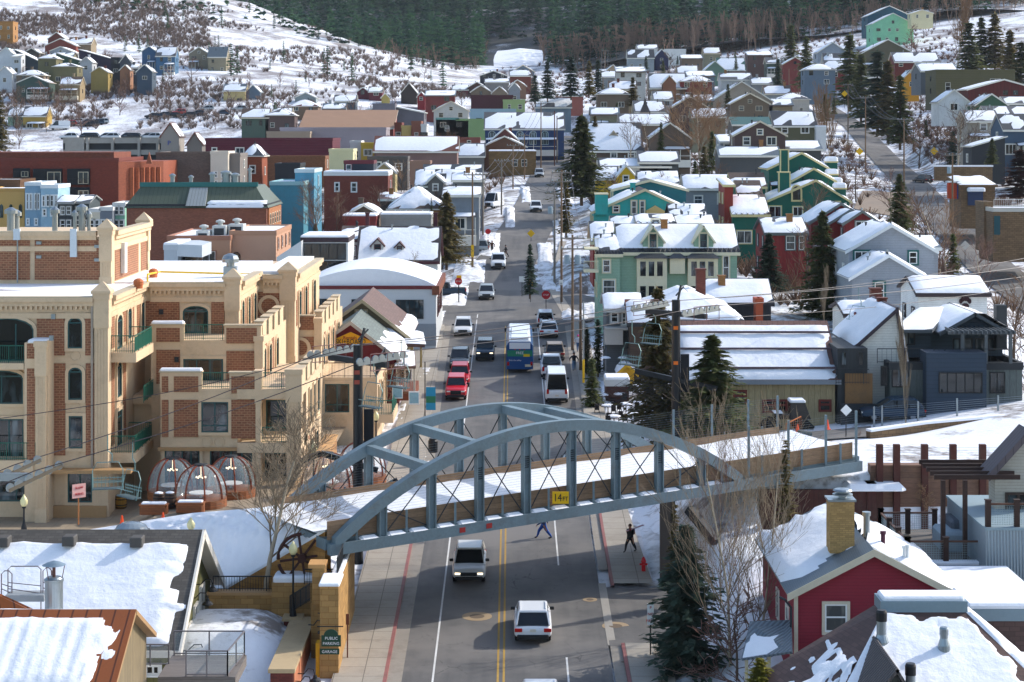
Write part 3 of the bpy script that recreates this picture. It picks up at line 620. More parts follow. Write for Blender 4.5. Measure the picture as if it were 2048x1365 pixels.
railing(apt,(fx(367,136.5),136.6,15.72),(fx(449,136.5),136.6,15.72));railing(apt,(fx(403,132),132.1,12.97),(fx(459,132),132.1,12.97));railing(apt,(fx(524,132),132.0,12.97),(fx(583,132),132.0,12.97));railing(apt,(fx(524,132),132.0,9.35),(fx(583,132),132.0,9.35))
for z in(12.3,8.75):MB().bx(-18.2,-14.05,131.75,137 if z<10 else 146.5,z,z+.65).build("balcony",STUC,apt,True)
block(-18.25,-14.1,136.4,146.4,9.3,12.4)
awin(apt,"F",-17.9,-14.4,9.5,12.0,136.4,0,1,transom=.2)
for ya,yb in((138,139.2),(140.7,142),(143.4,145)):awin(apt,"S",ya,yb,9.8,12.1,-14.1,0,0,transom=.25,surround=(.25,STUC))
for z in(15.05,8.55):
 MB().bx(-26,-24.35,129,135.2,z,z+.62).build("balcony",STUC,apt,True)
 railing(apt,(-24.45,129.1,z+.62),(-24.45,135.1,z+.62),1.1,solid=1);railing(apt,(-26,129.1,z+.62),(-24.45,129.1,z+.62),1.1);railing(apt,(-26,135.1,z+.62),(-24.45,135.1,z+.62),1.1)
MB().bx(-46,fx(72,127),126.3,128,8.45,9.15).build("balcony",STUC,apt,True);railing(apt,(-36,126.4,9.15),(fx(58,126.4),126.4,9.15),1.1);railing(apt,(fx(70,126.4),126.4,9.15),(fx(70,126.4),128,9.15),1.1,solid=1)
railing(apt,(-36,126.6,15.3),(fx(47,126.6),126.6,15.3),1.1);MB().bx(-46,fx(49,126.6),126.4,128,14.9,15.3).build("balcony",STUC,apt,True)
for z in(11.9,):railing(apt,(-24.9,136.9,z),(-23.4,136.9,z),1.1);MB().bx(-26,-23.3,136.6,141,z-.6,z).build("balcony",STUC,apt,True);railing(apt,(-24.6,133,z),(-24.6,136.6,z),1.1,solid=1)
railing(apt,(-15.3,158.1,10.5),(-10.75,158.1,10.5),1.15,BLACK,.1);railing(apt,(-10.8,158.1,10.5),(-10.8,171,10.5),1.15,BLACK)
MB().bx(-11.6,-9.35,156.6,163,7.1,7.75).build("balcony",STUC,apt,True);railing(apt,(-9.45,156.7,7.75),(-9.45,163,7.75),1.1,solid=1);railing(apt,(-11.6,156.7,7.75),(-9.45,156.7,7.75),1.1)
for cx,cy,Y in((660,848,158),(686,848,158),(413,884,132),(438,884,132),(150,712,128),(150,910,128),(150,816,128)):
 b=MB();r=10*Y/F*1.1;k=20
 b.rings([[(fx(cx,Y)+q*math.cos(6.28319*i/k),Y-o,fz(cy,Y)+q*math.sin(6.28319*i/k))for i in range(k)]for q,o in((r,0),(r,.07),(r*.82,.07),(r*.8,.02))],0,False)
 b.build("medallion",STUC,apt,True)
MB().bx(-46,-24.3,126.9,128,8.2,8.42).bx(-23.4,-18.2,131.6,132,8.9,9.1).bx(fx(108,128),-26,127.7,128,5.2,6.0).build("ledge",M("a8845a",var=.2),apt,True)
for a,b,c,d in((-45,-26.4,128.5,140),(-45,-19.8,141.4,165),(-19.2,-17,152.5,171)):
 MB().bx(a,b,c,d,18.9,19.32).build("roof_snow",SNOW,apt,True)
for q in((-24.5,-17.5,137.2,141),(-19.9,-15.2,157,175)):pass
for x,Y,r,h in((22,141,.28,1.6),(33,142,.22,1.4),(110,142,.2,1.6),(150,141.5,.14,1.4),(164,142,.24,1.8),(178,142,.13,1.3)):
 p=W(x,457,Y);b=MB();b.lathe((p.x,p.y,22.6),[(r,0),(r,h),(r*1.7,h),(r*1.7,h+.25),(r*.4,h+.45)],10);b.build("roof_vent",GALV,apt,True)
for x,y,Y in((277,563,136),(307,553,146)):p=W(x,y,Y);MB().lathe((p.x,p.y,19.3),[(.3,0),(.3,.25),(.34,.25),(.34,.42),(.37,.45),(.28,.6),(.1,.68)],12).build("roof_vent",M("b9673a"),apt,True)
p=W(459,553,146);MB().bx(p.x-.45,p.x+.45,146,147,19.3,20.1).lathe((p.x,146.5,20.1),[(.3,0),(.3,.3),(.62,.3),(.62,.55),(.5,.8),(.15,.95)],12).build("roof_vent",GALV,apt,True)
gp=MB();gp.path([W(295,566,140.6),W(295,549,141),W(320,544,148),W(520,549,150)],.07);gp.build("gas_pipe",M("d8b01a"),apt,True)
pp=MB();pp.path([W(0,581,134),W(114,585,134)],.05);pp.path([W(131,591,132),W(205,574,138),W(330,560,146),W(380,548,154)],.05);pp.build("roof_pipes",M("7a3b35"),apt,True)
for x,y0,y1,Y in((35,458,480,139.9),(148,458,514,139.9)):MB().bx(fx(x-6,Y),fx(x+7,Y),Y-.35,Y-.1,fz(y1,Y),fz(y0,Y)).build("antenna_panel",M("c3ccd0"),apt,True)
MB().bx(-28.2,-27.9,143.5,144.4,19.8,22).build("antenna_panel",M("d9d6cc"),apt,True)
MB().tube(W(35,480,139.8),W(35,566,139.8),.05).build("conduit",GALV,apt,True)
for x,y in((79,486),(79,514),(195,493),(195,520)):MB().bx(fx(x-5,140),fx(x+5,140),139.75,139.97,fz(y+3,140),fz(y-3,140)).build("wall_lamp",GALV,apt,True)
for x,y,Y in((108,633,128),(323,624,141),(354,719,136.5),(104,676,126.3)):MB().bx(fx(x-4,Y),fx(x+4,Y),Y-.25,Y-.03,fz(y+5,Y),fz(y-5,Y)).build("wall_lamp",GALV if x<110 else DARK,apt,True)
MB().bx(fx(183,128),fx(187,128),127.8,128,8.4,18.9).build("downpipe",M("9b8f80"),apt,True)
pav=M("9a8a74","paver",var=.2,p=(.9,.9,.015),dirt=.35)
PZ=lambda x:5.24+1.35*sm(-25.5,-21,x)
b=MB()
for i in range(24):xa,xb=-48+1.45*i,-48+1.45*(i+1);b.face([(xa,121.2,PZ(xa)),(xb,121.2,PZ(xb)),(xb,160,PZ(xb)),(xa,160,PZ(xa))])
tag(put("plaza_paving",b.mesh("plaza_paving",pav)),kind="structure")
b=MB().bx(-14,-13.2,121,150,2.5,PZ(-13.2)+.5).bx(-14.1,-13.1,121,150,PZ(-13.2)+.5,PZ(-13.2)+.62,1);b.solo("plaza_wall",[M("a97a4a","stone",p=(.6,.28,.014)),M("b08a5c")],"sandstone retaining wall between the dome plaza and the pavement","wall")
CURT=M("4a4d4c","glass",.12,col2="c9c4b6",spec=.6)
# ---------------------------------------------------------------- house builder
def slope_snow(root,A,B,C,D,T=.28,bt=0.0,bl=0.0,br_=0.0,bb=0.0,rag=.12,seed=0,res=.55,name="roof_snow",holes=0.0,seam=0,rip=0,fine=1):
 """lumpy snow lying on the slope A B (eave) C D (ridge); bt, bl, br_, bb: share left bare at ridge, left, right, eave"""
 A,B,C,D=(Vector(q)for q in(A,B,C,D));lu=max((B-A).length,(C-D).length);lv=(D-A).length
 nu=int(min(64,max(4,lu/res))*(fine if seam else 1));nv=int(min(30,max(3,lv/res))*(fine if rip else 1));n=(B-A).cross(D-A)
 if n.length<1e-6:n=(B-A).cross(C-A)
 n.normalize();V=[];ok=[]
 for i in range(nu+1):
  for j in range(nv+1):
   u,v=i/nu,j/nv;p=(A*(1-u)+B*u)*(1-v)+(D*(1-u)+C*u)*v
   q=noise.noise((p.x*.45+seed,p.y*.45,p.z*.45));q2=noise.noise((p.x*1.7,p.y*1.7+seed,p.z*1.7))
   w=rag*(q+.7*q2)
   e=min((u-bl)+(w if bl else 0),(1-u-br_)+(w if br_ else 0))*lu;f=min((v-bb+(w if bb else 0)),(1-v-bt+(w if bt else 0)))*lv
   k=sm(-.05,.28,min(e,f));
   if holes:k*=sm(-.08,.06,q+.5*q2+.62-holes)
   t=-.05+k*(T*(1+.25*q+.12*q2)+.05)
   if seam:t-=.07*k*math.exp(-((((u*lu)%seam)-seam/2)/.07)**2)
   if rip:t+=.016*k*math.sin(6.2832*v*lv/rip+1.5*q2)
   V.append(p+n*t);ok.append(t>-.03)
 Fc=[]
 for i in range(nu):
  for j in range(nv):
   a=i*(nv+1)+j;q4=(a,a+nv+1,a+nv+2,a+1)
   if any(ok[k]for k in q4):Fc.append(q4)
 if not Fc:return
 return put(name,np_mesh(name,[tuple(p)for p in V],Fc,[SNOW],None,True),root)
def zigzag(root,A,B,up,n,h,r=.05):
 A,B,up=Vector(A),Vector(B),Vector(up);pts=[]
 nn=(B-A).cross(up).normalized()*.06
 for i in range(2*n+1):pts.append(A+(B-A)*i/(2*n)+up*(h if i%2 else .02)+nn)
 return MB().path(pts,r,4).build("heat_cable",BLACK,root,uv=False)
def HOUSE(label,loc,w,d,h,roof="y",rise=2.0,ov=.4,wall=None,roofm=None,trim=None,sn=1.0,below=3.0,wins=(),side=2,cat="house",group=None,yaw=0,apex=0.0,chim=(),T=.24,snow=None,zig=0,name="house",door=None,sur=.13,glass=None,backrise=None,cols=0,floors=None):
 if loc[1]>430:sur=0
 r=empty(name,loc,label,cat,group);X0,Y0,Z0=loc;a,b=-w/2,w/2;snow=snow or(dict(bb=R.choice((0,.05,.1)),bt=R.choice((0,0,.08)),rag=R.uniform(.05,.2),br_=R.choice((0,0,.05)))if loc[1]>190 else{});sn=sn*(R.choice((1,.85,.75,.66))if sn==1 and loc[1]>225 and roof!="flat" else 1)
 far=Y0>330;T=T*.7 if far and T==.24 else T;seed=(X0*13.7+Y0)%97;res=.5 if Y0<200 else(.8 if Y0<330 else 1.6)
 m=MB();ax=apex*w/2
 if roof=="y":m.prism([(a,-below),(b,-below),(b,h),(ax,h+rise),(a,h)],0,d)
 elif roof=="x":m.prismx([(0,-below),(d,-below),(d,h),(d/2,h+rise),(0,h)],a,b)
 elif roof=="shed":m.prismx([(0,-below),(d,-below),(d,h+rise),(0,h)],a,b)
 elif roof=="shedx":m.prism([(a,-below),(b,-below),(b,h+(rise if rise>0 else 0)),(a,h+(-rise if rise<0 else 0))],0,d)
 else:m.bx(a,b,0,d,-below,h)
 m.build("wall",wall,r)
 tr=trim or TRIM
 if roof=="y":
  k=rise/(b-ax);k2=rise/(ax-a);e=ov*.8
  L=[(a-ov,-e,h-ov*k2),(a-ov,d+e,h-ov*k2),(ax,d+e,h+rise),(ax,-e,h+rise)];Rr=[(b+ov,d+e,h-ov*k),(b+ov,-e,h-ov*k),(ax,-e,h+rise),(ax,d+e,h+rise)]
  q=MB()
  for A,B,C,D in((L[1],L[0],L[3],L[2]),(Rr[1],Rr[0],Rr[3],Rr[2])):
   A,B,C,D=(Vector(p)+Vector((0,0,.2))for p in(A,B,C,D));q.slab(A,B,C,D,.2,0,1)
  q.build("roof",[roofm,tr],r)
  fb=MB()
  for s0,s1 in((L[0],L[3]),(L[3],Rr[1])):
   p,t=Vector(s0),Vector(s1);fb.hexa([p+Vector((0,-.05,-.12)),t+Vector((0,-.05,-.12)),t+Vector((0,.0,-.12)),p+Vector((0,.0,-.12)),p+Vector((0,-.05,.23)),t+Vector((0,-.05,.23)),t+Vector((0,.0,.23)),p+Vector((0,.0,.23))])
  fb.build("fascia",tr,r)
  if sn:
   up=Vector((0,0,.2))
   slope_snow(r,*(Vector(p)+up for p in(L[1],L[0],L[3],L[2])),T=T,seed=seed,res=res,holes=1-sn,**snow)
   slope_snow(r,*(Vector(p)+up for p in(Rr[1],Rr[0],Rr[3],Rr[2])),T=T,seed=seed+5,res=res,holes=1-sn,**snow)
  if zig:zigzag(r,Vector(L[1])+Vector((0,0,.2)),Vector(L[0])+Vector((0,0,.2)),(Vector(L[3])-Vector(L[0])).normalized(),zig,.9)
 elif roof in("x","shed"):
  e=ov*.8;yr_,k=(d/2,rise/(d/2))if roof=="x" else(d+ov,rise/d)
  A,B=(a-e,-ov,h-ov*k),(b+e,-ov,h-ov*k);zt=h+rise+(ov*k if roof=="shed" else 0);C,D=(b+e,yr_,zt),(a-e,yr_,zt)
  q=MB();up=Vector((0,0,.2));q.slab(*(Vector(p)+up for p in(A,B,C,D)),.2,0,1)
  if roof=="x":
   A2,B2=(b+e,d+ov,h-ov*k),(a-e,d+ov,h-ov*k);q.slab(*(Vector(p)+up for p in(A2,B2,D,C)),.2,0,1)
   if sn:slope_snow(r,*(Vector(p)+up for p in(A2,B2,D,C)),T=T,seed=seed+9,res=max(res,1.2),**{k_:v_ for k_,v_ in snow.items()if k_=="bt"})
  q.build("roof",[roofm,tr],r)
  MB().bx(a-e,b+e,-ov-.06,-ov,h-ov*k-.14,h-ov*k+.2).build("fascia",tr,r)
  if sn:slope_snow(r,*(Vector(p)+up for p in(A,B,C,D)),T=T,seed=seed,res=res,holes=1-sn,**snow)
  if zig:zigzag(r,Vector(A)+up,Vector(B)+up,(Vector(D)-Vector(A)).normalized(),zig,.85)
 elif roof=="shedx":
  zl,zr_=h+(-rise if rise<0 else 0),h+(rise if rise>0 else 0);k=(zr_-zl)/w
  A,B,C,D=((a-ov,-ov,zl-ov*k),(b+ov,-ov,zr_+ov*k),(b+ov,d+ov,zr_+ov*k),(a-ov,d+ov,zl-ov*k));up=Vector((0,0,.2))
  MB().slab(*(Vector(p)+up for p in(A,B,C,D)),.2,0,1).build("roof",[roofm,tr],r)
  if sn:slope_snow(r,*(Vector(p)+up for p in(A,B,C,D)),T=T,seed=seed,res=res,holes=1-sn,**snow)
 elif roof=="hip":
  g=min(w,d)/2;xr0,xr1=(a+g,b-g)if w>d else(0,0);y0,y1=(d/2,d/2)if w>=d else(g,d-g)
  P=[Vector((a-ov,-ov,h)),Vector((b+ov,-ov,h)),Vector((b+ov,d+ov,h)),Vector((a-ov,d+ov,h))];Rg=[Vector((xr0,y0,h+rise)),Vector((xr1,y1 if w<d else y0,h+rise))]
  if w>=d:F4=[(P[0],P[1],Rg[1],Rg[0]),(P[1],P[2],Rg[1],Rg[1]),(P[2],P[3],Rg[0],Rg[1]),(P[3],P[0],Rg[0],Rg[0])]
  else:Rg=[Vector((0,y0,h+rise)),Vector((0,y1,h+rise))];F4=[(P[0],P[1],Rg[0],Rg[0]),(P[1],P[2],Rg[1],Rg[0]),(P[2],P[3],Rg[1],Rg[1]),(P[3],P[0],Rg[0],Rg[1])]
  q=MB()
  for f in F4:q.face(f[:3]if f[2]==f[3]else f)
  q.face([p for p in reversed(P)]);q.build("roof",roofm,r);MB().bx(a-ov-.03,b+ov+.03,-ov-.03,d+ov+.03,h-.18,h-.005).build("fascia",tr,r)
  if sn:
   for i,f in enumerate(F4):
    if i!=2:slope_snow(r,*f,T=T,seed=seed+i,res=res,holes=1-sn,**snow)
  if zig:zigzag(r,P[0],P[1],(Rg[0]-P[0]).normalized(),zig,.8)
 elif roof=="flat":
  MB().bx(a-.08,b+.08,-.08,.22,h,h+.55).bx(a-.08,a+.22,.22,d-.22,h,h+.55).bx(b-.22,b+.08,.22,d-.22,h,h+.55).bx(a-.08,b+.08,d-.22,d+.08,h,h+.55).build("parapet",tr if trim else wall,r)
  if sn:MB().bx(a+.22,b-.22,.22,d-.22,h-.1,h+.38).build("roof_snow",SNOW,r)
  else:MB().bx(a+.22,b-.22,.22,d-.22,h-.1,h+.05).build("roof",roofm or DARK,r)
  if sn>1:MB().rbx(a-.06,b+.06,-.06,d+.06,h+.56,h+.8,.1).build("roof_snow",SNOW,r)
 elif roof=="barrel":
  n=14;pr=[(a+(b-a)*i/n,h+.1+rise*math.sin(math.pi*i/n)**.85)for i in range(n+1)]
  q=MB();q.rings([[(x,.3,z)for x,z in pr],[(x,d-.3,z)for x,z in pr]],0,False,False);q.face([(x,.3,z)for x,z in pr]);q.build("roof_snow",SNOW,r)
  MB().bx(a-.1,b+.1,-.1,.25,h-.25,h+.1).bx(b-.25,b+.1,.25,d,h-.25,h+.1).build("parapet",tr,r)
 r_off=r
 def aw(face,a0,a1,z0,z1,pl,**k):return awin(r,face,a0+(X0 if face=="F" else Y0),a1+(X0 if face=="F" else Y0),z0+Z0,z1+Z0,pl+(Y0 if face=="F" else X0),**k)
 su=(sur,tr)if sur else None;gl=glass or GLASS
 if wins=="auto":
  nf=floors or max(1,int((h+.6)/2.9));nc=cols or max(1,int(w/3.3));wins=[]
  for f in range(nf):
   for c in range(nc):
    if R.random()<.88:wins.append(((c+.5)/nc+R.uniform(-.04,.04),f*h/nf+.9,R.choice((.9,1.2,1.6)),R.choice((1.2,1.4,1.5))))
  if roof=="y" and rise>2 and w>6:wins.append((.5+apex/2,h+.1,1.0,min(1.2,rise*.4)))
 for q in wins:
  u,z,ww,wh=q[:4];x=a+u*w;mu=q[4]if len(q)>4 else(1 if ww>1.3 else 0);tr2=.5 if mu==0 else 0
  if z+wh>h+rise:continue
  aw("F",x-ww/2,x+ww/2,z,z+wh,0,mull=mu,transom=tr2,fr=.08,mat=q[5]if len(q)>5 else(WHITE if sur else R.choice((tr,DARK,tr))),surround=su,glass=glass or R.choice((GLASS,GLASS,GLASSL,CURT)))
 if side:
  f="S" if X0<0 else "L";nf=floors or max(1,int((h+.6)/2.9));nc=max(1,int(d/4))if side==2 else side
  for fl in range(nf):
   for c in range(nc):
    y=d*(c+.5)/nc;z=fl*h/nf+.9
    if z+1.4<h:aw(f,y-.5,y+.5,z,z+1.35,b if f=="S" else-a,mull=0,transom=.5,fr=.08,mat=WHITE if sur else DARK,surround=su)if f=="S" else awin(r,"L",Y0+y-.5,Y0+y+.5,z+Z0,z+1.35+Z0,X0+a,mull=0,transom=.5,fr=.08,mat=WHITE if sur else DARK,surround=su)
 for(cx,cy,ch,cw,cm)in chim:
  z0=h-.5;c=MB().bx(cx-cw/2,cx+cw/2,cy-cw/2,cy+cw/2,z0,h+ch).bx(cx-cw/2-.07,cx+cw/2+.07,cy-cw/2-.07,cy+cw/2+.07,h+ch,h+ch+.12);c.build("chimney",cm,r)
 if d>6.5 and roof in("x","y","hip")and Y0>190 and name in("house","townhouse"):
  for _ in range(R.choice((1,1,2,3))):
   if roof=="x":cx,cy=R.uniform(-.38,.38)*w,d*R.uniform(.25,.5);zz=h+rise*min(cy,d-cy)/(d/2)
   elif roof=="y":cx,cy=ax+R.choice((-1,1))*R.uniform(.06,.25)*w,d*R.uniform(.3,.8);zz=h+rise*(1-abs(cx-ax)/(w/2))
   else:cx,cy,zz=R.uniform(-.12,.12)*w,d*.5,h+rise*.8
   if R.random()<.13:MB().bx(cx-.35,cx+.35,cy-.35,cy+.35,zz-.6,zz+1.2).bx(cx-.42,cx+.42,cy-.42,cy+.42,zz+1.2,zz+1.32).build("chimney",R.choice((CHB,CHR,wall)),r)
   else:MB().lathe((cx,cy,zz-.3),[(.09,0),(.09,1.0),(.15,1.02),(.15,1.15)],7).build("roof_vent",R.choice((GALV,DARK)),r)
 if roof in("x","y")and h>3.6 and 225<Y0<760 and name=="house" and w>5 and R.random()<.6:
  pw_=w*R.uniform(.5,.95);px_=R.choice((-1,1))*(w-pw_)/2;pz=h*.48;pd=1.7
  MB().slab((px_-pw_/2,-pd,pz),(px_+pw_/2,-pd,pz),(px_+pw_/2,0,pz+.55),(px_-pw_/2,0,pz+.55),.12).build("porch_roof",roofm,r);slope_snow(r,(px_-pw_/2,-pd,pz),(px_+pw_/2,-pd,pz),(px_+pw_/2,0,pz+.55),(px_-pw_/2,0,pz+.55),T=.2,seed=seed,res=res,name="porch_snow");q=MB()
  for i in range(4):x=px_-pw_/2+.1+(pw_-.2)*i/3;q.bx(x-.07,x+.07,-pd+.05,-pd+.19,-.5,pz-.1)
  q.bx(px_-pw_/2,px_+pw_/2,-pd+.08,-pd+.16,.75,.85).bx(px_-pw_/2,px_+pw_/2,-pd,0,-1.5,-.05).build("porch_frame",tr,r)
 if yaw:r.rotation_euler.z=yaw
 return r
def HS(label,x0,x1,yb,ye,Y,d,roof="y",rise=None,yr_=None,wins="auto",px=None,**k):
 """a house given by its front wall in the photograph (pixels) and its distance"""
 w=(x1-x0)*Y/F;h=(yb-ye)*Y/F;loc=W((x0+x1)/2,yb,Y)
 if rise is None:
  Yr=Y if roof=="y" else(Y+d/2 if roof in("x","hip")else Y+d)
  rise=(fz(yr_,Yr)-(loc.z+h))if yr_ else 2.0
 if px is not None:wins=[(((a+c)/2-x0)/(x1-x0),(yb-e)*Y/F,(c-a)*Y/F,(e-b)*Y/F)for a,b,c,e in px]
 return HOUSE(label,loc,w,d,h,roof,rise,wins=wins,**k)
def S_(c,**k):return M(c,"siding",dirt=.2,var=.26,**k)
RF_BR=M("5a4a40","shingle",var=.25);RF_GR=M("54565a","shingle",var=.2);RF_MT=M("59656b","seam",rough=.45,metal=.2);RF_DK=M("2e3236","seam",rough=.5);RF_GN=M("2d5a50","seam",rough=.45);RF_RD=M("6a3d30","shingle")
BRICKR=M("7a3a2a","brick",var=.2);BRICKB=M("8a5540","brick",var=.2);STONE=M("a9803f","stone",var=.3,col2="6b5028");STONE2=M("7d6244","stone",var=.3,col2="4a3a28")
CHB=M("9a6a3a","brick");CHR=M("6b3426","brick")
# ---------------------------------------------------------------- houses on the right, near
CREAM=M("d8cfae");TEALT=M("17524f")
SAGE=S_("8fae94");o=HS("long sage green townhouse with two dormers and zigzag heat cables",1240,1474,612,505,215,11,"x",yr_=451,wall=SAGE,roofm=RF_DK,trim=CREAM,px=[(1302,512,1322,542),(1396,512,1414,542),(1302,560,1318,592),(1396,562,1414,590),(1446,512,1458,560)],snow=dict(bb=.17,rag=.05),zig=26,name="townhouse")
for x0,x1 in((1280,1332),(1382,1432)):
 p=W((x0+x1)/2,497,215.6);w=(x1-x0)*215/F;b=MB();b.prism([(p.x-w/2+.3,p.z),(p.x+w/2-.3,p.z),(p.x+w/2-.3,p.z+1.0),(p.x,p.z+2.25),(p.x-w/2+.3,p.z+1.0)],215.6,220);dm=b.build("dormer",SAGE,o,True)
 for s in(-1,1):
  q=MB();A,B,C,D=Vector((p.x+s*w/2,215.2,p.z+.62)),Vector((p.x+s*w/2,220.5,p.z+.62)),Vector((p.x,220.5,p.z+2.5)),Vector((p.x,215.2,p.z+2.5))
  (q.slab(A,B,C,D,.16)if s>0 else q.slab(B,A,D,C,.16));put("dormer_roof",q.mesh("dormer_roof",CREAM,off=tuple(o.location)),dm)
 q=(x0+x1)/2;awin(o,"F",fx(q-7,215.6),fx(q+7,215.6),fz(496,215.6),fz(468,215.6),215.6,0,0,transom=.5,surround=(.16,CREAM))
for x0,x1,big in((1274,1334,1),(1340,1370,0),(1376,1436,1)):
 b=MB();zt=fz(517,214);zm=fz(507,214);xa,xb=fx(x0,214),fx(x1,214)
 b.hexa([(xa-.3,213.5,zt),(xb+.3,213.5,zt),(xb+.3,215,zt),(xa-.3,215,zt),(xa+.5,214.6,zm),(xb-.5,214.6,zm),(xb-.5,215,zm),(xa+.5,215,zm)]);b.build("bay_roof",RF_DK,o,True)
 zb=fz(600,214)if big else fz(548,214);MB().bx(xa,xb,214,215.1,zb,zt).build("bay",CREAM,o,True)
 for k in range(3):
  a=xa+.25+(xb-xa-.5)*k/3;c=a+(xb-xa-.5)/3-.12
  if big:awin(o,"F",a,c,zt-2.0,zt-.25,214,0,0,mat=CREAM);awin(o,"F",a,c,zt-4.4,zt-2.9,214,0,0,mat=CREAM)
HS("sage green end townhouse, lowest of the stepped snowy roofs beside the utility poles",1196,1240,612,509,214.4,9,"x",yr_=471,wall=SAGE,roofm=RF_DK,trim=CREAM,px=[(1206,520,1220,545),(1206,560,1230,590)],snow=dict(bb=.3,rag=.05),zig=9,name="townhouse")
HS("low wing with square snowy roof behind the sage townhouses, nearer the street",1186,1226,520,484,221,9,"x",yr_=446,wall=S_("8a2f28"),roofm=RF_DK,trim=CREAM,name="townhouse",snow=dict(rag=.03))
HS("snow roofed townhouse wing behind the sage green townhouses, beside the red strip",1228,1275,500,470,223,9,"x",yr_=435,wall=SAGE,roofm=RF_DK,trim=CREAM,name="townhouse",snow=dict(rag=.03))
HS("townhouse wing with bare dark roof and zigzag cables above a red strip",1276,1347,480,449,224,8,"x",yr_=431,wall=S_("8a2f28"),roofm=RF_DK,trim=CREAM,name="townhouse",sn=.55,zig=7)
HS("snow roofed townhouse wing directly behind the right dormer",1354,1427,490,458,224,9,"x",yr_=433,wall=SAGE,roofm=RF_DK,trim=CREAM,name="townhouse",snow=dict(rag=.03))
for k in range(2):MB().bx(fx(1168,213),fx(1197,213),212.5,216,fz(500+k*45,213),fz(497+k*45,213)).build("balcony",CREAM,o,True);railing(o,(fx(1168,212.6),212.6,fz(497+k*45,213)),(fx(1197,212.6),212.6,fz(497+k*45,213)),1.05,CREAM)
TEAL=S_("2f9c94");t1=HS("bright turquoise house with a very wide front gable",1188,1384,470,425,262,12,"y",2.9,wall=TEAL,roofm=RF_BR,trim=M("c9b996"),apex=.04,px=[(1226,412,1238,425),(1263,402,1273,428),(1280,402,1289,428)],snow=dict(bt=.2),chim=())
MB().bx(fx(1191,261),fx(1216,261),261,263.5,fz(430,261),fz(390,261)).bx(fx(1190,261),fx(1217,261),260.9,263.6,fz(390,261),fz(387,261),1).build("chimney",[TEAL,CREAM],t1,True)
p=W(1312,432,260);q=MB();q.prism([(p.x-1.2,p.z-1),(p.x+1.2,p.z-1),(p.x+1.2,p.z+.6),(p.x,p.z+1.3),(p.x-1.2,p.z+.6)],260,262);q.build("porch_gable",M("c0a468"),t1,True)
HS("darker teal gable house right behind the bright turquoise one",1228,1372,420,381,276,10,"y",1.3,wall=S_("1d6a72"),roofm=RF_GR,trim=CREAM,wins=(),snow=dict(bt=.3))
HS("small snow roofed block between the turquoise house and red townhouse wing",1344,1412,470,440,250,9,"x",yr_=410,wall=S_("50585a"),roofm=RF_DK,trim=DARK,wins=(),snow=dict(bb=.15,rag=.08))
DG=S_("0d5a4a");DGT=M("cfbf8a")
def dgreen(label,*a,**k):return HS(label,*a,wall=DG,roofm=RF_BR,trim=DGT,**k)
dgreen("deep green condominium with cream trim and arched stair window, nearest",1536,1698,475,403,285,11,"y",2.9,apex=.18,px=[(1538,413,1562,436),(1586,414,1605,432),(1660,404,1680,430)],snow=dict(bt=.15))
g2=dgreen("deep green condominium, second gable up from the arched stair window",1586,1668,420,362,291,8,"y",1.7,wins=(),snow=dict(bt=.15))
g3=dgreen("deep green condominium with the farthest gable and tall chimneys",1538,1656,400,338,299,10,"y",2.3,apex=.1,wins=(),snow=dict(bt=.1))
for x0,x1,yt,yb,Y,par in((1561,1577,301,350,293,g3),(1558,1580,346,400,287,g2)):
 MB().bx(fx(x0,Y),fx(x1,Y),Y,Y+1.6,fz(yb,Y),fz(yt,Y)).build("chimney",DG,par,True)
 c=MB()
 for x in(x0,x1):c.bx(fx(x,Y)-.09,fx(x,Y)+.09,Y-.05,Y+.2,fz(yb,Y),fz(yt,Y))
 c.bx(fx(x0,Y)-.1,fx(x1,Y)+.1,Y-.06,Y+1.7,fz(yt,Y),fz(yt,Y)+.15).build("chimney_trim",DGT,par,True)
b=MB();Y=284;z0,z1=fz(402,Y),fz(372,Y);awin(g2,"F",fx(1586,Y),fx(1604,Y),z0,z1,284.9,.7,0,mat=DGT,surround=(.15,DGT))
dgreen("deep green condominium block with a row of four panes, left end",1466,1536,545,430,270,12,"x",2.4,px=[(1474,462,1503,487)],snow=dict(rag=.06),zig=7,name="house")
dgreen("deep green upper block with brown roof, left of the tall chimneys",1478,1522,440,392,279,8,"x",1.9,px=[(1486,410,1498,428)],snow=dict(bb=.3,bt=.4),zig=4)
dgreen("deep green rear block with patchy brown roof behind the left end",1466,1530,410,374,288,8,"x",1.8,wins=(),snow=dict(bt=.35),sn=.85)
for x0,yt,Y in((1655,311,300),(1656,336,296),(1664,353,292),(1672,364,286)):
 p=MB().bx(fx(x0,Y),fx(x0+20,Y),Y,Y+2.5,fz(yt+45,Y),fz(yt+12,Y)).solo("entry_tower",DG,"small deep green entry box capped with snow in the condominium row","tower","green entry boxes stepping up the row")
 q=MB().rbx(-.85,.85,-1.4,1.4,(33*Y/F),33*Y/F+.7,.25);q.build("snow_cap",SNOW,p,smooth=False);MB().bx(-.86,.86,-1.42,1.42,33*Y/F-.22,33*Y/F-.002).build("trim",DGT,p)
HS("narrow red stair wing with cream corner on the green condominiums",1449,1466,470,372,272,8,"shed",.6,wall=S_("8e2f24"),roofm=RF_BR,trim=DGT,wins=())
REDW=M("8a2424","board",p=.4,var=.15)
HS("dark red house with long snowy roof facing the conifers",1532,1612,560,467,236,10,"x",yr_=438,wall=REDW,roofm=RF_GR,trim=M("555a5a"),px=[(1572,472,1590,500),(1598,472,1608,500)],snow=dict(rag=.05))
HS("dark red house with high front gable under grey rafters, behind its neighbours",1622,1742,545,446,246,10,"y",2.3,wall=REDW,roofm=RF_GR,trim=M("6a6e6a"),wins=(),snow=dict(bt=.06))
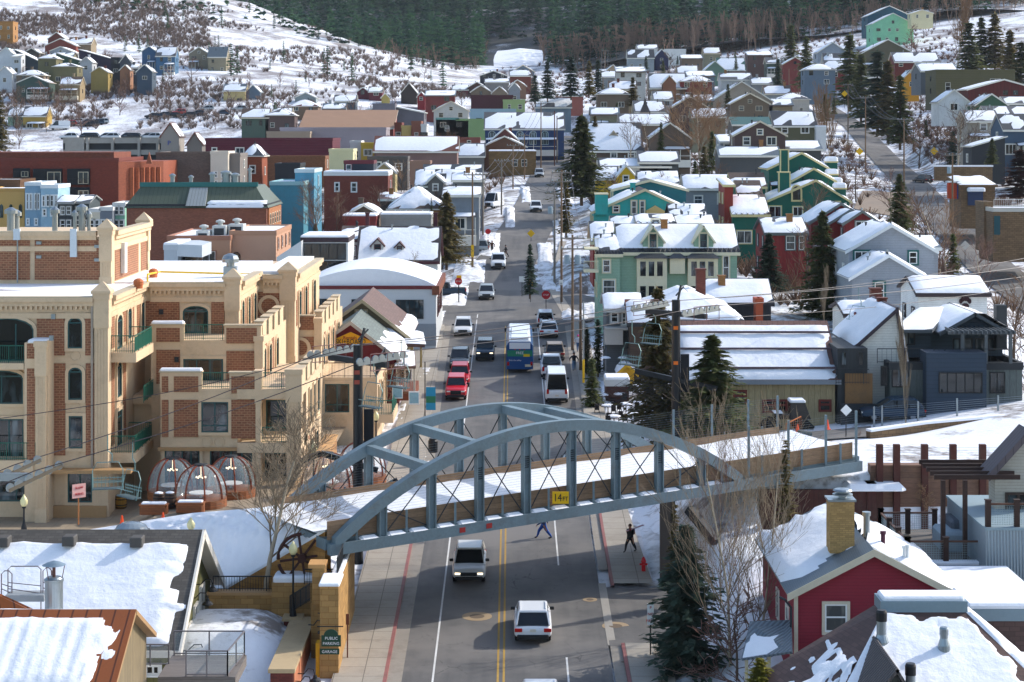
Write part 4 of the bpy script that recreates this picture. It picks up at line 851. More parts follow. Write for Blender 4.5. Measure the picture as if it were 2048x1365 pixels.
HS("dark red house with middle gable of the stepped red row",1652,1752,545,452,242,9,"y",1.9,wall=REDW,roofm=RF_GR,trim=M("6a6e6a"),wins=(),snow=dict(bt=.06))
HS("dark red gabled house with small white attic window, nearest of the red row",1690,1758,545,447,238,8,"y",1.35,wall=REDW,roofm=RF_GR,trim=M("6a6e6a"),px=[(1711,443,1735,458)],snow=dict(bt=.06))
GREY=S_("8b9198");gh=HS("large grey lap sided house with teal framed windows",1697,1868,650,502,205,11,"y",2.55,wall=GREY,roofm=RF_MT,trim=M("c9cdcc"),wins=(),snow=dict(bt=.03))
for x0,y0,x1,y1,Y,m in((1709,503,1738,527,205,1),(1818,504,1834,528,205,0)):awin(gh,"F",fx(x0,Y),fx(x1,Y),fz(y1,Y),fz(y0,Y),Y,0,m,transom=0 if m else .5,mat=WHITE,surround=(.18,TEALT))
gh2=HS("grey gabled front wing of the large grey house, two teal windows",1704,1850,650,556,198,7,"y",2.15,wall=GREY,roofm=RF_MT,trim=M("dfe2e2"),wins=(),snow=dict(bt=.02))
for x0,x1 in((1749,1768),(1805,1824)):awin(gh2,"F",fx(x0,198),fx(x1,198),fz(599,198),fz(565,198),198,0,0,transom=.5,mat=WHITE,surround=(.18,TEALT))
HS("snow covered lean-to on the right side of the large grey house",1822,1876,560,497,209,8,"x",yr_=474,wall=GREY,roofm=RF_MT,trim=M("c9cdcc"),wins=())
pw=HS("white boarded house with a dark round emblem under a snowy roof",1836,1974,670,588,180,8,"x",yr_=556,wall=S_("d9dad6"),roofm=RF_DK,trim=M("3a3030"),px=[],snow=dict(rag=.03))
q=MB();c=(fx(1930,180),179.93,fz(607,180))
for a,r_ in[(-1.1,.55),(-.55,.6),(0,.62),(.55,.6),(1.1,.55)]:q.prism([(c[0]+math.sin(a)*.45+.16*math.cos(t),c[2]+math.cos(a)*.42+.24*math.sin(t))for t in[6.2832*i/8 for i in range(8)]],179.88,179.97)
q.prism([(c[0]+.36*math.cos(t),c[2]-.25+.28*math.sin(t))for t in[6.2832*i/10 for i in range(10)]],179.88,179.97);q.build("emblem",M("3a2024"),pw,True)
HS("brown gabled cottage behind the white clapboard house",1692,1780,680,630,168,7,"x",yr_=607,wall=S_("c9c9c2"),roofm=RF_DK,trim=M("3a3030"),wins=(),chim=((1.0,2,2.0,.9,CHR),),snow=dict(rag=.04))
wh=HS("white clapboard house with dark rafters and balcony beside the beige barn",1716,1806,820,690,152,10,"y",2.7,apex=.75,wall=S_("cfcdc3",p=.2),roofm=RF_DK,trim=M("3a3036"),wins=(),snow=dict(bl=0),chim=((1.2,6,3.0,.7,CHR),))
DKW=M("33383b","board");MB().bx(fx(1675,150),fx(1735,150),150,158,fz(850,150),fz(697,150)).build("enclosed_porch",DKW,wh,True);railing(wh,(fx(1672,149.6),149.6,fz(735,150)-1.2),(fx(1738,149.6),149.6,fz(735,150)-1.2),1.1,DARK,.2)
MB().bx(fx(1690,149.9),fx(1745,149.9),149.85,149.99,fz(830,150),fz(747,150)).build("bare_sheathing",M("7d5c38",var=.5,dirt=.5),wh,True)
for a,b in((1682,1694),(1716,1728)):awin(wh,"F",fx(a,150),fx(b,150),fz(732,150),fz(703,150),149.99,0,0,mat=DARK)
NAVY=M("2b3947","siding",p=.32,var=.12);GRG=M("5f6866","board",p=.5,var=.1)
dh=HOUSE("modern charcoal and grey green house with roof deck and black chimney",W(1912,850,150),(2018-1753)*150/F,11,110*150/F,"flat",0,wall=GRG,trim=DARK,roofm=M("5a5550"),sn=0,wins=(),side=0)
MB().bx(fx(1853,148.6),fx(1973,148.6),148.6,151,fz(852,148.6),fz(706,148.6)).build("front_wall",NAVY,dh,True)
for x0,y0,x1,y1,Y,m in((1877,745,1965,787,148.6,4),(1783,737,1818,775,150,1),(1979,744,2010,787,150,1),(1761,732,1774,772,150,2)):awin(dh,"F",fx(x0,Y),fx(x1,Y),fz(y1,Y),fz(y0,Y),Y,0,m,mat=BLACK)
zd=fz(730,150)+.1;up=MB().bx(fx(1860,155),fx(2005,155),155,161,zd,fz(662,155));up.build("upper_storey",M("33404b","siding",p=.3),dh,True);MB().bx(fx(1795,154),fx(1862,154),154,161,zd,fz(655,154)).build("upper_storey",M("33404b","siding",p=.3),dh,True)
p0=W(1950,625,152.5);hw=74*152.5/F;zr=p0.z;ze=fz(664,152.5)
MB().prism([(p0.x-hw+.5,ze),(p0.x+hw-.5,ze),(p0.x,zr-.25)],153.2,161).build("gable",NAVY,dh,True)
for s in(-1,1):
 A,B,C,D=Vector((p0.x+s*hw,152.3,ze-.1)),Vector((p0.x+s*hw,161.5,ze-.1)),Vector((p0.x,161.5,zr)),Vector((p0.x,152.3,zr));q=MB()
 if s<0:A,B,C,D=B,A,D,C
 q.slab(A,B,C,D,.25);rf=q.build("roof",M("4a5054"),dh,True);off=Vector(dh.location);slope_snow(dh,A-off,B-off,C-off,D-off,T=.25,seed=3,bl=.01)
A,B,C,D=W(1785,655,152),W(1865,668,152),W(1900,640,160),W(1830,617,160);q=MB();A.z=B.z=fz(660,152);C.z=D.z=fz(618,160);q.slab(A,B,C,D,.25).build("roof",M("4a5054"),dh,True);off=Vector(dh.location);slope_snow(dh,A-off,B-off,C-off,D-off,T=.25,seed=8)
pg=MB()
for i in range(14):x=1903+9.3*i;pg.beam((fx(x,150.4),149.4,fz(663,150.4)),(fx(x,150.4),154.5,fz(663,150.4)),.08,.25)
for x in(1925,1972,2021):pg.bx(fx(x,150)-.12,fx(x,150)+.12,149.9,150.15,zd,fz(667,150))
pg.bx(fx(1896,150),fx(2026,150),149.85,150.05,fz(669,150),fz(664,150)).build("pergola",M("555a5c"),dh,True)
for a,b in((1873,1893),(1895,1960),(1972,2015)):railing(dh,(fx(a,149),149.9,zd),(fx(b,149),149.9,zd),1.1,DARK,.5)
railing(dh,(fx(1755,150),150.1,zd),(fx(1812,150),150.1,zd),1.1,DARK,.35);railing(dh,(fx(1812,150),150.1,zd),(fx(1848,150),150.1,zd),1.1,DARK,.35)
for x0,x1 in((1905,1920),(1926,1945),(1950,1970),(1975,1990)):awin(dh,"F",fx(x0,155),fx(x1,155),fz(702,155),fz(677,155),155,0,0,mat=BLACK,glass=GLASSL)
MB().bx(fx(1993,154),fx(2014,154),154,155,fz(700,154),fz(611,154)).build("chimney",M("2c3033"),dh,True)
awin(dh,"F",fx(1803,154),fx(1830,154),fz(690,154),fz(660,154),154,0,1,mat=BLACK,glass=GLASSL)
for x in(1768,1800,1850,1915):MB().bx(fx(x,149),fx(x,149)+.5,149.4,150,fz(870,149),fz(822,149)).build("foundation_pier",CONC,dh,True)
MB().bx(fx(1670,152),fx(1752,152),149.2,149.45,fz(865,149.3),fz(808,149.3)).solo("fence",DARK,"dark board fence between the beige barn and modern house","fence")
BEI=M("b3a077","board",p=.45,var=.1)
ba=HOUSE("beige board barn with long snowy roof and red framed windows",((13.1+24.4)/2,150.4,7.2),11.3,12.4,4.2,"x",3.55,ov=.5,wall=BEI,roofm=M("6d4f45","seam"),trim=M("7c8288"),wins=(),side=0,snow=dict(bt=.1,rag=.03,br_=.035),name="barn")
for x0,y0,x1,y1 in((1466,780,1494,808),(1524,799,1575,826),(1637,799,1663,824)):awin(ba,"F",fx(x0,150.4),fx(x1,150.4),fz(y1,150.4),fz(y0,150.4),150.4,0,1 if x1-x0>30 else 0,transom=.5,fr=.16,mat=M("6a2a20"))
for k in(.10,.42,.70):y=150+6.6*k;z=7.2+4.2-.25+(3.55+.3)*k+.72;MB().beam((12.9,y,z-.12),(24.7,y,z-.12),.12,.16).build("snow_guard",M("5a4a50"),ba,True)
HS("low restaurant with a snowy hipped roof behind the lift tower",1290,1480,700,640,184,16,"hip",yr_=578,wall=S_("4a4644"),roofm=RF_GR,trim=DARK,wins=(),chim=((1.6,9,4.0,.9,CHR),))
HS("white porch building with snowy eave and balcony beside the poles",1213,1280,720,619,186,7,"x",yr_=590,wall=S_("5a6064"),roofm=RF_GR,trim=M("bcbcb6"),px=[(1222,625,1236,645),(1244,625,1252,650)])
for x0,x1,y0,y1 in((1210,1256,643,643),(1210,1246,690,690)):MB().bx(fx(x0,184),fx(x1,184),184,186,fz(y0+18 if y0<660 else y0,184),fz(y0+14 if y0<660 else y0-30,184)).solo("balcony",M("aaa69e"),"pale grey balcony box on the porch building" if y0<660 else "plain grey panel box below the pale balcony","balcony")
HS("narrow shop with twin snowy roof strips left of the lift tower",1260,1306,720,645,182,6,"x",yr_=603,wall=M("4d3a2c","plank"),roofm=RF_RD,trim=DARK,wins=())
HS("dark shed roofed block with small orange door above the barn roof",1412,1542,645,606,200,8,"x",yr_=561,wall=M("30373d","board"),roofm=RF_DK,trim=DARK,px=[],snow=dict(rag=.02))
HS("small brown shed beside the barn roof with an orange door",1512,1526,645,608,197,2,"flat",0,wall=M("a04a2a"),sn=0,wins=())
HS("yellow ticket hut beside the spruce on the patio",1240,1268,772,744,181,2.5,"y",.6,wall=M("c99a1c"),roofm=RF_BR,trim=M("c99a1c"),wins=(),side=0,name="hut",cat="hut")
HS("low patio bar with snowy awning under the net",1212,1258,800,773,175.5,3,"flat",0,wall=M("4a2c24"),sn=2,trim=M("c9c9c4"),wins=(),side=0,name="patio_bar",cat="bar")
# ---------------------------------------------------------------- houses on the right, farther
OLV=S_("5c5a40");TAN=S_("9c8e7c");DKG=S_("4a4c4c");WHT=S_("d0d0cc")
for a in[("grey brown house with green metal roof and white framed window",1466,1540,285,250,400,9,"x",None,236,S_("5f5a54"),RF_GN,"auto",0),("olive house with zigzag edged snowy roof up the slope",1548,1632,275,252,420,10,"x",None,224,OLV,RF_DK,"auto",1),("low dark house with snow blanket below the olive house",1470,1642,320,299,362,9,"x",None,283,DKG,RF_MT,"auto",1),("small grey two storey house with white balcony left of the low dark house",1441,1470,345,285,360,8,"shed",1.2,None,S_("8d9296"),RF_MT,"auto",1),("low white roofed house in front of the green chimneys",1440,1560,330,312,345,8,"x",None,295,DKG,RF_MT,(),1),("flat snowy carport roof beside the olive house",1632,1652,275,259,418,6,"flat",0,None,WHT,None,(),2),("broad tan gabled house with one attic window",1422,1545,235,203,520,12,"y",5.1,None,TAN,RF_BR,((.5,2.2,1.2,1.9),),.5),("brown house with tall snowy roof and pale front dormer",1168,1284,325,301,400,12,"x",None,247,S_("5a4a3c"),RF_GR,"auto",1),("house with bare twin gable ends behind the birches",1300,1380,320,276,398,9,"y",2.9,None,S_("6a5a4c"),RF_BR,(),1),("long low house with plain snowy roof behind the dormer house",1240,1340,258,249,455,9,"x",None,229,S_("6a5a4c"),RF_GR,(),1),("dark walled house with smooth snowy roof beside the brown thicket",1279,1357,350,325,345,8,"x",None,304,DKG,RF_GR,(),1),("dark walled house with smooth snowy roof right behind the turquoise houses",1279,1356,390,367,317,8,"x",None,344,DKG,RF_DK,(),1),("yellow house with a blue attic window in its gable",1232,1273,378,356,332,8,"y",1.95,None,S_("d8b21a"),RF_GR,((.48,1.0,.9,1.2),),1),("yellow low wing with snowy roof left of the yellow gable",1192,1234,380,357,334,6,"x",None,335,S_("d8b21a"),RF_GR,(),1),("white skylit house behind the yellow house",1200,1340,345,334,345,9,"x",None,318,WHT,RF_DK,(),1),("cream house with big snowy roof and brown gable near the flag",1300,1372,205,176,560,10,"x",None,148,M("8a7a66"),RF_GR,(),1),("small brown front gable on the flag house",1326,1352,205,166,555,5,"y",2.0,None,M("7a5038"),RF_GR,(),1),("pale house with a band of white windows under a snowy porch",1308,1345,212,200,500,8,"x",None,184,S_("aab0b4"),RF_GR,((.5,.1,3,1.0,3),),1),("grey shingled house left of the steeple",1270,1330,245,224,470,9,"x",None,203,S_("6f6a64"),RF_GR,(),.6),("navy house with dark red trimmed roofs on the rise",1310,1337,140,114,800,10,"y",3,None,S_("23284a"),RF_DK,"auto",.8),("grey two gabled house below the white modern villa",1256,1308,140,116,795,9,"x",None,100,S_("8a9294"),RF_DK,"auto",.4),("white modern villa with flat snowy roofs on the rise",1330,1372,125,101,830,10,"flat",0,None,M("c9c9c4"),None,"auto",1),("pale house with snowy roof tucked behind the grey gables",1275,1315,110,98,840,9,"x",None,90,WHT,RF_GR,(),1),("small tan cottage below the rise",1212,1240,155,142,740,8,"y",2.2,None,S_("9a8468"),RF_GR,"auto",1),("green gabled house among the right hand snowy roofs",1410,1450,155,140,700,10,"y",3.0,None,S_("5f7866"),RF_GN,(),.7),("long snowy roof with pipe stacks on the far right rise",1436,1490,150,140,705,9,"x",None,117,S_("6a4038"),RF_GN,(),1),("low snowy house with arched dark dormer",1442,1504,175,160,610,9,"x",None,147,S_("c6c6c2"),RF_GR,"auto",1),("low snowy house right of the arched dormer",1504,1545,178,168,606,9,"x",None,156,S_("8a8a88"),RF_GR,(),1),("mint green condominium block high on the slope",1745,1827,87,48,800,14,"y",4.2,None,S_("86c49a"),RF_GN,"auto",.7),("dark teal condominium behind the mint green block",1735,1822,60,32,815,14,"y",4.0,None,S_("1c4a5a"),RF_DK,(),.7),("cream cabin on dark stilts above the mint block",1823,1866,41,27,790,8,"y",1.3,None,M("cfc39a"),RF_GR,"auto",1),("grey gabled house with pale chimney among the conifers",1636,1695,140,105,650,10,"y",3.2,None,S_("8a929a"),RF_GR,(),1),("snowy stepped cottage in front of the grey gable",1650,1690,150,130,630,8,"x",None,108,S_("9aa0a0"),RF_GR,"auto",1),("small red and white house under the grey gables",1652,1690,160,142,600,8,"x",None,122,S_("7a2a26"),RF_GR,"auto",1),("large olive brown gabled barn house in the trees",1722,1830,150,108,640,14,"y",4.5,None,S_("5a5440"),M("5a3c34","seam"),(),.3),("dark red house with snow drooping over two eye windows",1790,1878,140,124,565,10,"x",None,106,S_("6a261c"),RF_GR,"auto",1),("orange gabled cottage peeking between conifers",1806,1838,180,158,520,7,"y",2.2,None,S_("c98a1c"),RF_GR,"auto",1),("broad snow roofed house left of the olive modern house",1842,1915,165,143,490,12,"x",None,128,S_("5f6468"),RF_MT,(),1),("olive modern house with flat roofs and tall blue glass bay",1872,2030,195,144,470,12,"flat",0,None,M("5c5638","siding",p=.4),None,((.36,3.2,3.0,3.4,2),(.15,1.5,1.2,2),(.75,2.6,2.5,1.8,1)),1),("dark red barn house with broad snowy gable at the edge",1936,2080,212,180,440,12,"y",2.2,None,M("5f1f1c","board",p=.8),RF_GR,((.3,.8,1.2,1.6),(.52,2.4,1.1,1.0),(.66,2.4,1.1,1.0),(.6,.6,2.4,1.4,1)),1),("green gabled house with brown rafters",1952,2014,235,210,420,8,"y",2.2,None,S_("3a5a44"),RF_BR,((.5,.8,.9,1.2),),1),("low house with snow striped roof at the right edge",2012,2075,225,208,425,8,"x",None,195,S_("4a5a50"),RF_GR,(),1),("white gabled cottage above the red deck",1878,1938,225,204,430,8,"y",2.5,None,WHT,RF_GR,((.5,.4,1.6,1.5,1),),1),("snow covered house in the row above the beige porch",1976,2060,245,234,395,10,"x",None,214,S_("6a6a5c"),RF_GR,(),1),("beige house with tall porch posts and steep snowy roof",1935,1998,300,243,382,9,"x",None,222,S_("9a9080"),RF_GR,"auto",1),("slate blue house with dark seamed roof at the right edge",2008,2090,320,260,360,10,"x",None,230,S_("3f5468"),RF_DK,((.25,1.0,3.2,1.8,4),),.3),("dark open carport with snowy lean-to roof",1944,2010,335,294,350,7,"shedx",1.6,None,DARK,RF_DK,(),1),]:
 lb,x0,x1,yb,ye,Y,d,rf,ri,yr2,wl,rm,wi,sn=a
 HS(lb,x0,x1,yb,ye,Y,d,rf,ri,yr2,wall=wl,roofm=rm or DARK,wins=wi,sn=sn,side=1)
sp=empty("steeple",W(1290,225,468),"tall dark pyramid steeple rising from a snowy roof","steeple");q=MB()
hh=33*468/F;
for i in range(4):
 a,b=i*math.pi/2+.78,(i+1)*math.pi/2+.78;q.face([(1.7*math.cos(a),1.7*math.sin(a),0),(1.7*math.cos(b),1.7*math.sin(b),0),(.55*math.cos(b),.55*math.sin(b),hh*.5),(.55*math.cos(a),.55*math.sin(a),hh*.5)]);q.face([(.55*math.cos(a),.55*math.sin(a),hh*.5),(.55*math.cos(b),.55*math.sin(b),hh*.5),(0,0,hh)])
q.build("spire",M("4a4440","shingle"),sp);MB().bx(-1.1,1.1,-1.1,1.1,-3,.1).build("tower",TAN,sp)
q=W(1227,292,403);dmr=HOUSE("pale dormer gable standing out of the tall snowy roof",q,2.3,4,1.6,"y",1.3,ov=.25,wall=S_("a89a84"),roofm=RF_BR,trim=M("b0a28a"),wins=((.3,.1,.8,1.4),(.7,.1,.8,1.4)),side=0,name="dormer_house")
gs=HS("stone garage with navy double door and snowy roof by the climbing street",1922,1990,418,372,300,8,"shed",1.0,wall=STONE2,roofm=RF_GR,trim=STONE2,wins=(),side=0,name="garage",cat="garage");MB().bx(fx(1935,300),fx(1965,300),299.6,300,fz(411,300),fz(383,300)).build("door",M("2a3a5a"),gs,True);MB().rbx(fx(1933,300),fx(1967,300),298.6,300,fz(383,300),fz(375,300),.2).build("snow_cap",SNOW,gs,True)
gs=HS("stone garage topped by a white balustrade at the right edge",1986,2090,480,424,268,8,"flat",0,wall=STONE2,trim=M("b9b5aa"),wins=(),side=0,sn=1,name="garage",cat="garage");railing(gs,(fx(1988,268),268,fz(420,268)),(fx(2090,268),268,fz(420,268)),1.4,WHITE,.25);MB().bx(fx(1988,268),fx(2000,268),267.9,268,fz(470,268),fz(432,268)).build("door",M("1f4a50"),gs,True)
gs=HS("stone entry with white door beside the balustraded garage",1968,1986,460,412,272,5,"flat",0,wall=STONE2,trim=STONE2,wins=(),side=0,name="garage",cat="garage");MB().bx(fx(1972,272),fx(1981,272),271.9,272,fz(448,272),fz(414,272)).build("door",WHITE,gs,True)
MB().bx(fx(1870,322),fx(1985,322),322,323,fz(362,322),fz(334,322)).bx(fx(1868,322),fx(1986,322),321.8,323.2,fz(334,322),fz(331,322),1).solo("retaining_wall",[STONE2,SNOW],"stone retaining wall capped with snow above the portable toilets","wall")
for x0,x1,c,lb in((1897,1915,"b8401c","orange portable toilet beside the stone garage"),(1913,1922,"1f4f9c","blue portable toilet against the stone garage")):
 Y=302;t=MB().rbx(fx(x0,Y),fx(x1,Y),Y,Y+1.2,fz(398,Y),fz(366,Y),.08).bx(fx(x0,Y)+.12,fx(x1,Y)-.12,Y-.04,Y,fz(395,Y),fz(371,Y),1).rbx(fx(x0,Y)-.05,fx(x1,Y)+.05,Y-.1,Y+1.25,fz(366,Y),fz(363,Y),.05,2);t.solo("portable_toilet",[M(c),M(c,rough=.4),M("c9c9c4")],lb,"toilet")
# ---------------------------------------------------------------- town on the left
LOT+=[]
w1=HS("white commercial building with barrel roof of snow at the corner",600,872,692,574,205,19,"barrel",1.75,wall=M("c2c4c4",var=.08),trim=M("6a2a2c"),wins=(),side=0)
MB().bx(fx(800,205),fx(872,205)+.02,204.95,205,fz(692,205),fz(648,205)).build("grey_base",M("8c9094"),w1,True)
for x0,y0,x1,y1,m in((792,600,847,638,5),(703,599,722,612,1),(745,599,760,612,1),(613,598,668,624,6)):awin(w1,"F",fx(x0,205),fx(x1,205),fz(y1,205),fz(y0,205),205,0,m,transom=.5,fr=.07,mat=BLACK,glass=GLASSL)
for ya in(208,213,218):awin(w1,"S",ya,ya+3.2,fz(640,205),fz(600,205),fx(872,205),0,3,transom=.5,mat=M("5a2c28"))
MB().bx(fx(872,205)-.4,fx(872,205)+.35,204.7,224,fz(590,205),fz(572,205)).build("cornice",M("8a5038","brick"),w1,True)
bh=HS("brown olive gabled house with bare brown shingle roof",630,812,740,672,182,14,"y",3.15,wall=S_("6a6048"),roofm=M("6b5148","shingle",p=(.5,.25,.02)),trim=M("a89878"),apex=.04,px=[(712,622,733,640)],snow=dict(bb=0,bt=.78),ov=.5)
MB().slab(W(800,688,180),W(850,690,180),W(846,664,188),W(790,664,188),.25).build("porch_roof",M("6b5148","shingle"),bh,True);off=Vector(bh.location);slope_snow(bh,W(800,686,180)-off,W(852,688,180)-off,W(846,662,188)-off,W(792,662,188)-off,T=.2,seed=4,bt=.1)
for x in(806,822,840):MB().bx(fx(x,180.5),fx(x,180.5)+.18,180.4,180.6,fz(735,180.5),fz(688,180.5)).build("porch_post",M("b09a5c"),bh,True)
sk=HS("dark red ski shop with a yellow triangular sign in its gable",600,792,800,716,170,13,"y",2.95,wall=S_("6e1f24"),roofm=M("68726c","shingle",p=(.5,.25,.02)),trim=M("a8a49c"),apex=.06,px=[],snow=dict(bb=0,bt=.55),ov=.5)
SGY=M("e0a30c",rough=.5,var=.06);c=W(706,668,169.8);q=MB();q.prism([(c.x-2.1,fz(688,170)),(c.x+1.7,fz(688,170)),(c.x+1.7,fz(684,170)),(c.x-.2,fz(664,170)),(c.x-2.1,fz(684,170))],169.78,169.9)
s2=q.build("shop_sign",SGY,sk,True);off=Vector(sk.location);put
text_obj("lettering","SKI+BOARD",.62,BLACK,s2,Vector((c.x-.2,169.74,fz(683.5,170)))-off,sx=.78);text_obj("lettering","Rentals",.4,M("8a1f20"),s2,Vector((c.x-.25,169.74,fz(675.5,170)))-off)
MB().bx(fx(792,169),fx(830,169),168.5,176,fz(800,169),fz(782,169)).build("porch_floor",M("8a4a30","plank"),sk,True)
A,B,C,D=W(788,733,168.5),W(832,735,168.5),W(830,702,176),W(786,700,176);A.z=B.z=fz(733,168.5);C.z=D.z=fz(703,176);MB().slab(A,B,C,D,.2).build("porch_roof",M("7a5a4c","shingle"),sk,True);slope_snow(sk,A-off,B-off,C-off,D-off,T=.22,seed=14)
for x in(792,808,827):MB().bx(fx(x,168.8),fx(x,168.8)+.16,168.7,168.9,fz(795,168.8),fz(735,168.8)).build("porch_post",M("c9c0b0"),sk,True)
railing(sk,(fx(792,168.7),168.7,fz(786,168.7)),(fx(830,168.7),168.7,fz(786,168.7)),1.0,M("a8a49c"));awin(sk,"F",fx(797,171),fx(824,171),fz(760,171),fz(738,171),170.9,0,1,mat=WHITE)
HS("pink stucco building with rooftop units and arched window",335,460,560,481,235,18,"flat",0,wall=M("b08468",var=.1),trim=M("9a6a54"),roofm=DARK,sn=1,px=[(407,503,431,530),(346,503,375,530)],side=2)
pk=HS("pink stucco wing with tall arched window beside the pavilion",460,552,560,471,237,16,"flat",0,wall=M("bf9478",var=.1),trim=M("b08468"),roofm=DARK,sn=1,px=[],side=2);awin(pk,"F",fx(465,237),fx(481,237),fz(532,237),fz(504,237),237,.5,1,fr=.1,mat=M("4a2c24"))  # paler pink carries this block's sunlight in the wall colour
for x0,x1,yt,yb,Y,lb in((392,418,462,485,238,"grey rooftop air unit with sloped hood on the pink building"),(424,452,452,482,239,"tall grey rooftop air handler, largest on the pink building"),(456,487,449,479,240,"boxy rooftop unit with a mushroom vent on the pink building")):
 t=MB().rbx(fx(x0,Y),fx(x1,Y),Y,Y+2.5,fz(yb,Y),fz(yt,Y),.06).bx(fx(x0,Y)+.25,fx(x1,Y)-.25,Y-.03,Y,fz(yb,Y)+.2,fz(yt,Y)-.3,1).lathe(((fx(x0,Y)+fx(x1,Y))/2,Y+1.2,fz(yt,Y)),[(.3,0),(.3,.35),(.55,.35),(.55,.55),(.2,.7)],10,0);t.solo("rooftop_unit",[M("b9bbb6",rough=.5),DARK],lb,"air unit")
HS("white modern box with snow covered flat roof and angled front",328,356,560,500,226,12,"flat",0,wall=M("aab2b8",var=.05),trim=M("b4bbc0"),wins=(),side=0,sn=2)
nb=MB();A=[(fx(354,226),226),(fx(404,224),224),(fx(404,224),231),(fx(354,226),237)];nb.hexa([(x,y,fz(513,226))for x,y in A]+[(x,y,fz(489,226))for x,y in A]).bx(fx(368,229),fx(402,229),228.5,236,fz(560,229),fz(512,229),1);nb.solo("modern_annex",[M("b9c0c4",var=.05),GLASS],"white cantilevered annex over dark glass by the pink building","building")
mb=HS("brick building with green mansard roof and rooftop clutter",253,533,520,417,262,16,"flat",0,wall=BRICKB,trim=DARK,wins=(),side=0,sn=0,roofm=RF_GN,px=[])
q=MB();off=Vector(mb.location);zt,zb=fz(372,266),fz(416,262);xa,xb=fx(253,262),fx(533,262)
q.hexa([(xa-.3,261.7,zb),(xb+.3,261.7,zb),(xb+.3,278.3,zb),(xa-.3,278.3,zb),(xa+1.4,265,zt),(xb-1.8,265,zt),(xb-1.8,275,zt),(xa+1.4,275,zt)]);q.build("mansard_roof",M("4e5747","seam",rough=.5,p=.55),mb,True)
MB().bx(xa+1.2,xb-1.5,264.8,265.2,zt-.1,zt+.5).build("roof_curb",M("2d6a66"),mb,True);MB().bx(xb+.02,xb+.2,263,277,fz(470,262),fz(418,262)).build("lit_side_brick",M("b5764a","brick"),mb,True)  # paler brick sheet puts the sunlight on the street side into colour
x0,x1=fx(374,262.6),fx(413,262.6);MB().hexa([(x0,261.4,fz(412,262)),(x1,261.4,fz(412,262)),(x1,263,fz(412,262)),(x0,263,fz(412,262)),(x0+.1,264.4,fz(376,264)),(x1-.1,264.4,fz(376,264)),(x1-.1,265.4,fz(376,264)),(x0+.1,265.4,fz(376,264))]).build("dormer_panel",M("8d9291","seam"),mb,True)
for f_ in range(3):
 for k in range(5):awin(mb,"S",264+2.6*k,265.2+2.6*k,fz(452+f_*30,262),fz(428+f_*30,262),xb+.2,.3,0,transom=.5,mat=M("c9bfa8"))
slope_snow(mb,Vector((x1,261.7,zb))-off,Vector((xb,261.7,zb))-off,Vector((xb,263,zb+1))-off,Vector((x1,263,zb+1))-off,T=.3,seed=2,res=.5)
for x,h,r_ in((345,1.2,.3),(382,1.0,.25),(425,1.4,.35),(452,1.6,.5),(470,1.3,.45),(500,2.0,.22)):MB().lathe((fx(x,268),268,zt),[(r_,0),(r_,h),(r_*1.5,h),(r_*1.5,h+.2),(r_*.4,h+.4)],9).build("roof_vent",GALV,mb,True)
HS("blue green boarded building behind the mansard roof",540,607,505,371,285,15,"flat",0,wall=S_("3f7f8f"),trim=M("8ab0b4"),wins=(),side=2,sn=1)
HS("taller pale blue building with snowy coping right of the mansard roof",590,628,500,346,292,12,"flat",0,wall=S_("4a88a0"),trim=M("b4c4c8"),wins=(),side=1,sn=1)
ch=HS("white chalet with snow dusted shingle roof and two small dormers",716,875,560,522,236,12,"x",yr_=456,wall=M("c9cbc9",var=.06),roofm=M("3c3638","shingle",p=(.6,.42,.05)),trim=M("4a2228"),px=[(732,531,748,545),(756,531,772,545),(799,531,815,545),(828,531,843,545)],T=.075,sn=.9,snow=dict(rag=.2,bt=.02),chim=((-4.1,7,5.3,.45,M("4a2228")),(4.2,7,5.3,.45,M("4a2228"))),side=1)
for cx in(755,799):
 s=1.0 if cx<780 else .75;p=W(cx,503,237.6);b=MB();b.prism([(p.x-.7*s,p.z-.2),(p.x+.7*s,p.z-.2),(p.x+.7*s,p.z+.8*s),(p.x,p.z+1.4*s),(p.x-.7*s,p.z+.8*s)],237.6,240.5);dm=b.build("dormer",M("c9cbc9"),ch,True)
 for sg in(-1,1):A,B,C,D=Vector((p.x+sg*.95*s,237.2,p.z+.62*s)),Vector((p.x+sg*.95*s,241,p.z+.62*s)),Vector((p.x,241,p.z+1.6*s)),Vector((p.x,237.2,p.z+1.6*s));q=MB();q.slab(*((A,B,C,D)if sg>0 else(B,A,D,C)),.14);put("dormer_roof",q.mesh("dormer_roof",M("4a2c2c"),off=tuple(ch.location)),dm)
 awin(ch,"F",p.x-.4*s,p.x+.4*s,p.z,p.z+.85*s,237.6,0,0,transom=.5,mat=M("4a2228"),glass=GLASSL)
HS("small white wing with its own dormer behind the glass pavilion",684,722,560,480,243,9,"x",yr_=455,wall=M("c9cbc9"),roofm=RF_BR,trim=M("4a2228"),wins=((.55,2.9,.8,1.2),),side=0,sn=.8)
gp_=HS("glass walled pavilion with flat snowy roof and black mullions",602,696,580,485,228,9,"flat",0,wall=M("c9cbc9"),trim=M("3a2a2e"),wins=(),side=0,sn=2)
awin(gp_,"F",fx(606,228),fx(692,228),fz(520,228),fz(487,228),228,0,4,fr=.1,mat=BLACK,glass=GLASSL,name="glazing");awin(gp_,"F",fx(606,228),fx(692,228),fz(548,228),fz(522,228),228,0,4,fr=.1,mat=BLACK,name="glazing")
wl=MB();wl.prism([(fx(553,226),fz(560,226)),(fx(603,226),fz(560,226)),(fx(603,226),fz(482,226)),(fx(553,226),fz(515,226))],226,232);wl.solo("sloped_wing",M("c9cbc9"),"white wing with a sloping parapet left of the glass pavilion","building")
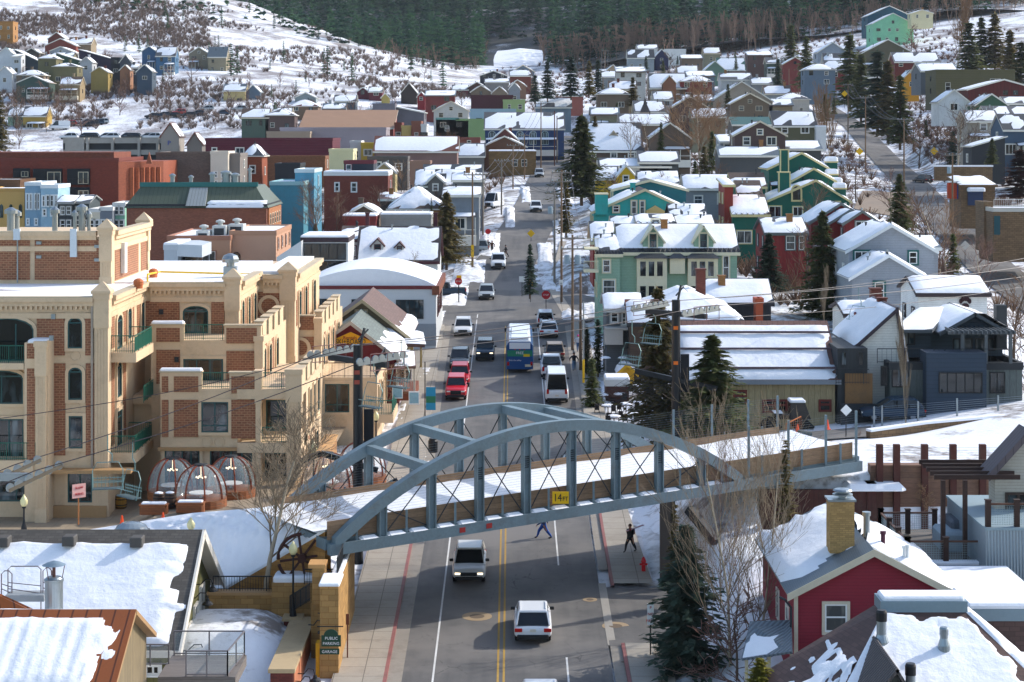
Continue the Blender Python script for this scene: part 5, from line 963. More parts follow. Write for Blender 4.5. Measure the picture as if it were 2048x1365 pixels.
HS("red brick house with white coping and dark rooftop box",648,776,430,352,330,12,"flat",0,wall=BRICKR,trim=M("d0d0cc"),px=[(670,366,678,383),(703,366,713,384)],side=1,sn=2)
HS("dark blue black rooftop box on the red brick house",688,747,352,328,334,7,"flat",0,wall=M("1c2430"),trim=M("5a2028"),wins=((.16,.2,.9,1.7),),side=0,sn=1,name="rooftop_room",cat="building")
for a in[("house with billowing snow on a low hipped roof, orange walls",778,882,450,418,296,12,"hip",None,373,S_("9a6a3c"),RF_BR,"auto",1),("grey house with zigzag cables and a front dormer up the street",832,948,412,372,322,10,"x",None,341,S_("5f5c58"),RF_DK,"auto",1),("white trimmed snowy house behind the zigzag roof",848,962,372,350,345,9,"x",None,331,S_("4a4a4a"),RF_DK,(),1),("small dark gable dormer on the zigzag roofed house",856,886,385,364,318,5,"y",1.1,None,S_("6a6660"),RF_DK,((.5,.3,.8,1.0),),1),("grey porch house facing the upper street",888,958,470,392,288,10,"x",None,376,S_("7f858a"),RF_GR,"auto",1),("narrow grey house with stair on the street side",906,966,440,362,312,9,"x",None,348,S_("6f7478"),RF_GR,"auto",1),("brown hipped house in the shadow of the thicket",760,850,430,400,305,9,"x",None,388,S_("4a4038"),M("5f4a46","seam"),(),.15),("small brown gabled shed with snowy roof behind the chalet",700,755,455,427,275,7,"y",1.1,None,S_("5a4a3c"),RF_BR,(),1),("low red shed with flat snowy roof behind the chalet",686,752,452,441,268,6,"flat",0,None,S_("7a2c28"),None,(),2),("low pale shed row with flat snowy roofs left of the big spruce",762,862,458,438,270,7,"flat",0,None,S_("8a8a86"),None,(),2),("brown stone house with two white windows at the upper street",978,1072,352,308,432,11,"flat",0,None,M("7f6238","brick",p=(.7,.3,.03)),None,((.55,2.0,1.2,1.6),(.75,2.0,1.2,1.6)),2),("snowy gabled house above the brown stone house",966,1052,318,294,450,9,"y",2.3,None,S_("6a4a34"),RF_RD,((.5,.6,1,1.2),),1),("red brown gable facing the street below the blue house",984,1036,300,280,460,9,"y",2.6,None,S_("6a3a34"),RF_RD,(),1),("navy blue lodge with a great snowy roof and arched windows",970,1128,300,258,480,14,"x",None,226,S_("24406a"),RF_GR,(),1),("maroon flat roofed block with two pale windows",411,665,322,282,400,18,"flat",0,None,M("5c1f2c","siding",p=.5),None,((.07,1.4,.9,1.2),(.27,1.1,1.6,1.5,1)),.9),("grey brown blank brick building behind the red brick block",312,424,375,311,352,14,"flat",0,None,M("6f5f54","brick"),None,(),1),("cream narrow facade with dark red trim",421,456,380,309,350,8,"flat",0,None,M("cfc3b0"),None,((.3,.6,.5,1.0),(.7,.6,.5,1.0),(.3,2.2,.5,1.0),(.7,2.2,.5,1.0)),1),("grey narrow building with one arched window beside the cream facade",457,480,380,313,352,10,"flat",0,None,M("77706a"),None,((.4,1.2,.8,1.6),),1),("long grey hall with full snowy roof and brown walls",749,914,325,303,400,11,"x",None,274,M("7a5f58"),RF_RD,(),1),("brown topped hall with red lower wall and corner tower",600,786,285,257,470,16,"shed",4.2,None,M("7a2f24"),M("957358"),(),0),("lilac grey blank hall in front of the brown topped hall",560,772,290,260,440,14,"flat",0,None,M("8d8488"),None,(),.9),("tan low hall left of the lilac hall",533,620,288,268,436,12,"flat",0,None,M("9a8874"),None,(),1),("dark grey gymnasium with raised middle block",706,848,245,226,560,16,"y",2.0,None,S_("5f5c62"),RF_DK,(),.2),("raised grey middle block of the gymnasium",745,790,235,211,556,10,"flat",0,None,S_("6f6a70"),None,(),0),("brick red narrow shopfront in the far row",789,803,285,250,462,10,"flat",0,None,BRICKR,None,"auto",1),("yellow narrow shopfront in the far row",803,822,285,256,460,10,"flat",0,None,M("b8a060"),None,"auto",1),("rust brown shopfront with tall posts in the far row",823,842,285,247,458,10,"flat",0,None,M("7a4a38"),None,"auto",1),("white narrow shopfront in the far row",842,853,285,253,456,10,"flat",0,None,M("c0c0bc"),None,"auto",1),("teal green far hall with pitched corner",872,918,270,240,520,12,"flat",0,None,M("5f8a80"),None,"auto",1),("pale blue far hall with bright windows",940,1032,252,222,545,12,"flat",0,None,M("8fa6b0"),None,"auto",1),("lime green far building",912,972,258,242,520,8,"flat",0,None,M("76905f"),None,"auto",1),("bright green block under the dark red hall",1006,1050,225,203,600,8,"flat",0,None,M("8a9c66"),None,"auto",1),("dark red long hall with teal roof edge",942,1026,225,194,610,12,"flat",0,None,M("4a2024","siding"),None,(),1),("cream side of a tall shop behind the dark rooftop box",658,706,360,304,372,9,"flat",0,None,M("cfc79a"),None,(),1),("black flat block behind the blue buildings",550,600,365,333,360,9,"flat",0,None,M("22262c"),None,(),1),("rust brick block between black flat block and maroon wall",520,650,345,318,384,9,"flat",0,None,M("8a5a3a","brick"),None,(),1),("orange brick turret house by the grey brown wall",486,524,360,312,366,8,"hip",2.2,None,M("9c4f2c","brick"),RF_GR,((.5,1.2,1,1.4),),.5),("mustard narrow shop among the parapets left of the long hall",722,748,320,291,408,8,"flat",0,None,M("c9a83a"),None,"auto",1),("white narrow shop among the parapets left of the long hall",700,722,325,287,410,8,"flat",0,None,M("c9c9c4"),None,"auto",1),("grey long low roofs behind the brick house",735,815,350,319,378,8,"flat",0,None,M("55504c"),None,"auto",1),("pale yellow gabled house behind the brick house",746,790,370,345,350,7,"y",1.6,None,S_("b0a070"),RF_GR,"auto",.7),("brown house by the orange thicket",820,860,350,328,368,7,"flat",0,None,M("8a6a58"),None,"auto",1),("red brown small shops below the snowy hall",915,960,300,280,440,8,"flat",0,None,M("6a3a30"),None,"auto",1),("snow covered low shed with bare tree in front",918,968,322,312,430,7,"x",None,288,M("6a6a66"),RF_GR,(),1),]:
 lb,x0,x1,yb,ye,Y,d,rf,ri,yr2,wl,rm,wi,sn=a
 k=dict(zig=12)if "zigzag cables" in lb else{}
 o=HS(lb,x0,x1,yb,ye,Y,d,rf,ri,yr2,wall=wl,roofm=rm or DARK,wins=wi,sn=sn,side=1,name="hall" if "hall" in lb else "house",cat="building" if rf=="flat" or "hall" in lb else "house",**k)
 if lb.startswith("navy"):
  for i,cx in enumerate((984,1012,1040,1066,1090)):awin(o,"F",fx(cx-7,480),fx(cx+7,480),fz(290,480),fz(262,480),480,.7,2,fr=.14,mat=M("9fb4b8"),glass=GLASSL)
rb=HS("large red brick block with dark recessed balconies and stepped parapet",-60,237,450,323,330,22,"flat",0,wall=M("7a3423","brick",var=.12),trim=M("6a3024"),wins=(),side=0,sn=0,px=[])
MB().bx(fx(-60,335),fx(228,335),335,350,fz(325,335),fz(305,335)).build("upper_wall",M("8a4a34","brick"),rb,True)
for x0,x1,y0,y1 in((27,60,337,356),(67,125,338,375),(135,180,338,370),(135,180,375,402)):
 MB().bx(fx(x0,329.9),fx(x1,329.9),329.6,329.98,fz(y1,330),fz(y0,330)).build("recess_shade",M("171b1f"),rb,True);awin(rb,"F",fx(x0+(x1-x0)*.5,330),fx(x1-2,330),fz(y1-2,330),fz(y0+6,330),329.55,0,1,mat=M("c0b8a0"),glass=GLASSL);railing(rb,(fx(x0,329.4),329.4,fz(y1,330)),(fx(x1,329.4),329.4,fz(y1,330)),1.0,DARK,.4)  # dark panel on the wall paints the shade of an open balcony
MB().hexa([(fx(237,330),330,fz(460,330)),(fx(327,338),338,fz(460,330)),(fx(327,338),352,fz(460,330)),(fx(237,330),352,fz(460,330)),(fx(237,330),330,fz(324,330)),(fx(327,338),338,fz(324,330)),(fx(327,338),352,fz(324,330)),(fx(237,330),352,fz(324,330))]).build("angled_wall",M("9c5236","brick"),rb,True)
for i in range(6):
 t=.3+.12*i;x=fx(237,330)+(fx(327,338)-fx(237,330))*t;y=330+8*t;MB().bx(x-.28,x+.28,y-.5,y+.2,fz(460,330),fz(336,330)).build("pilaster",M("b5623c","brick"),rb,True)
MB().prism([(fx(292,334),fz(328,334)),(fx(304,334),fz(328,334)),(fx(298,334),fz(305,334))],334,334.5).build("gable_point",M("a05a3c","brick"),rb,True)
bv=HS("pale blue bay fronted town house with white trim and scrolled parapet",50,82,470,372,300,10,"flat",0,wall=S_("7c9cb0"),trim=M("cfd6d8"),px=[(53,388,57,419),(60,388,64,419),(69,388,73,419),(75,388,79,419),(54,438,58,450),(70,438,75,450)],side=0,sn=1)
bb_=HS("pale blue octagonal bay tower with panelled base",82,116,470,377,298,8,"flat",0,wall=S_("8fb0c0"),trim=M("d6dcdc"),px=[(85,392,90,413),(93,391,99,413),(101,391,107,413),(110,391,114,413),(86,419,92,432),(102,419,108,432)],side=1,sn=1)
yl=HS("yellow building with arched windows at the left edge",-30,49,470,384,305,12,"flat",0,wall=M("c29a58",var=.08),trim=M("b58c4c"),wins=(),side=1,sn=1)
for cx in(3,22,41):awin(yl,"F",fx(cx-3.5,305),fx(cx+3.5,305),fz(436,305),fz(409,305),305,.5,0,mat=M("2a4a44"))
for a in[("dark bay fronted shop with green glass left of the grey one",117,146,470,406,296,8,"2c3234","x"),("dark grey bay shop with green panels",147,178,470,405,297,8,"3a4446","x"),("cream shop with iron lantern and flat cornice",178,200,470,425,294,8,"c9bfa8","flat"),("slate shop with white windows and heavy cornice",200,225,470,422,294,8,"6a7078","flat"),("mint green shop front with dark awnings",226,250,470,413,296,8,"7fae94","flat")]:
 lb,x0,x1,yb,ye,Y,d,c,rf=a;HS(lb,x0,x1,yb,ye,Y,d,rf,.8 if rf=="x" else 0,wall=M(c),roofm=RF_DK,trim=M("8a8a86")if rf=="x" else M("c9c9c4"),wins=((.3,.8,.7,1.4),(.7,.8,.7,1.4),(.3,3,.7,1.2),(.7,3,.7,1.2)),side=0,sn=1,name="shop",cat="shop")
HS("brown flat roofed shop with planted terrace above the yellow building",-30,40,400,366,316,10,"flat",0,wall=M("6a4a30","plank"),wins=(),side=0,sn=1)
pkg=HS("grey concrete parking structure with open decks and cars on top",126,322,322,280,490,22,"flat",0,wall=M("2a2d30"),trim=CONC,wins=(),side=0,sn=0,roofm=CONC,name="parking_structure",cat="parking garage",px=[])
for y0,y1 in((279,287),(300,310)):MB().bx(fx(126,489),fx(322,489),489,489.9,fz(y1,489),fz(y0,489)).build("deck_band",CONC,pkg,True)
for x in(130,172,222,275,312):MB().bx(fx(x,488.6),fx(x+(38 if x==130 else 5),488.6),488.6,489.8,fz(322,489),fz(276,489)).build("deck_pillar",CONC,pkg,True)
pt=HS("tall gabled stair tower with blue letter P on the parking garage",322,358,320,272,482,8,"y",3.0,wall=M("8a8278"),roofm=RF_BR,trim=M("7a4630"),wins=(),side=0,sn=1,name="stair_tower",cat="tower",px=[])
text_obj("lettering","P",1.6,M("1c3a8a"),pt,(-.2,-.12,fz(287,482)-pt.location.z))
HS("smaller open gabled stair house beside the letter P tower",374,404,320,288,478,7,"y",2.6,wall=M("6a625a"),roofm=RF_BR,trim=M("6a3c2c"),wins=(),side=0,sn=1,name="stair_tower",cat="tower")
for a in[("unfinished timber framed house on the bare slope",-10,26,82,46,780,8,"flat",0,None,M("b5803f","plank"),None,"auto",0),("red brown gabled house at the top of the hillside row",96,130,92,78,745,9,"y",2.4,None,S_("6a3428"),RF_BR,((.5,.6,1.2,1.4),),1),("red gable below the topmost hillside house",90,152,105,92,735,9,"y",2.6,None,S_("7a3a2c"),RF_GR,(),1),("tan roofed house right of the red hillside gables",136,182,100,88,742,10,"x",None,76,S_("8a7a60"),RF_BR,(),1),("white two gabled house in the hillside row",92,150,120,106,725,9,"y",2.2,None,S_("9aa0a6"),RF_GR,"auto",1),("white Victorian house with bay windows at the left edge",-4,26,150,108,690,9,"y",2.0,None,S_("c9cccc"),RF_GN,"auto",1),("white turret wing of the left edge house",24,42,150,114,686,6,"shed",1.0,None,S_("c4c8ca"),RF_GR,"auto",1),("pale house low at the left edge with snow heaped around",-6,24,170,148,670,8,"y",2.4,None,S_("b9bec0"),RF_GR,"auto",1),("dark green house with long sloping snowy roof",30,84,152,126,695,9,"shedx",-4.5,None,S_("33424a"),RF_GN,"auto",1),("dark gabled house behind the long sloping roof",48,78,120,106,715,8,"y",1.6,None,S_("4a443c"),RF_BR,(),1),("tall olive block house with small windows",76,112,180,117,676,10,"hip",1.6,None,S_("6a6544"),RF_GR,"auto",1),("olive block house with white porch, right of the tall olive one",106,154,186,133,668,9,"hip",1.4,None,S_("706a48"),RF_GR,"auto",1),("dark green shed roofed house in front of the olive blocks",34,98,190,166,652,9,"y",2.2,None,S_("3a5048"),RF_RD,((.2,.8,1,1.2),(.5,.8,1,1.2)),.6),("green house with sloping roof behind the olive blocks",112,160,150,122,690,9,"shedx",-2.6,None,S_("3f5a48"),RF_GR,(),1),("plum and navy house with wide slanted roof",158,222,140,118,705,10,"shedx",-3.2,None,S_("2a2438"),RF_BR,"auto",.6),("white gabled house with a dark porch in the hillside row",160,184,145,125,690,8,"y",1.8,None,S_("b9bcbe"),RF_GR,"auto",1),("yellow house half hidden below the plum house",182,216,162,145,672,8,"y",1.8,None,S_("9a8448"),RF_GR,(),1),("black boarded tall house in the middle of the hillside row",222,240,150,118,690,8,"flat",0,None,M("22272c"),None,"auto",1),("grey gabled house with white dormer in the hillside row",240,262,150,124,688,8,"y",2.4,None,S_("4a4f58"),RF_GR,"auto",1),("orange porch house with tan gable",240,260,160,140,668,6,"y",1.6,None,S_("94684a"),RF_BR,(),.5),("dark house with snowy roof at the right end of the hillside row",262,276,155,136,680,8,"x",None,128,S_("3a4048"),RF_GR,"auto",1),("slate blue cabin with grey gable end on stilts",274,304,165,143,662,8,"y",2.2,None,S_("3a4a58"),RF_GR,"auto",1),("bright blue tall house standing alone on the slope",284,312,145,103,720,9,"y",1.8,None,S_("34597a"),RF_GR,"auto",1),("bright blue wing with cream base, right of the tall blue house",312,350,145,112,716,8,"x",None,95,S_("3f6684"),RF_GR,"auto",1),("large beige house with arched seam roof on the slope",416,452,148,114,735,10,"x",None,95,S_("8a8068"),RF_MT,"auto",0),("beige wing with open gable left of the arched seam roof",378,418,140,108,742,10,"y",2.4,None,S_("857b66"),RF_MT,"auto",.2),("yellow and green Victorian house at the lower left",46,92,262,232,600,8,"x",None,214,S_("a88a3c"),RF_GR,"auto",1),("green gabled cottage at the lower left with snow fringe",16,48,262,232,604,8,"x",None,216,S_("8aa088"),RF_GR,"auto",1),("pale yellow house with grey roof above the parked cars",447,490,212,182,645,9,"x",None,169,S_("c4ae78"),RF_MT,"auto",.6),("grey blue house joined to the pale yellow one",492,520,212,184,648,8,"y",2.2,None,S_("5f7080"),RF_MT,"auto",.6),("tan flat house with snowy hipped roof at the slope foot",578,636,228,213,600,9,"hip",2.2,None,S_("7a6450"),RF_RD,"auto",1),("grey gabled house behind the tan flat house",590,632,205,196,640,8,"y",1.6,None,S_("8a9494"),RF_GR,(),1),("yellow bungalow with snowy roof by the spruce",546,582,240,228,590,7,"x",None,217,S_("a08a50"),RF_GR,(),1),("dark red cottage on the slope foot",714,738,195,184,660,8,"y",1.4,None,S_("5a2028"),RF_GR,"auto",1),("maroon cottage with snowy roof right of the dark red cottage",738,764,197,184,658,8,"x",None,175,S_("6a2a34"),RF_GR,"auto",1),("small yellow gable beside the maroon cottage",763,778,202,195,650,6,"y",1.2,None,S_("a89450"),RF_DK,(),0),("dark timber lodge with steep roofs in bare trees",802,834,208,186,655,8,"y",3.2,None,S_("3c322c"),RF_BR,(),.6),("bright red little house at the slope foot",835,850,207,193,640,7,"y",1.4,None,S_("8a1f24"),RF_GR,"auto",1),("small maroon roofed house beside the cut bank",905,936,190,180,690,8,"x",None,171,S_("6a2430"),RF_GR,"auto",1),("near black gabled house below the ski run",960,1014,160,152,760,9,"y",1.8,None,S_("20242c"),RF_GR,"auto",.4),("twin gabled tan house left of the street end",942,982,196,184,640,9,"y",2.0,None,S_("7a6a54"),RF_RD,"auto",1),("twin gabled tan house right of its neighbour",984,1014,198,186,638,9,"y",2.0,None,S_("8a7a64"),RF_RD,"auto",1),("grey roofed house in front of the near black gable",970,1018,175,165,700,8,"x",None,158,S_("8f8a84"),RF_GR,(),1),("brown snowy house left of the tan twins",936,972,185,175,690,8,"y",1.8,None,S_("4a3028"),RF_RD,(),1),("rust red barn at the left foot of the ski run",1020,1062,165,152,720,8,"x",None,141,S_("6a3428"),RF_GR,(),1),("tan gabled house at the far end of the street",1018,1052,185,172,690,8,"y",2.0,None,S_("7a5a44"),RF_RD,"auto",1),("grey house with pale gable beyond the street end",1018,1040,205,178,650,8,"y",2.0,None,S_("8a9094"),RF_GR,"auto",1),("long blue grey hall with snowy roof behind the navy lodge",1072,1142,230,215,560,10,"x",None,197,S_("6a7a84"),RF_GR,(),1),("small white stepped roof house beyond the poles",1126,1166,200,192,620,8,"x",None,182,S_("a05a4c"),RF_GR,(),1),]:
 lb,x0,x1,yb,ye,Y,d,rf,ri,yr2,wl,rm,wi,sn=a
 HS(lb,x0,x1,yb,ye,Y,d,rf,ri,yr2,wall=wl,roofm=rm or DARK,wins=wi,sn=sn,side=1,sur=0 if Y>600 else .13,below=5)
KINDS_=[("3f4a52","dark slate"),("6a5a48","umber"),("8a8f90","pale grey"),("74302a","brick red"),("7d7a62","khaki"),("b9b6ac","off white"),("4a5a4c","moss green"),("5f6f7c","blue grey"),("94805f","sand"),("54403a","chocolate")]
FILL=[(1060,236,545),(1094,258,500),(1210,262,470),(1226,222,520),(1246,202,560),(1262,178,610),(1224,178,640),(1380,252,470),(1396,228,500),(1392,200,560),(1376,170,640),(1402,182,600),(1418,262,455),(1500,252,470),(1560,240,520),(1588,232,530),(1556,210,580),(1520,140,720),(1552,148,700),(1590,155,680),(1612,140,700),(1640,175,585),(1424,126,800),(1384,140,780),(1880,262,420),(902,262,520),(668,244,590),(560,262,560),(510,258,560),(880,226,610),(690,228,610),(1046,168,730),(124,132,712),(60,182,655),(140,192,650),(1100,330,420),(1420,420,300),(1520,330,352)]
for i,(x,yb,Y)in enumerate(FILL):
 c,nm=KINDS_[(i*7)%10];w=(7.5,9,6.5,8.2)[i%4];hh=(3.2,4.4,3.8,5.2)[(i*3)%4];rf=("x","y","x","hip","x","shed")[i%6];X=(x-CX)*Y/F
 if abs(X-xroad(Y))<7+w/2 or abs(X-r2(Y)[0])<4+w/2:continue
 HOUSE("%s %s house in the packed rows of snowy roofs"%(("small","low","tall","narrow")[i%4],nm),W(x,yb,Y),w,8,hh,rf,(1.9,2.4,1.6)[i%3],wall=S_(c),roofm=(RF_GR,RF_BR,RF_MT)[i%3],trim=(TRIM,M("c9bda4"),M("6a5a50"))[i%3],wins="auto",side=1,below=5,sn=(1,.9,1)[i%3],sur=0 if Y>600 else .13,group="small houses packed between the others")
# ---------------------------------------------------------------- foreground buildings
RSID=M("86202f","siding",p=.16,var=.1);CORR=M("717d84","corr",rough=.4,metal=.3,p=.2)
rh=HS("bright red lap sided house with yellow brick chimney and snowy metal roof",1590,1902,1420,1186,95,12.2,"y",1.92,wall=RSID,roofm=CORR,trim=M("c9bda4"),apex=0,px=[(1649,1208,1694,1264)],side=0,ov=.42,snow=dict(bt=.06,bl=.03,br_=.16,rag=.16),T=.3)
o=Vector(rh.location);P=W(1681,1066,97.5)
b=MB().bx(P.x-.6,P.x+.6,97,98.1,P.z-.9,fz(1004,97));b.build("chimney",M("b8925a","brick",p=(.28,.1,.014)),rh,True);MB().bx(P.x-.68,P.x+.68,96.92,98.2,fz(1004,97),fz(1000,97)).build("chimney_cap",GALV,rh,True)
MB().lathe((P.x+.1,97.5,fz(1000,97)),[(.2,0),(.2,.12),(.5,.14),(.5,.2),(.25,.26),(.25,.34),(.48,.36),(.4,.44),(.05,.5)],14).build("flue_cap",GALV,rh,True)
for x,y0,y1,Y,r_,m in((1733,1024,1062,97.5,.16,GALV),(1766,1063,1092,96.5,.11,M("4a2030")),(1808,1092,1114,95.6,.08,WHITE),(1815,1090,1116,95.6,.08,WHITE)):
 q=W(x,y1,Y);MB().lathe((q.x,q.y,q.z-.3),[(r_,0),(r_,.3+(y1-y0)*Y/F*.8),(r_*1.35,.3+(y1-y0)*Y/F*.8),(r_*1.35,.3+(y1-y0)*Y/F)],10).build("roof_pipe",m,rh,True)
A,B,C,D=W(1482,1318,93),W(1584,1303,92),W(1582,1240,95.5),W(1500,1243,95.5);MB().slab(A,B,C,D,.12).build("porch_roof",CORR,rh,True);slope_snow(rh,A-o,B-o,C-o,D-o,T=.15,bt=.45,br_=.3,seed=6,rag=.2)
for x in(1490,1535,1580):MB().bx(fx(x,93.2),fx(x,93.2)+.14,93.1,93.3,fz(1420,93),fz(1312,93)).build("porch_post",M("b0a890"),rh,True)
MB().bx(fx(1589,94.9)-.02,fx(1589,94.9)+.16,94.85,95,fz(1420,95),fz(1186,95)).build("corner_board",M("c9bda4"),rh,True);MB().path([W(1560,1195,95),W(1570,1200,94.6),W(1582,1215,94.7),W(1582,1370,94.7)],.06,6).build("downpipe",DARK,rh,True)
for ya in(97,100.5):awin(rh,"L",ya,ya+1.0,fz(1300,95),fz(1235,95),fx(1590,95),0,0,transom=.5,mat=TRIM)
bs=empty("house",(18,82,2),"brown shingled roof with patchy snow and steel flues in the corner","house");o=Vector(bs.location)
SHB=M("5e4740","shingle",p=(.5,.22,.02),var=.2)
T4=[Vector(p)for p in((16.05,86,9.35),(19.5,86,9.35),(19.5,87.3,9.35),(16.05,87.3,9.35))];E4=[Vector(p)for p in((11.0,77,5.0),(24.2,77,5.0),(24.6,89,5.2),(11.0,86.4,6.6))]
q=MB()
for i in range(4):j=(i+1)%4;q.slab(E4[i],E4[j],T4[j],T4[i],.15)
q.build("roof",SHB,bs,True);MB().hexa([p+Vector((0,0,-3))for p in((11.4,77.4,4),(23.8,77.4,4),(23.8,94.6,4),(11.2,94.6,4))]if 0 else[(11.6,77.6,0),(23.6,77.6,0),(23.6,88.4,0),(11.4,86,0),(11.6,77.6,5),(23.6,77.6,5),(23.6,88.4,4.8),(11.4,86,6.0)]).build("wall",M("6a5a4c"),bs,True)
MB().bx(15.9,19.65,85.85,87.4,9.2,9.75).build("roof_curb",M("7d9099",rough=.4,metal=.3),bs,True);MB().rbx(16.0,19.55,85.95,87.3,9.75,9.93,.08).build("roof_snow",SNOW,bs,True)
slope_snow(bs,E4[0]-o,E4[1]-o,T4[1]-o,T4[0]-o,T=.17,bt=.05,bl=.0,br_=.05,rag=.09,seed=21,res=.28,rip=.3,fine=2.5);slope_snow(bs,E4[3]-o,E4[0]-o,T4[0]-o,T4[3]-o,T=.14,bt=.3,bl=.25,br_=.02,rag=.3,seed=31,res=.3,holes=.33);slope_snow(bs,E4[1]-o,E4[2]-o,T4[2]-o,T4[1]-o,T=.17,bb=.3,bt=.0,rag=.25,seed=5,res=.3,holes=.1)
for x,y0,y1,Y,r_ in((1763,1206,1290,84,.21),(1888,1240,1298,83.5,.17),(1821,1312,1400,80,.2)):
 p=W(x,y1,Y);h=(y1-y0)*Y/F;MB().lathe((p.x,p.y,p.z-.3),[(r_*1.7,0),(r_*1.5,.45),(r_,.75),(r_,h*.72),(r_*1.04,h*.72),(r_*1.04,h*.74)],14).build("flue",GALV,bs,True);MB().lathe((p.x,p.y,p.z-.3+h*.74),[(r_*1.12,0),(r_*1.12,h*.2),(r_*.9,h*.26)],14).build("flue_cap",BLACK if x!=1888 else GALV,bs,True)
A=W(1781,1318,80.5);q=MB();q.slab((A.x-1.6,79.5,A.z-2.0),(A.x,79.5,A.z),(A.x,84,A.z),(A.x-1.6,84,A.z-2.0),.12)if 0 else q.slab((A.x-1.7,84.5,A.z-1.9),(A.x-1.7,79,A.z-1.9),(A.x,79,A.z),(A.x,84.5,A.z),.12);q.slab((A.x+1.2,79,A.z-1.9),(A.x+1.2,84.5,A.z-1.9),(A.x,84.5,A.z),(A.x,79,A.z),.12);q.build("dormer_roof",M("5a5250","corr",p=.24),bs,True)
HS("low roof with snow slab and brown shingle skirt at the right edge",1938,2100,1330,1242,92,8,"flat",0,wall=SHB,trim=M("7d9099",rough=.4,metal=.3),wins=(),side=0,sn=2,below=1)
dk=empty("deck_building",(24,103,3),"dark timber building with glass railed roof decks and steel cladding","building");BRN=M("3a241c","plank");o=Vector(dk.location)
zf=fz(1128,103);z2=fz(1052,101.5)
MB().bx(fx(1772,103),fx(1974,103),102.6,112,zf-.25,zf).bx(fx(1772,103),fx(1974,103),102.5,102.6,zf-.4,zf+.05,1).build("deck",[M("6a6258","plank"),M("8b98a0")],dk,True);MB().rbx(fx(1775,103),fx(1972,103),102.5,103.1,zf+.05,zf+.2,.06).build("deck_snow",SNOW,dk,True)
MB().bx(fx(1850,103.5),fx(1974,103.5),103.5,112,1,zf-.3).build("wall",M("2a1c1e","plank"),dk,True);MB().bx(fx(1775,103.4),fx(1974,103.4),103.2,103.5,zf-1.6,zf-.4).build("beam",M("3a2226"),dk,True)
for x0,x1,y0,y1 in((1880,1938,1136,1158),(1945,1965,1136,1158),(1905,1938,1165,1210),(1945,1965,1165,1210)):awin(dk,"F",fx(x0,103.5),fx(x1,103.5),fz(y1,103.5),fz(y0,103.5),103.5,0,0,mat=M("3a4a58"))
MB().bx(fx(1972,101),fx(2110,101),101,110,1,z2-.1).build("cladding",M("8a9aa4","corr",rough=.4,metal=.2,p=.16),dk,True);MB().bx(fx(1970,101),fx(2110,101),100.9,110.1,z2-.12,z2).build("deck",M("7d8f96"),dk,True)
MESH=M("8fa0a0",rough=.3)
def glassrail(p0,p1,n,h=1.15):
 p0,p1=Vector(p0),Vector(p1)
 for i in range(n+1):p=p0+(p1-p0)*i/n;MB().bx(p.x-.13,p.x+.13,p.y-.13,p.y+.13,p.z,p.z+h+.18).bx(p.x-.16,p.x+.16,p.y-.16,p.y+.16,p.z+h+.18,p.z+h+.24).build("post",BRN,dk,True)
 MB().beam(p0+Vector((0,0,h)),p1+Vector((0,0,h)),.12,.09).build("top_rail",M("5a3a2a","plank"),dk,True)
 b=MB();d=(p1-p0);L=d.length;k=int(L/.12)
 for i in range(k+1):q=p0+d*i/k;b.beam(q+Vector((0,0,.1)),q+Vector((0,0,h-.12)),.012,.012)
 for z in[.1+.12*i for i in range(9)]:b.beam(p0+Vector((0,0,z)),p1+Vector((0,0,z)),.012,.012)
 b.build("wire_mesh",MESH,dk,True,uv=False)
zf2=zf+.05;glassrail((fx(1815,102.8),102.8,zf2),(fx(1968,102.8),102.8,zf2),2);glassrail((fx(1815,102.8),102.8,zf2),(fx(1765,110),110.5,zf2),3);glassrail((fx(1765,110),110.5,zf2),(fx(1873,110),110.5,zf2),2);glassrail((fx(1975,101.4),101.3,z2),(fx(2090,101.4),101.3,z2),2)
MB().prism([(fx(1990,106),z2),(fx(2100,106),z2),(fx(2100,106),fz(830,106)),(fx(2060,106),fz(872,106)),(fx(1990,106),fz(950,106))],106,107.4).build("upper_wall",S_("a8a294"),dk,True)
MB().slab((fx(1975,105),107.5,fz(958,105)),(fx(1975,105),105.4,fz(958,105)),(fx(2062,105),105.4,fz(862,105)),(fx(2062,105),107.5,fz(862,105)),.3).build("upper_roof",M("5a5052","seam"),dk,True);awin(dk,"F",fx(2010,106),fx(2090,106),fz(1045,106),fz(985,106),106,0,2,fr=.14,mat=M("3a2c24"))
pg=MB()
for i in range(5):y=104.5+1.2*i;pg.beam((fx(1872,104)+.05*i,y,fz(958,104)),(fx(2045,104),y,fz(958,104)),.1,.25)
for x,y in((1886,104.2),(1930,104.2),(1886,109)):pg.bx(fx(x,y)-.11,fx(x,y)+.11,y-.11,y+.11,zf,fz(962,104))
pg.build("pergola",BRN,dk,True)
MB().rbx(fx(1876,107),fx(1968,107),106,108.6,zf,zf+1.0,.15).build("planter_bench",M("8d9aa0"),dk,True)
HT=MB().rbx(fx(1895,108),fx(1958,108),107,109.2,zf+1.0,zf+1.45,.15).solo("hot_tub",M("4a5058"),"covered grey hot tub under the dark pergola","hot tub")
rw=empty("retaining_wall",(28,127,4),"weathered timber retaining wall with rust red steel posts above the deck","wall");TW=M("8a6650","plank",p=.32,dirt=.7)
MB().bx(22.6,36,125.5,126.5,2,fz(931,125.5)).build("timber",TW,rw,True)
for x in(1759,1793,1849,1906,1965,2014,2070):MB().bx(fx(x,125.3)-.2,fx(x,125.3)+.2,125.1,125.5,2,fz(889,125.3)).build("post",RUST,rw,True)
c=MB()
for k in range(7):c.tube((22.8,125.4,fz(930,125.4)+.12+.16*k),(36,125.4,fz(930,125.4)+.12+.16*k),.008,n=3)
c.build("cable",GALV,rw,True)
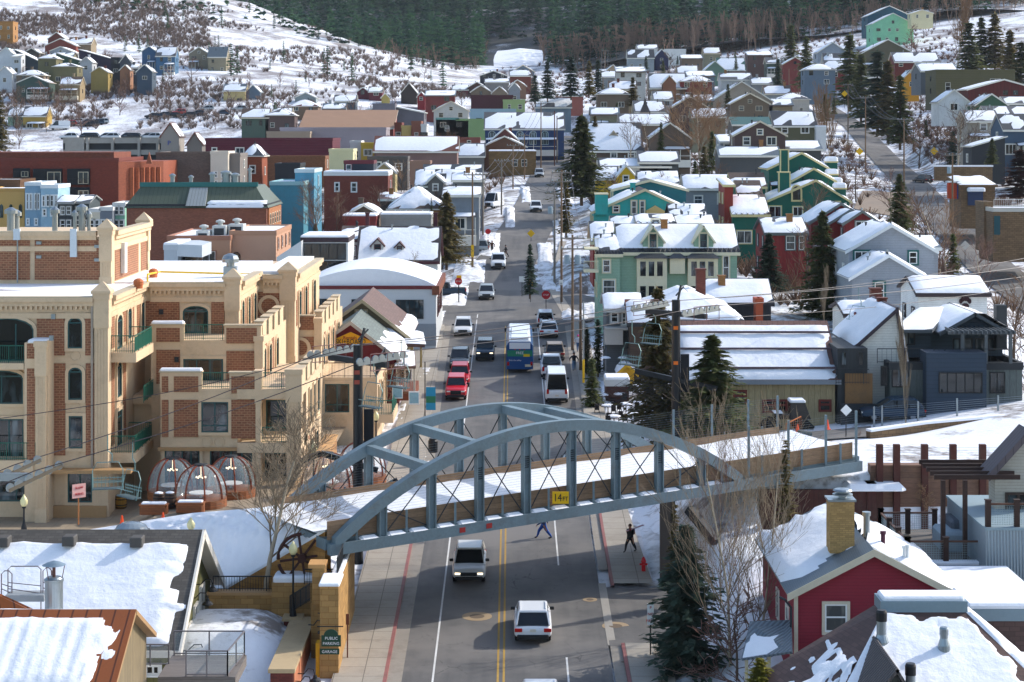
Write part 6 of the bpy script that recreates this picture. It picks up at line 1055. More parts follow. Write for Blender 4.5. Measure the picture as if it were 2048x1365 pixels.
MB().bx(15.5,22.6,124.5,124.9,2,7.6).bx(22.2,22.8,124.4,127,2,8.0).solo("abutment",M("4a1f18","board",dirt=.5),"rust red steel abutment under the right end of the bridge","abutment");MB().rbx(20.8,24.6,124.0,126.3,7.6,8.0,.3).solo("snow_ledge",SNOW,"wedge of snow lying on the rust red abutment","snow")
pts=[W(1737,872,139),W(1850,856,141),W(1960,846,143),W(2080,836,145)];q=MB()
for a,b in zip(pts,pts[1:]):q.beam(a-Vector((0,0,.35)),b-Vector((0,0,.35)),.5,1.3,0);q.beam(a+Vector((0,0,.38)),b+Vector((0,0,.38)),.62,.16,1)
q.solo("stone_wall",[STONE2,SNOW],"low dry stone wall with snow on top beside the snowy ski run","wall")
fp=empty("cable_fence",W(1745,845,145),"steel cable fence on posts in front of the modern dark house","fence")
for x,y in((1748,848),(1764,846),(1836,838),(1914,832),(1996,826)):p=W(x,y+6,146);MB().beam(p,p+Vector((0,0,1.5)),.12,.12).build("post",GALV,fp,True)
c=MB()
for k in range(8):c.tube(W(1748,848,146)+Vector((0,0,.15+.15*k)),W(2090,822,146)+Vector((0,0,.15+.15*k)),.01,n=3)
c.build("cable",GALV,fp,True)
SDG=M("74703f","board",p=.35,var=.25)
bn=HOUSE("green board sided building with grey shingles half under snow",(-28.2,98.2,0.6),22.6,13.4,4.25,"x",4.0,ov=.75,wall=SDG,roofm=M("5d574f","shingle",p=(.42,.2,.02),var=.3),trim=M("d6d0c4"),wins=(),side=0,sn=1,snow=dict(bt=.13,br_=.03,rag=.018,bb=.03,rip=.26,fine=4),T=.3,below=2)
o=Vector(bn.location)
fb=MB();A,B,C=Vector((-16.28,97.3,4.5)),Vector((-16.28,104.9,8.95)),Vector((-16.28,112.5,4.5))
for s,t in((A,B),(B,C)):fb.beam(s+Vector((.05,0,-.1)),t+Vector((.05,0,-.1)),.12,.45)
fb.build("fascia",M("d6d0c4"),bn,True)
for x,y in((8,1076),(140,1074),(275,1076)):p=W(x,y+8,103.5);MB().rbx(p.x-.32,p.x+.32,103,103.9,p.z-.2,p.z+.3,.05).build("roof_vent",M("4d4a46"),bn,True)
for i in range(5):ya=99.2+2.1*i;awin(bn,"S",ya,ya+1.2,1.2+.55*i,3.1+.55*i,-16.9,0,1,transom=.5,fr=.12,mat=M("d6d0c4"),surround=(.1,M("d6d0c4")))
awin(bn,"F",fx(266,98.2),fx(320,98.2),fz(1350,98.2),fz(1330,98.2),98.2,0,3,fr=.1,mat=WHITE,surround=(.1,WHITE))
def gooseneck(root,p,d,name="gooseneck_lamp"):
 p=Vector(p);d=Vector(d);b=MB();b.path([p,p+d*.35+Vector((0,0,.02)),p+d*.6+Vector((0,0,.3)),p+d*.9+Vector((0,0,.3)),p+d*1.0+Vector((0,0,.0))],.03,5);e=p+d;b.lathe(e+Vector((0,0,-.3)),[(.3,0),(.27,.08),(.12,.18),(.08,.32)],10);return b.build(name,BLACK,root,True)
gooseneck(bn,(-16.9,104.2,5.6),(1.0,-.2,0));gooseneck(bn,(-16.9,106.0,5.9),(1.0,-.2,0));gooseneck(bn,(-16.9,101.2,3.6),(1.2,.2,0))
MB().lathe(W(263,1066,106.5),[(1.0,0),(1.0,.15),(.88,.2),(.78,.38),(.5,.55),(.05,.62)],16).build("skylight_dome",M("77828a",rough=.15),bn,True)
COP=M("8f4f26","seam",p=.62,rough=.45,metal=.25,col2="5a2f18")
cp=HOUSE("building with rust orange seam roof and thick snow in the corner",(-25.6,83.4,1.0),17.2,9.2,5.6,"x",2.1,ov=.5,wall=M("8a7a5c","board"),roofm=COP,trim=M("9a7a55"),wins=(),side=0,snow=dict(bt=.08,br_=.06,rag=.05,seam=.62,fine=3),T=.28)
o2=MB();o2.slab(W(-60,1240,90),W(92,1232,90),W(60,1215,91.5),W(-60,1160,91.5),.2);o2.build("upper_roof",COP,cp,True)
fl=empty("chimney_flue",W(108,1240,92.5),"big round galvanised flue with conical rain cap beside the railing","flue");b=MB();b.lathe((0,0,-1.2),[(.48,0),(.46,1.6),(.42,1.7),(.42,3.0),(.46,3.02),(.46,3.1),(.4,3.12),(.33,3.2)],20);b.build("pipe",GALV,fl,smooth=False);MB().lathe((0,0,2.55),[(.55,0),(.3,.12),(.04,.2)],18).build("rain_cap",M("7f9099",rough=.4,metal=.5),fl)
c=MB()
for a in range(3):c.tube((.38*math.cos(2.1*a),.38*math.sin(2.1*a),1.95),(.5*math.cos(2.1*a),.5*math.sin(2.1*a),2.55),.02)
c.tube((0,0,1.9),(0,0,2.55),.08);c.build("cap_bracket",M("5a3a34"),fl)
hr=empty("roof_railing",W(45,1205,95),"tubular steel guard railing with looped tops beside the round flue","railing")
for x0,x1,y0,y1 in((16,82,1133,1205),(3,24,1142,1200),(86,104,1136,1200)):
 b=MB();A,B,C,D=W(x0,y1,94.5),W(x0,y0,94.5),W(x1,y0,94.5),W(x1,y1+15,94.5);r_=Vector((.15,0,0));b.path([A,B-Vector((0,0,.15)),B+r_,C-r_,C-Vector((0,0,.15)),D],.028,6)
 for f in(.45,.62):b.tube(A.lerp(B,1-f),D.lerp(C,1-f),.022)
 b.build("rail",M("6a5f62",rough=.4),hr,True)
MB().bx(fx(15,94.4),fx(92,94.4),94,95,fz(1200,94.4),fz(1187,94.4)).build("platform",M("8d9294"),hr,True)
gd=empty("deck",W(420,1340,92),"small grey deck with glass panels and steel rails","deck");Y=91.5;zd=fz(1340,Y)
MB().bx(fx(325,Y),fx(478,Y),Y-1.2,Y+2.6,zd-.5,zd).build("floor",M("7a726c","plank"),gd,True);DKM=M("6f6a6c",rough=.4)
GLP=M("a9c0c4",rough=.05)
gn=N("clear_pane");tb=gn.n("ShaderNodeBsdfTransparent");mx=gn.n("ShaderNodeMixShader");mx.inputs[0].default_value=.22;gn.p.inputs["Base Color"].default_value=(.55,.66,.68,1);gn.p.inputs["Roughness"].default_value=.06;gn.l(tb.outputs[0],mx.inputs[1]);gn.l(gn.p.outputs[0],mx.inputs[2]);gn.l(mx.outputs[0],gn.t.nodes["Material Output"].inputs[0]);CLEAR=gn.m
for p0,p1,h in(((fx(330,Y),Y+2.5,zd),(fx(474,Y),Y+2.5,zd),1.15),((fx(380,Y),Y-1.1,zd),(fx(462,Y),Y-1.1,zd),1.15),((fx(474,Y),Y+2.5,zd),(fx(462,Y),Y-1.1,zd),1.15),((fx(255,Y),Y+1,zd-.1),(fx(330,Y),Y+1,zd-.1),1.0)):
 p0,p1=Vector(p0),Vector(p1);b=MB();b.beam(p0+Vector((0,0,h)),p1+Vector((0,0,h)),.06,.06);b.beam(p0+Vector((0,0,.1)),p1+Vector((0,0,.1)),.05,.05)
 for i in range(3):q=p0.lerp(p1,i/2);b.beam(q,q+Vector((0,0,h)),.06,.06)
 b.build("rail",DKM,gd,True);q=MB();q.face([p0+Vector((0,0,.14)),p1+Vector((0,0,.14)),p1+Vector((0,0,h-.05)),p0+Vector((0,0,h-.05))]);q.build("glass_panel",CLEAR,gd,True)
sw=empty("garage_wall",(-9.3,101,2.3),"honey coloured stone garage wall rising beside the pavement","wall");ST=M("b08850","stone",p=(.7,.3,.014),var=.3,col2="8a6230")
q=MB();Z=lambda y:interp(y,[(101,6.95),(108,6.85),(117,6.9)])
MB().bx(-9.75,-8.8,101,103.4,1.5,6.95).build("pillar",ST,sw,True);MB().bx(-9.5,-8.85,103.4,112,1.5,6.8).build("wall",ST,sw,True);MB().rbx(-9.8,-8.75,100.9,103.4,6.95,7.1,.05).build("snow_cap",SNOW,sw,True);MB().rbx(-9.45,-8.9,103.6,112,6.8,6.95,.06).build("snow_cap",SNOW,sw,True)
MB().bx(-10.5,-9.75,104,104.6,1.5,5.4).bx(-10.4,-9.75,103.6,104.7,5.4,7.3).build("entrance_wall",ST,sw,True);MB().bx(-10.6,-9.7,103.5,104.8,7.3,7.5).build("pier_cap",M("b98a52"),sw,True)
MB().bx(-9.98,-9.78,101.2,101.9,1.5,4.0).build("door_frame",M("d8a01c"),sw,True)
for p,d in(((-10.0,102.6,5.2),(.75,-.6,0)),((-10.4,101.8,4.8),(.8,-.5,0)),((-10.6,98.5,3.2),(.9,-.4,0)),((-10.6,97.5,3.1),(.8,-.4,0))):gooseneck(sw,p,d)
sg=empty("garage_sign",W(662,1282,100),"green hanging sign reading PUBLIC PARKING GARAGE on the stone wall","sign");DGS=M("173f2c",rough=.5);b=MB();b.bx(-.48,.5,-.03,.03,-.28,.28);b.prism([(.36*math.cos(t),.28+.3*math.sin(t))for t in[math.pi*i/10 for i in range(11)]],-.03,.03);b.bx(-.56,.42,-.03,.03,-.68,-.4);b.build("panel",DGS,sg);text_obj("lettering","PUBLIC",.2,WHITE,sg,(.02,-.05,.13));text_obj("lettering","PARKING",.2,WHITE,sg,(.01,-.05,-.13));text_obj("lettering","GARAGE",.2,WHITE,sg,(-.07,-.05,-.54));MB().tube((-.7,0,.72),(.62,0,.72),.03).build("bracket",BLACK,sg)
bw=empty("brick_wall",(-11.3,97,2),"dark red brick wall with broad tan coping and lamp pier","wall");BKD=M("6a2f26","brick",p=(.3,.1,.014))
q=MB();q.hexa([(-11.75,96.8,0),(-10.65,96.8,0),(-10.65,107,0),(-11.75,107,0),(-11.75,96.8,3.7),(-10.65,96.8,3.7),(-10.65,107,3.75),(-11.75,107,3.75)]);q.build("wall",[BKD],bw,True);MB().hexa([(-11.85,96.7,3.7),(-10.55,96.7,3.7),(-10.55,107,3.75),(-11.85,107,3.75),(-11.85,96.7,3.9),(-10.55,96.7,3.9),(-10.55,107,3.95),(-11.85,107,3.95)]).build("coping",M("b09a76",dirt=.2),bw,True)
MB().bx(-12.2,-11.3,106.4,107.4,0,3.85).build("pier",BKD,bw,True);MB().bx(-12.3,-11.2,106.3,107.5,3.85,4.0).build("coping",M("b09a76"),bw,True);MB().bx(-10.64,-10.6,97,107,0,3.65).build("render",M("b5714f",var=.1),bw,True)  # pinkish sheet on the street face paints the brick's sunlit tone
q=MB();P0,P1=Vector((-10.0,108.2,8.3)),Vector((-16.7,113.0,3.7))
n_=Vector((P1.y-P0.y,-(P1.x-P0.x),0)).normalized()*.25
for m_,z0,z1 in((0,None,0),(1,0,.16)):
 q.hexa([P1-n_+Vector((0,0,-3 if z0 is None else 0)),P0-n_+Vector((0,0,-7 if z0 is None else 0)),P0+n_+Vector((0,0,-7 if z0 is None else 0)),P1+n_+Vector((0,0,-3 if z0 is None else 0)),P1-n_+Vector((0,0,z1)),P0-n_+Vector((0,0,z1)),P0+n_+Vector((0,0,z1)),P1+n_+Vector((0,0,z1))],m_)
q.solo("sloping_stone_wall",[M("b3803f","stone",p=(.5,.24,.014),var=.3,col2="8a6230"),SNOW],"honey stone wall sloping up to the left end of the bridge, snow on top","wall")
q=MB().bx(-16.5,-13.0,108.3,109,1,4.8).bx(-16.6,-12.9,108.2,109.1,4.8,4.95,1);q.solo("planter_wall",[ST,M("b08a5c")],"low stone planter wall with tan coping under the black fence","wall")
MB().bx(-13.0,-9.6,107.7,109.2,3,5.6).rbx(-12.95,-9.65,107.75,109.2,5.6,5.95,.12,1).solo("wheel_plinth",[ST,SNOW],"snow topped stone plinth under the broken bullwheel","plinth")
wh_=empty("bullwheel",W(604,1150,108.3),"rust brown broken bullwheel with eight spokes by the stone wall","wheel");RB=M("3f1f18",var=.3)
for k in range(8):a=k*math.pi/4+.15;MB().beam((.15*math.cos(a),0,.9+.15*math.sin(a)),(1.22*math.cos(a),.1,.9+1.22*math.sin(a)),.12,.12).build("spoke",RB,wh_)
MB().tube((0,-.2,.9),(0,.3,.9),.24,n=12).build("hub",RB,wh_)
for a0,a1 in((1.6,3.2),(3.4,4.6),(5.6,6.5)):MB().path([(1.3*math.cos(a0+(a1-a0)*i/8),.05,.9+1.3*math.sin(a0+(a1-a0)*i/8))for i in range(9)],.1,5).build("rim",RB,wh_)
def fence_line(label,p0,p1,h,mat,step=.14,name="fence"):
 e=empty(name,p0,label,"fence");railing(e,p0,p1,h,mat,step,name="rails");return e
fence_line("black picket fence along the planter wall by the bullwheel",(-16.3,108.6,4.95),(-13.1,108.6,4.95),.8,BLACK);fence_line("black picket fence between the stone piers",(-11.2,107.4,5.6),(-9.6,107.4,5.6),.8,BLACK);fence_line("dark railing sloping along the stone garage wall",(-9.1,103.6,6.9),(-9.1,112.0,6.9),.9,DARK,.1);fence_line("dark stair railing beside the stone entrance wall",(-12.0,107.6,4.0),(-10.6,104.4,5.4),.9,DARK,.1)
# ---------------------------------------------------------------- vegetation
rs=np.random.RandomState(5)
def leaf_mat(key,a,b,c):
 n=N(key);P=n.obj();oi=n.n("ShaderNodeObjectInfo");f=n.ramp(n.noise(1.3,3,P),.3,.72);col=n.mix(f,a+(1,),b+(1,));col=n.mix(n.math('MULTIPLY',n.ramp(n.noise(2.6,2,P),.56,.72),.75),col,c+(1,))
 hs=n.n("ShaderNodeHueSaturation");n.l(col,hs.inputs["Color"]);n.l(n.math('ADD',.75,n.math('MULTIPLY',oi.outputs["Random"],.5)),hs.inputs["Value"]);n.l(hs.outputs[0],n.p.inputs["Base Color"]);n.p.inputs["Roughness"].default_value=.75;n.p.inputs["Specular IOR Level"].default_value=.2;tl=n.n("ShaderNodeBsdfTranslucent");n.l(hs.outputs[0],tl.inputs[0]);mx=n.n("ShaderNodeMixShader");mx.inputs[0].default_value=.45;n.l(n.p.outputs[0],mx.inputs[1]);n.l(tl.outputs[0],mx.inputs[2]);n.l(mx.outputs[0],n.t.nodes["Material Output"].inputs[0]);return n.m
NEED=leaf_mat("spruce_needles",(.06,.085,.03),(.14,.15,.055),(.21,.165,.06));NEEDB=leaf_mat("blue_spruce_needles",(.042,.075,.055),(.085,.125,.085),(.14,.135,.08));NEEDR=leaf_mat("dry_spruce_needles",(.09,.09,.035),(.20,.15,.055),(.30,.19,.075));NEEDY=leaf_mat("yellow_foliage",(.16,.16,.02),(.32,.28,.04),(.22,.18,.03));NEEDA=leaf_mat("arborvitae_foliage",(.03,.05,.02),(.07,.09,.035),(.13,.10,.04))
FAR_N=leaf_mat("far_needles",(.03,.10,.055),(.075,.17,.08),(.14,.18,.06))
BARK=M("5a4a3c",var=.3,rough=.9);BARKL=M("a89a84",var=.35,rough=.9);TWIG=M("6a5240",var=.3,rough=.9);TWIGL=M("857560",var=.3,rough=.9);TWIGP=M("6f5348",var=.3,rough=.9);TWIGO=M("86684c",var=.3,rough=.9)
def conifer(h,rad,tiers,nb,ns,seed,base=.06,droop=.25,power=.85,size=1.0,spread=.5):
 r=np.random.RandomState(seed);Q=[]
 for i in range(tiers):
  t=(i+r.rand()*.6)/tiers;z=h*(base+(1-base)*t);L0=rad*(1-t)**power+.04*rad
  k=max(3,int(nb*(.45+.55*(1-t))+.5));a0=r.rand()*6.28
  for b in range(k):
   if r.rand()<.1:continue
   a=a0+6.28*b/k+r.randn()*.22;L=L0*r.uniform(.5,1.18);d=np.array([math.cos(a),math.sin(a),0]);sd_=np.array([-d[1],d[0],0])
   dr=droop*r.uniform(.5,1.5)
   for s in range(ns):
    f=(s+r.rand())/ns;f=.12+.88*f;c=d*L*f+np.array([0,0,z-dr*L*f**1.3+.12*L*f*f])
    w=size*rad*r.uniform(.10,.2)*(1.1-.5*f);o=sd_*r.uniform(-1,1)*spread*L*(1-.65*f)*.5;c=c+o+np.array([0,0,r.uniform(-.05,.05)*rad])
    u=d*r.uniform(.5,1)+sd_*r.uniform(-.8,.8)+np.array([0,0,r.uniform(-.5,.15)]);u/=np.linalg.norm(u);v=np.cross(u,[r.uniform(-.6,.6),r.uniform(-.6,.6),1]);v/=np.linalg.norm(v)+1e-6
    Q.append([c-u*w*.9,c+v*w*.55,c+u*w*1.3,c-v*w*.55])
 for s in range(6):c=np.array([0,0,h*(1-.012*s)]);a=r.rand()*6.28;u=np.array([math.cos(a)*.5,math.sin(a)*.5,.8]);v=np.array([-u[1],u[0],0]);w=rad*.07;Q.append([c-u*w,c+v*w,c+u*w*2,c-v*w])
 Q=np.array(Q);return Q.reshape(-1,3),np.arange(len(Q)*4).reshape(-1,4)
def trunk_mesh(h,r):return MB().tube((0,0,-.6),(0,0,h*.55),r,r*.6,7).tube((0,0,h*.55),(0,0,h*.97),r*.6,r*.08,6).mesh("trunk",BARK,uv=False)
def qmesh(name,vf,mats):return np_mesh(name,vf[0],vf[1],mats)
PC={}
def con_proto(kind,var,mat):
 k=(kind,var,mat.name)
 if k not in PC:
  if kind=="near":vf=conifer(10,2.95,36,11,24,11+var,size=.62,spread=.34)
  elif kind=="mid":vf=conifer(10,2.3,26,10,8,31+var,size=1.35)
  elif kind=="slim":vf=conifer(10,1.15,34,9,9,51+var,size=1.5)
  elif kind=="arb":vf=conifer(10,1.7,40,12,9,71+var,base=.01,droop=-.35,power=.45,size=1.1)
  else:vf=conifer(10,1.9,15,7,4,91+var,size=1.9)
  PC[k]=(qmesh("crown",vf,[mat]),trunk_mesh(10,.2 if kind!="slim" else .14))
 return PC[k]
def put_conifer(label,p,h,kind="mid",var=0,mat=None,wide=1.0,group=None,name="spruce_tree",cat="tree"):
 c,t=con_proto(kind,var,mat or NEED);e=empty(name,p,label,cat,group,R.uniform(0,6.28));s=h/10
 put("crown",c,e,sc=(s*wide,s*wide,s));put("trunk",t,e,sc=(s,s,s));return e
def cpx(label,x,yb,yt,Y,kind="mid",mat=None,wide=1.0,**k):return put_conifer(label,W(x,yb,Y),(yb-yt)*Y/F,kind,R.randrange(3),mat,wide,**k)
cpx("big dense spruce right of the right hand lift tower",1425,905,672,143,"near",NEED,1.7)
cpx("tall rust tinged spruce left of the right hand lift tower",1316,890,578,152,"near",NEEDR,1.0)
cpx("large dark blue spruce standing over the corner pavement",1372,1430,1052,102,"near",NEEDB,1.25)
cpx("slender spruce with rusty top beside the bridge pier",1350,1190,1008,113,"slim",NEEDR,1.2)
cpx("thin rusty spruce poking up by the bridge parapet",1572,1075,880,121,"slim",NEEDR,1.25)
cpx("huge free standing spruce beside the upper street",1163,402,232,322,"near",NEED,1.45)
cpx("brown tinged spruce left of the street in front of the row houses",893,532,385,258,"near",NEEDR,1.25)
cpx("small brown conifer below the huge spruce",1132,470,360,285,"mid",NEEDR,.8)
cpx("small snowy spruce on the corner island",1060,592,488,238,"mid",NEEDB,.8)
cpx("tall dense spruce between the red house and grey house",1645,650,424,214,"near",NEED,1.05)
cpx("broad blue green pine in front of the red house",1538,590,468,224,"near",NEEDB,1.4)
cpx("spruce standing in the bend of the climbing street",1799,470,349,256,"near",NEED,1.2)
cpx("small spruce right of the large grey house",1906,575,468,230,"mid",NEED,.95)
cpx("tallest arborvitae beside the patio",1196,748,640,189,"arb",NEEDA,.85);cpx("shorter arborvitae beside the patio, left of the tallest",1174,748,655,189.5,"arb",NEEDA,.8);cpx("dark small spruce on the patio edge",1184,826,716,173.5,"mid",NEED,1.1)
cpx("yellow green bush shaped conifer at the bottom edge",1520,1420,1318,86,"arb",NEEDY,2.3,cat="shrub");cpx("big evergreen cut off by the left edge of town",-4,305,178,480,"near",NEEDR,.95)
cpx("small dark spruce by the chalet chimney",863,440,395,275,"slim",NEED,1.1);cpx("little evergreen below the blue building",630,478,448,262,"arb",NEED,1.6)
cpx("dark low evergreen by the stone garages",2040,400,300,290,"mid",leaf_mat("russet_foliage",(.06,.03,.025),(.12,.05,.04),(.09,.06,.05)),2.3)
cl=[(1700,215,68,560,1.1),(1722,240,108,520,1.0),(1755,262,100,480,1.2),(1776,278,122,470,1.0),(1800,292,150,430,1.0),(1612,178,74,620,1),(1582,140,48,700,1),(1938,155,44,600,1.3),(1962,140,34,620,1.1),(1990,140,26,620,1.2),(2020,180,60,560,1.1),(2042,210,84,520,1.2),(1860,118,92,640,1),(1095,200,122,560,1.0),(1142,196,114,560,1.2),(1070,206,150,545,1.1),(1178,192,122,560,.9),(1196,205,120,570,.8),(1266,215,154,520,1.0),(1456,225,168,500,.8),(1292,140,112,720,1),(1326,148,122,720,1),(1355,130,112,740,.9),(1472,140,112,690,.8),(1470,120,100,720,.8),(1556,180,118,600,.9),(1190,318,232,405,.7),(1322,312,244,395,.6),(1408,360,292,345,1.0),(1424,345,262,380,.8),(1390,392,322,320,.9),(1234,245,205,480,.7),(1984,330,276,345,1.1),(2008,345,236,365,.8),(1990,300,240,390,.9),(1770,230,180,500,.9),(1852,275,240,430,.9),(1650,245,188,480,1.0),(1668,230,195,490,.9),(1905,345,262,380,.8)]
for x,yb,yt,Y,w in cl:cpx("dark conifer standing between the upper houses and streets",x,yb,yt,Y,"mid",R.choice((NEED,NEED,NEEDB,NEEDR)),w*1.2,group="conifers between the upper houses")
hl=[(182,14,-3),(243,20,-2),(246,42,22),(330,34,-2),(335,60,26),(366,41,20),(308,42,25),(443,53,12),(455,12,-10),(499,26,-2),(250,104,72),(278,106,66),(295,96,70),(268,145,118),(326,165,142),(462,152,86),(474,150,92),(430,100,72),(437,98,70),(418,108,84),(548,58,29),(566,48,20),(588,52,30),(637,79,54),(653,72,50),(567,122,82),(655,152,92),(648,150,100),(704,166,106),(688,142,120),(718,94,69),(822,142,82),(829,140,95),(846,132,84),(866,136,100),(886,176,112),(876,160,118),(862,162,140),(543,196,168),(550,262,205),(592,188,160),(527,245,210),(738,168,150),(540,140,120),(612,165,148),(1035,110,92)]
def ground_px(x,y,Y0=90,Y1=1050):
 Ys=np.concatenate([np.arange(Y0,300,6),np.arange(max(300,Y0),Y1,8.0)]);X=(x-CX)*Ys/F;Z=HC-(y-HY)*Ys/F;d=Z-tz(X,Ys)
 i=np.nonzero((d[:-1]>0)&(d[1:]<=0))[0]
 if len(i)==0:return None
 i=i[-1]if Y0>400 else i[0];f=d[i]/(d[i]-d[i+1]);Yh=Ys[i]+f*(Ys[i+1]-Ys[i]);return W(x,y,Yh)
for x,yb,yt in hl:
 p=ground_px(x,yb,450)
 if p:put_conifer("single dark conifer scattered on the snowy shrub hillside",p,(yb-yt)*p.y/F,"far",R.randrange(3),FAR_N,1.05,"conifers scattered on the snowy hillside")
def bare(h,seed,depth=5,spread=.55,up=.35,r0=.12,first=.25,nchild=(2,4),twig=.012,lean=.05,taper=.62,side=6):
 r=np.random.RandomState(seed);segs=[]
 def grow(p,d,L,rad,dep):
  n=3 if dep>1 else 2;q=p
  for i in range(n):
   d=d+r.randn(3)*.10+np.array([0,0,up*.12]);d/=np.linalg.norm(d);e=q+d*L/n;r1=max(twig,rad*(1-.3*(i+1)/n));segs.append((q,e,max(twig,rad*(1-.3*i/n)),r1,dep));q=e
   if dep>0 and(i<n-1 or True):
    for k in range(r.randint(*nchild)-(1 if i<n-1 else 0)):
     a=r.rand()*6.28;v=np.array([math.cos(a),math.sin(a),0]);v=v-d*v.dot(d);v/=np.linalg.norm(v)+1e-6;s=spread*r.uniform(.6,1.3);nd=d*math.cos(s)+v*math.sin(s)+np.array([0,0,up*.4]);nd/=np.linalg.norm(nd)
     grow(e if i==n-1 else q,nd,L*r.uniform(.5,.78),r1*taper,dep-1)
 p=np.zeros(3);p[2]=-.4;d=np.array([r.randn()*lean,r.randn()*lean,1.0]);n=side;rad=r0
 for i in range(n):
  d=d+r.randn(3)*np.array([.05,.05,0]);d/=np.linalg.norm(d);e=p+d*h/n;segs.append((p,e,rad,rad*.84,9));p=e;rad*=.84
  if(i+1)/n>first:
   for k in range(r.randint(2,4)):
    a=r.rand()*6.28;s=r.uniform(.5,1.0)*spread*1.5;nd=np.array([math.cos(a)*math.sin(s),math.sin(a)*math.sin(s),math.cos(s)]);grow(p,nd,h*.26*(1.15-.5*i/n),rad*.55,depth-2)
 return segs
def seg_mesh(name,segs,mat,k=3):
 P0=np.array([s[0]for s in segs]);P1=np.array([s[1]for s in segs]);r0=np.array([s[2]for s in segs]);r1=np.array([s[3]for s in segs]);D=P1-P0;D/=np.linalg.norm(D,axis=1)[:,None]+1e-9
 A=np.where(np.abs(D[:,2:3])<.9,np.array([[0,0,1.0]]),np.array([[1.0,0,0]]));U=np.cross(D,A);U/=np.linalg.norm(U,axis=1)[:,None];Vv=np.cross(D,U);n=len(segs);V=np.zeros((n,2*k,3))
 for i in range(k):
  c,s=math.cos(6.2832*i/k),math.sin(6.2832*i/k);V[:,i]=P0+(U*c+Vv*s)*r0[:,None];V[:,k+i]=P1+(U*c+Vv*s)*r1[:,None]
 b=np.arange(n)[:,None]*2*k;Fc=np.concatenate([np.concatenate([b+i,b+(i+1)%k,b+k+(i+1)%k,b+k+i],1)for i in range(k)])
 return np_mesh(name,V.reshape(-1,3),Fc,[mat])
BT={}
def bare_proto(kind,var,bk,tw):
 k=(kind,var,bk.name,tw.name)
 if k not in BT:
  s={"near":lambda:bare(10,3+var,5,.6,.4,.17,.2,(2,4),.011),"birch":lambda:bare(12,13+var,5,.5,.5,.13,.2,(2,3),.008,side=8),"mid":lambda:bare(10,23+var,4,.6,.4,.16,.2,(2,4),.022),"col":lambda:bare(10,33+var,4,.22,1.1,.10,.08,(2,4),.02,side=8),"far":lambda:bare(10,43+var,3,.6,.4,.16,.15,(2,4),.05),"bush":lambda:bare(6,53+var,4,.9,.3,.10,.0,(2,4),.022)}[kind]()
  t=[q for q in s if q[4]==9];c=[q for q in s if q[4]!=9];BT[k]=(seg_mesh("trunk",t,bk,6),seg_mesh("crown",c,tw,3),12.0 if kind=="birch" else(6.0 if kind=="bush" else 10.0))
 return BT[k]
def put_bare(label,p,h,kind="mid",var=0,bk=None,tw=None,wide=1.0,group=None,name="bare_tree",cat="tree"):
 t,c,hh=bare_proto(kind,var,bk or BARK,tw or TWIG);s=h/(hh*1.15);e=empty(name,p,label,cat,group,R.uniform(0,6.28));put("trunk",t,e,sc=(s*wide,s*wide,s));put("crown",c,e,sc=(s*wide,s*wide,s));return e
def bpx(label,x,yb,yt,Y,kind="mid",bk=None,tw=None,wide=1.0,**k):return put_bare(label,W(x,yb,Y),(yb-yt)*Y/F,kind,R.randrange(3),bk,tw,wide,**k)
bpx("large leafless tree by the stone wall in front of the glass domes",528,1204,868,109.3,"near",BARKL,TWIGL,1.35)
bpx("tall leafless birch with fine upright twigs, nearest the blue spruce",1462,1420,850,101,"birch",BARKL,TWIGL,.9);bpx("tall leafless birch leaning beside the red house",1512,1380,872,104,"birch",BARKL,TWIGL,.85);bpx("slim leafless birch behind the two tall birches by the red house",1442,1300,930,108,"birch",BARKL,TWIGP,.8);bpx("low leafless thicket under the birches",1470,1420,1190,99,"bush",BARK,TWIGP,1.3)
bpx("pale slender trunk in front of the modern dark house",1813,870,645,146,"col",BARKL,TWIGL,.45);bpx("leafless poplar with upright twigs above the barn roof",1649,660,548,188,"col",BARKL,TWIGL,.7);bpx("brushy leafless tree at the right edge beside the dark house",2030,760,560,163,"mid",BARK,TWIG,1.5);bpx("second brushy leafless tree at the right edge, lower down",2052,820,640,158,"mid",BARK,TWIG,1.3)
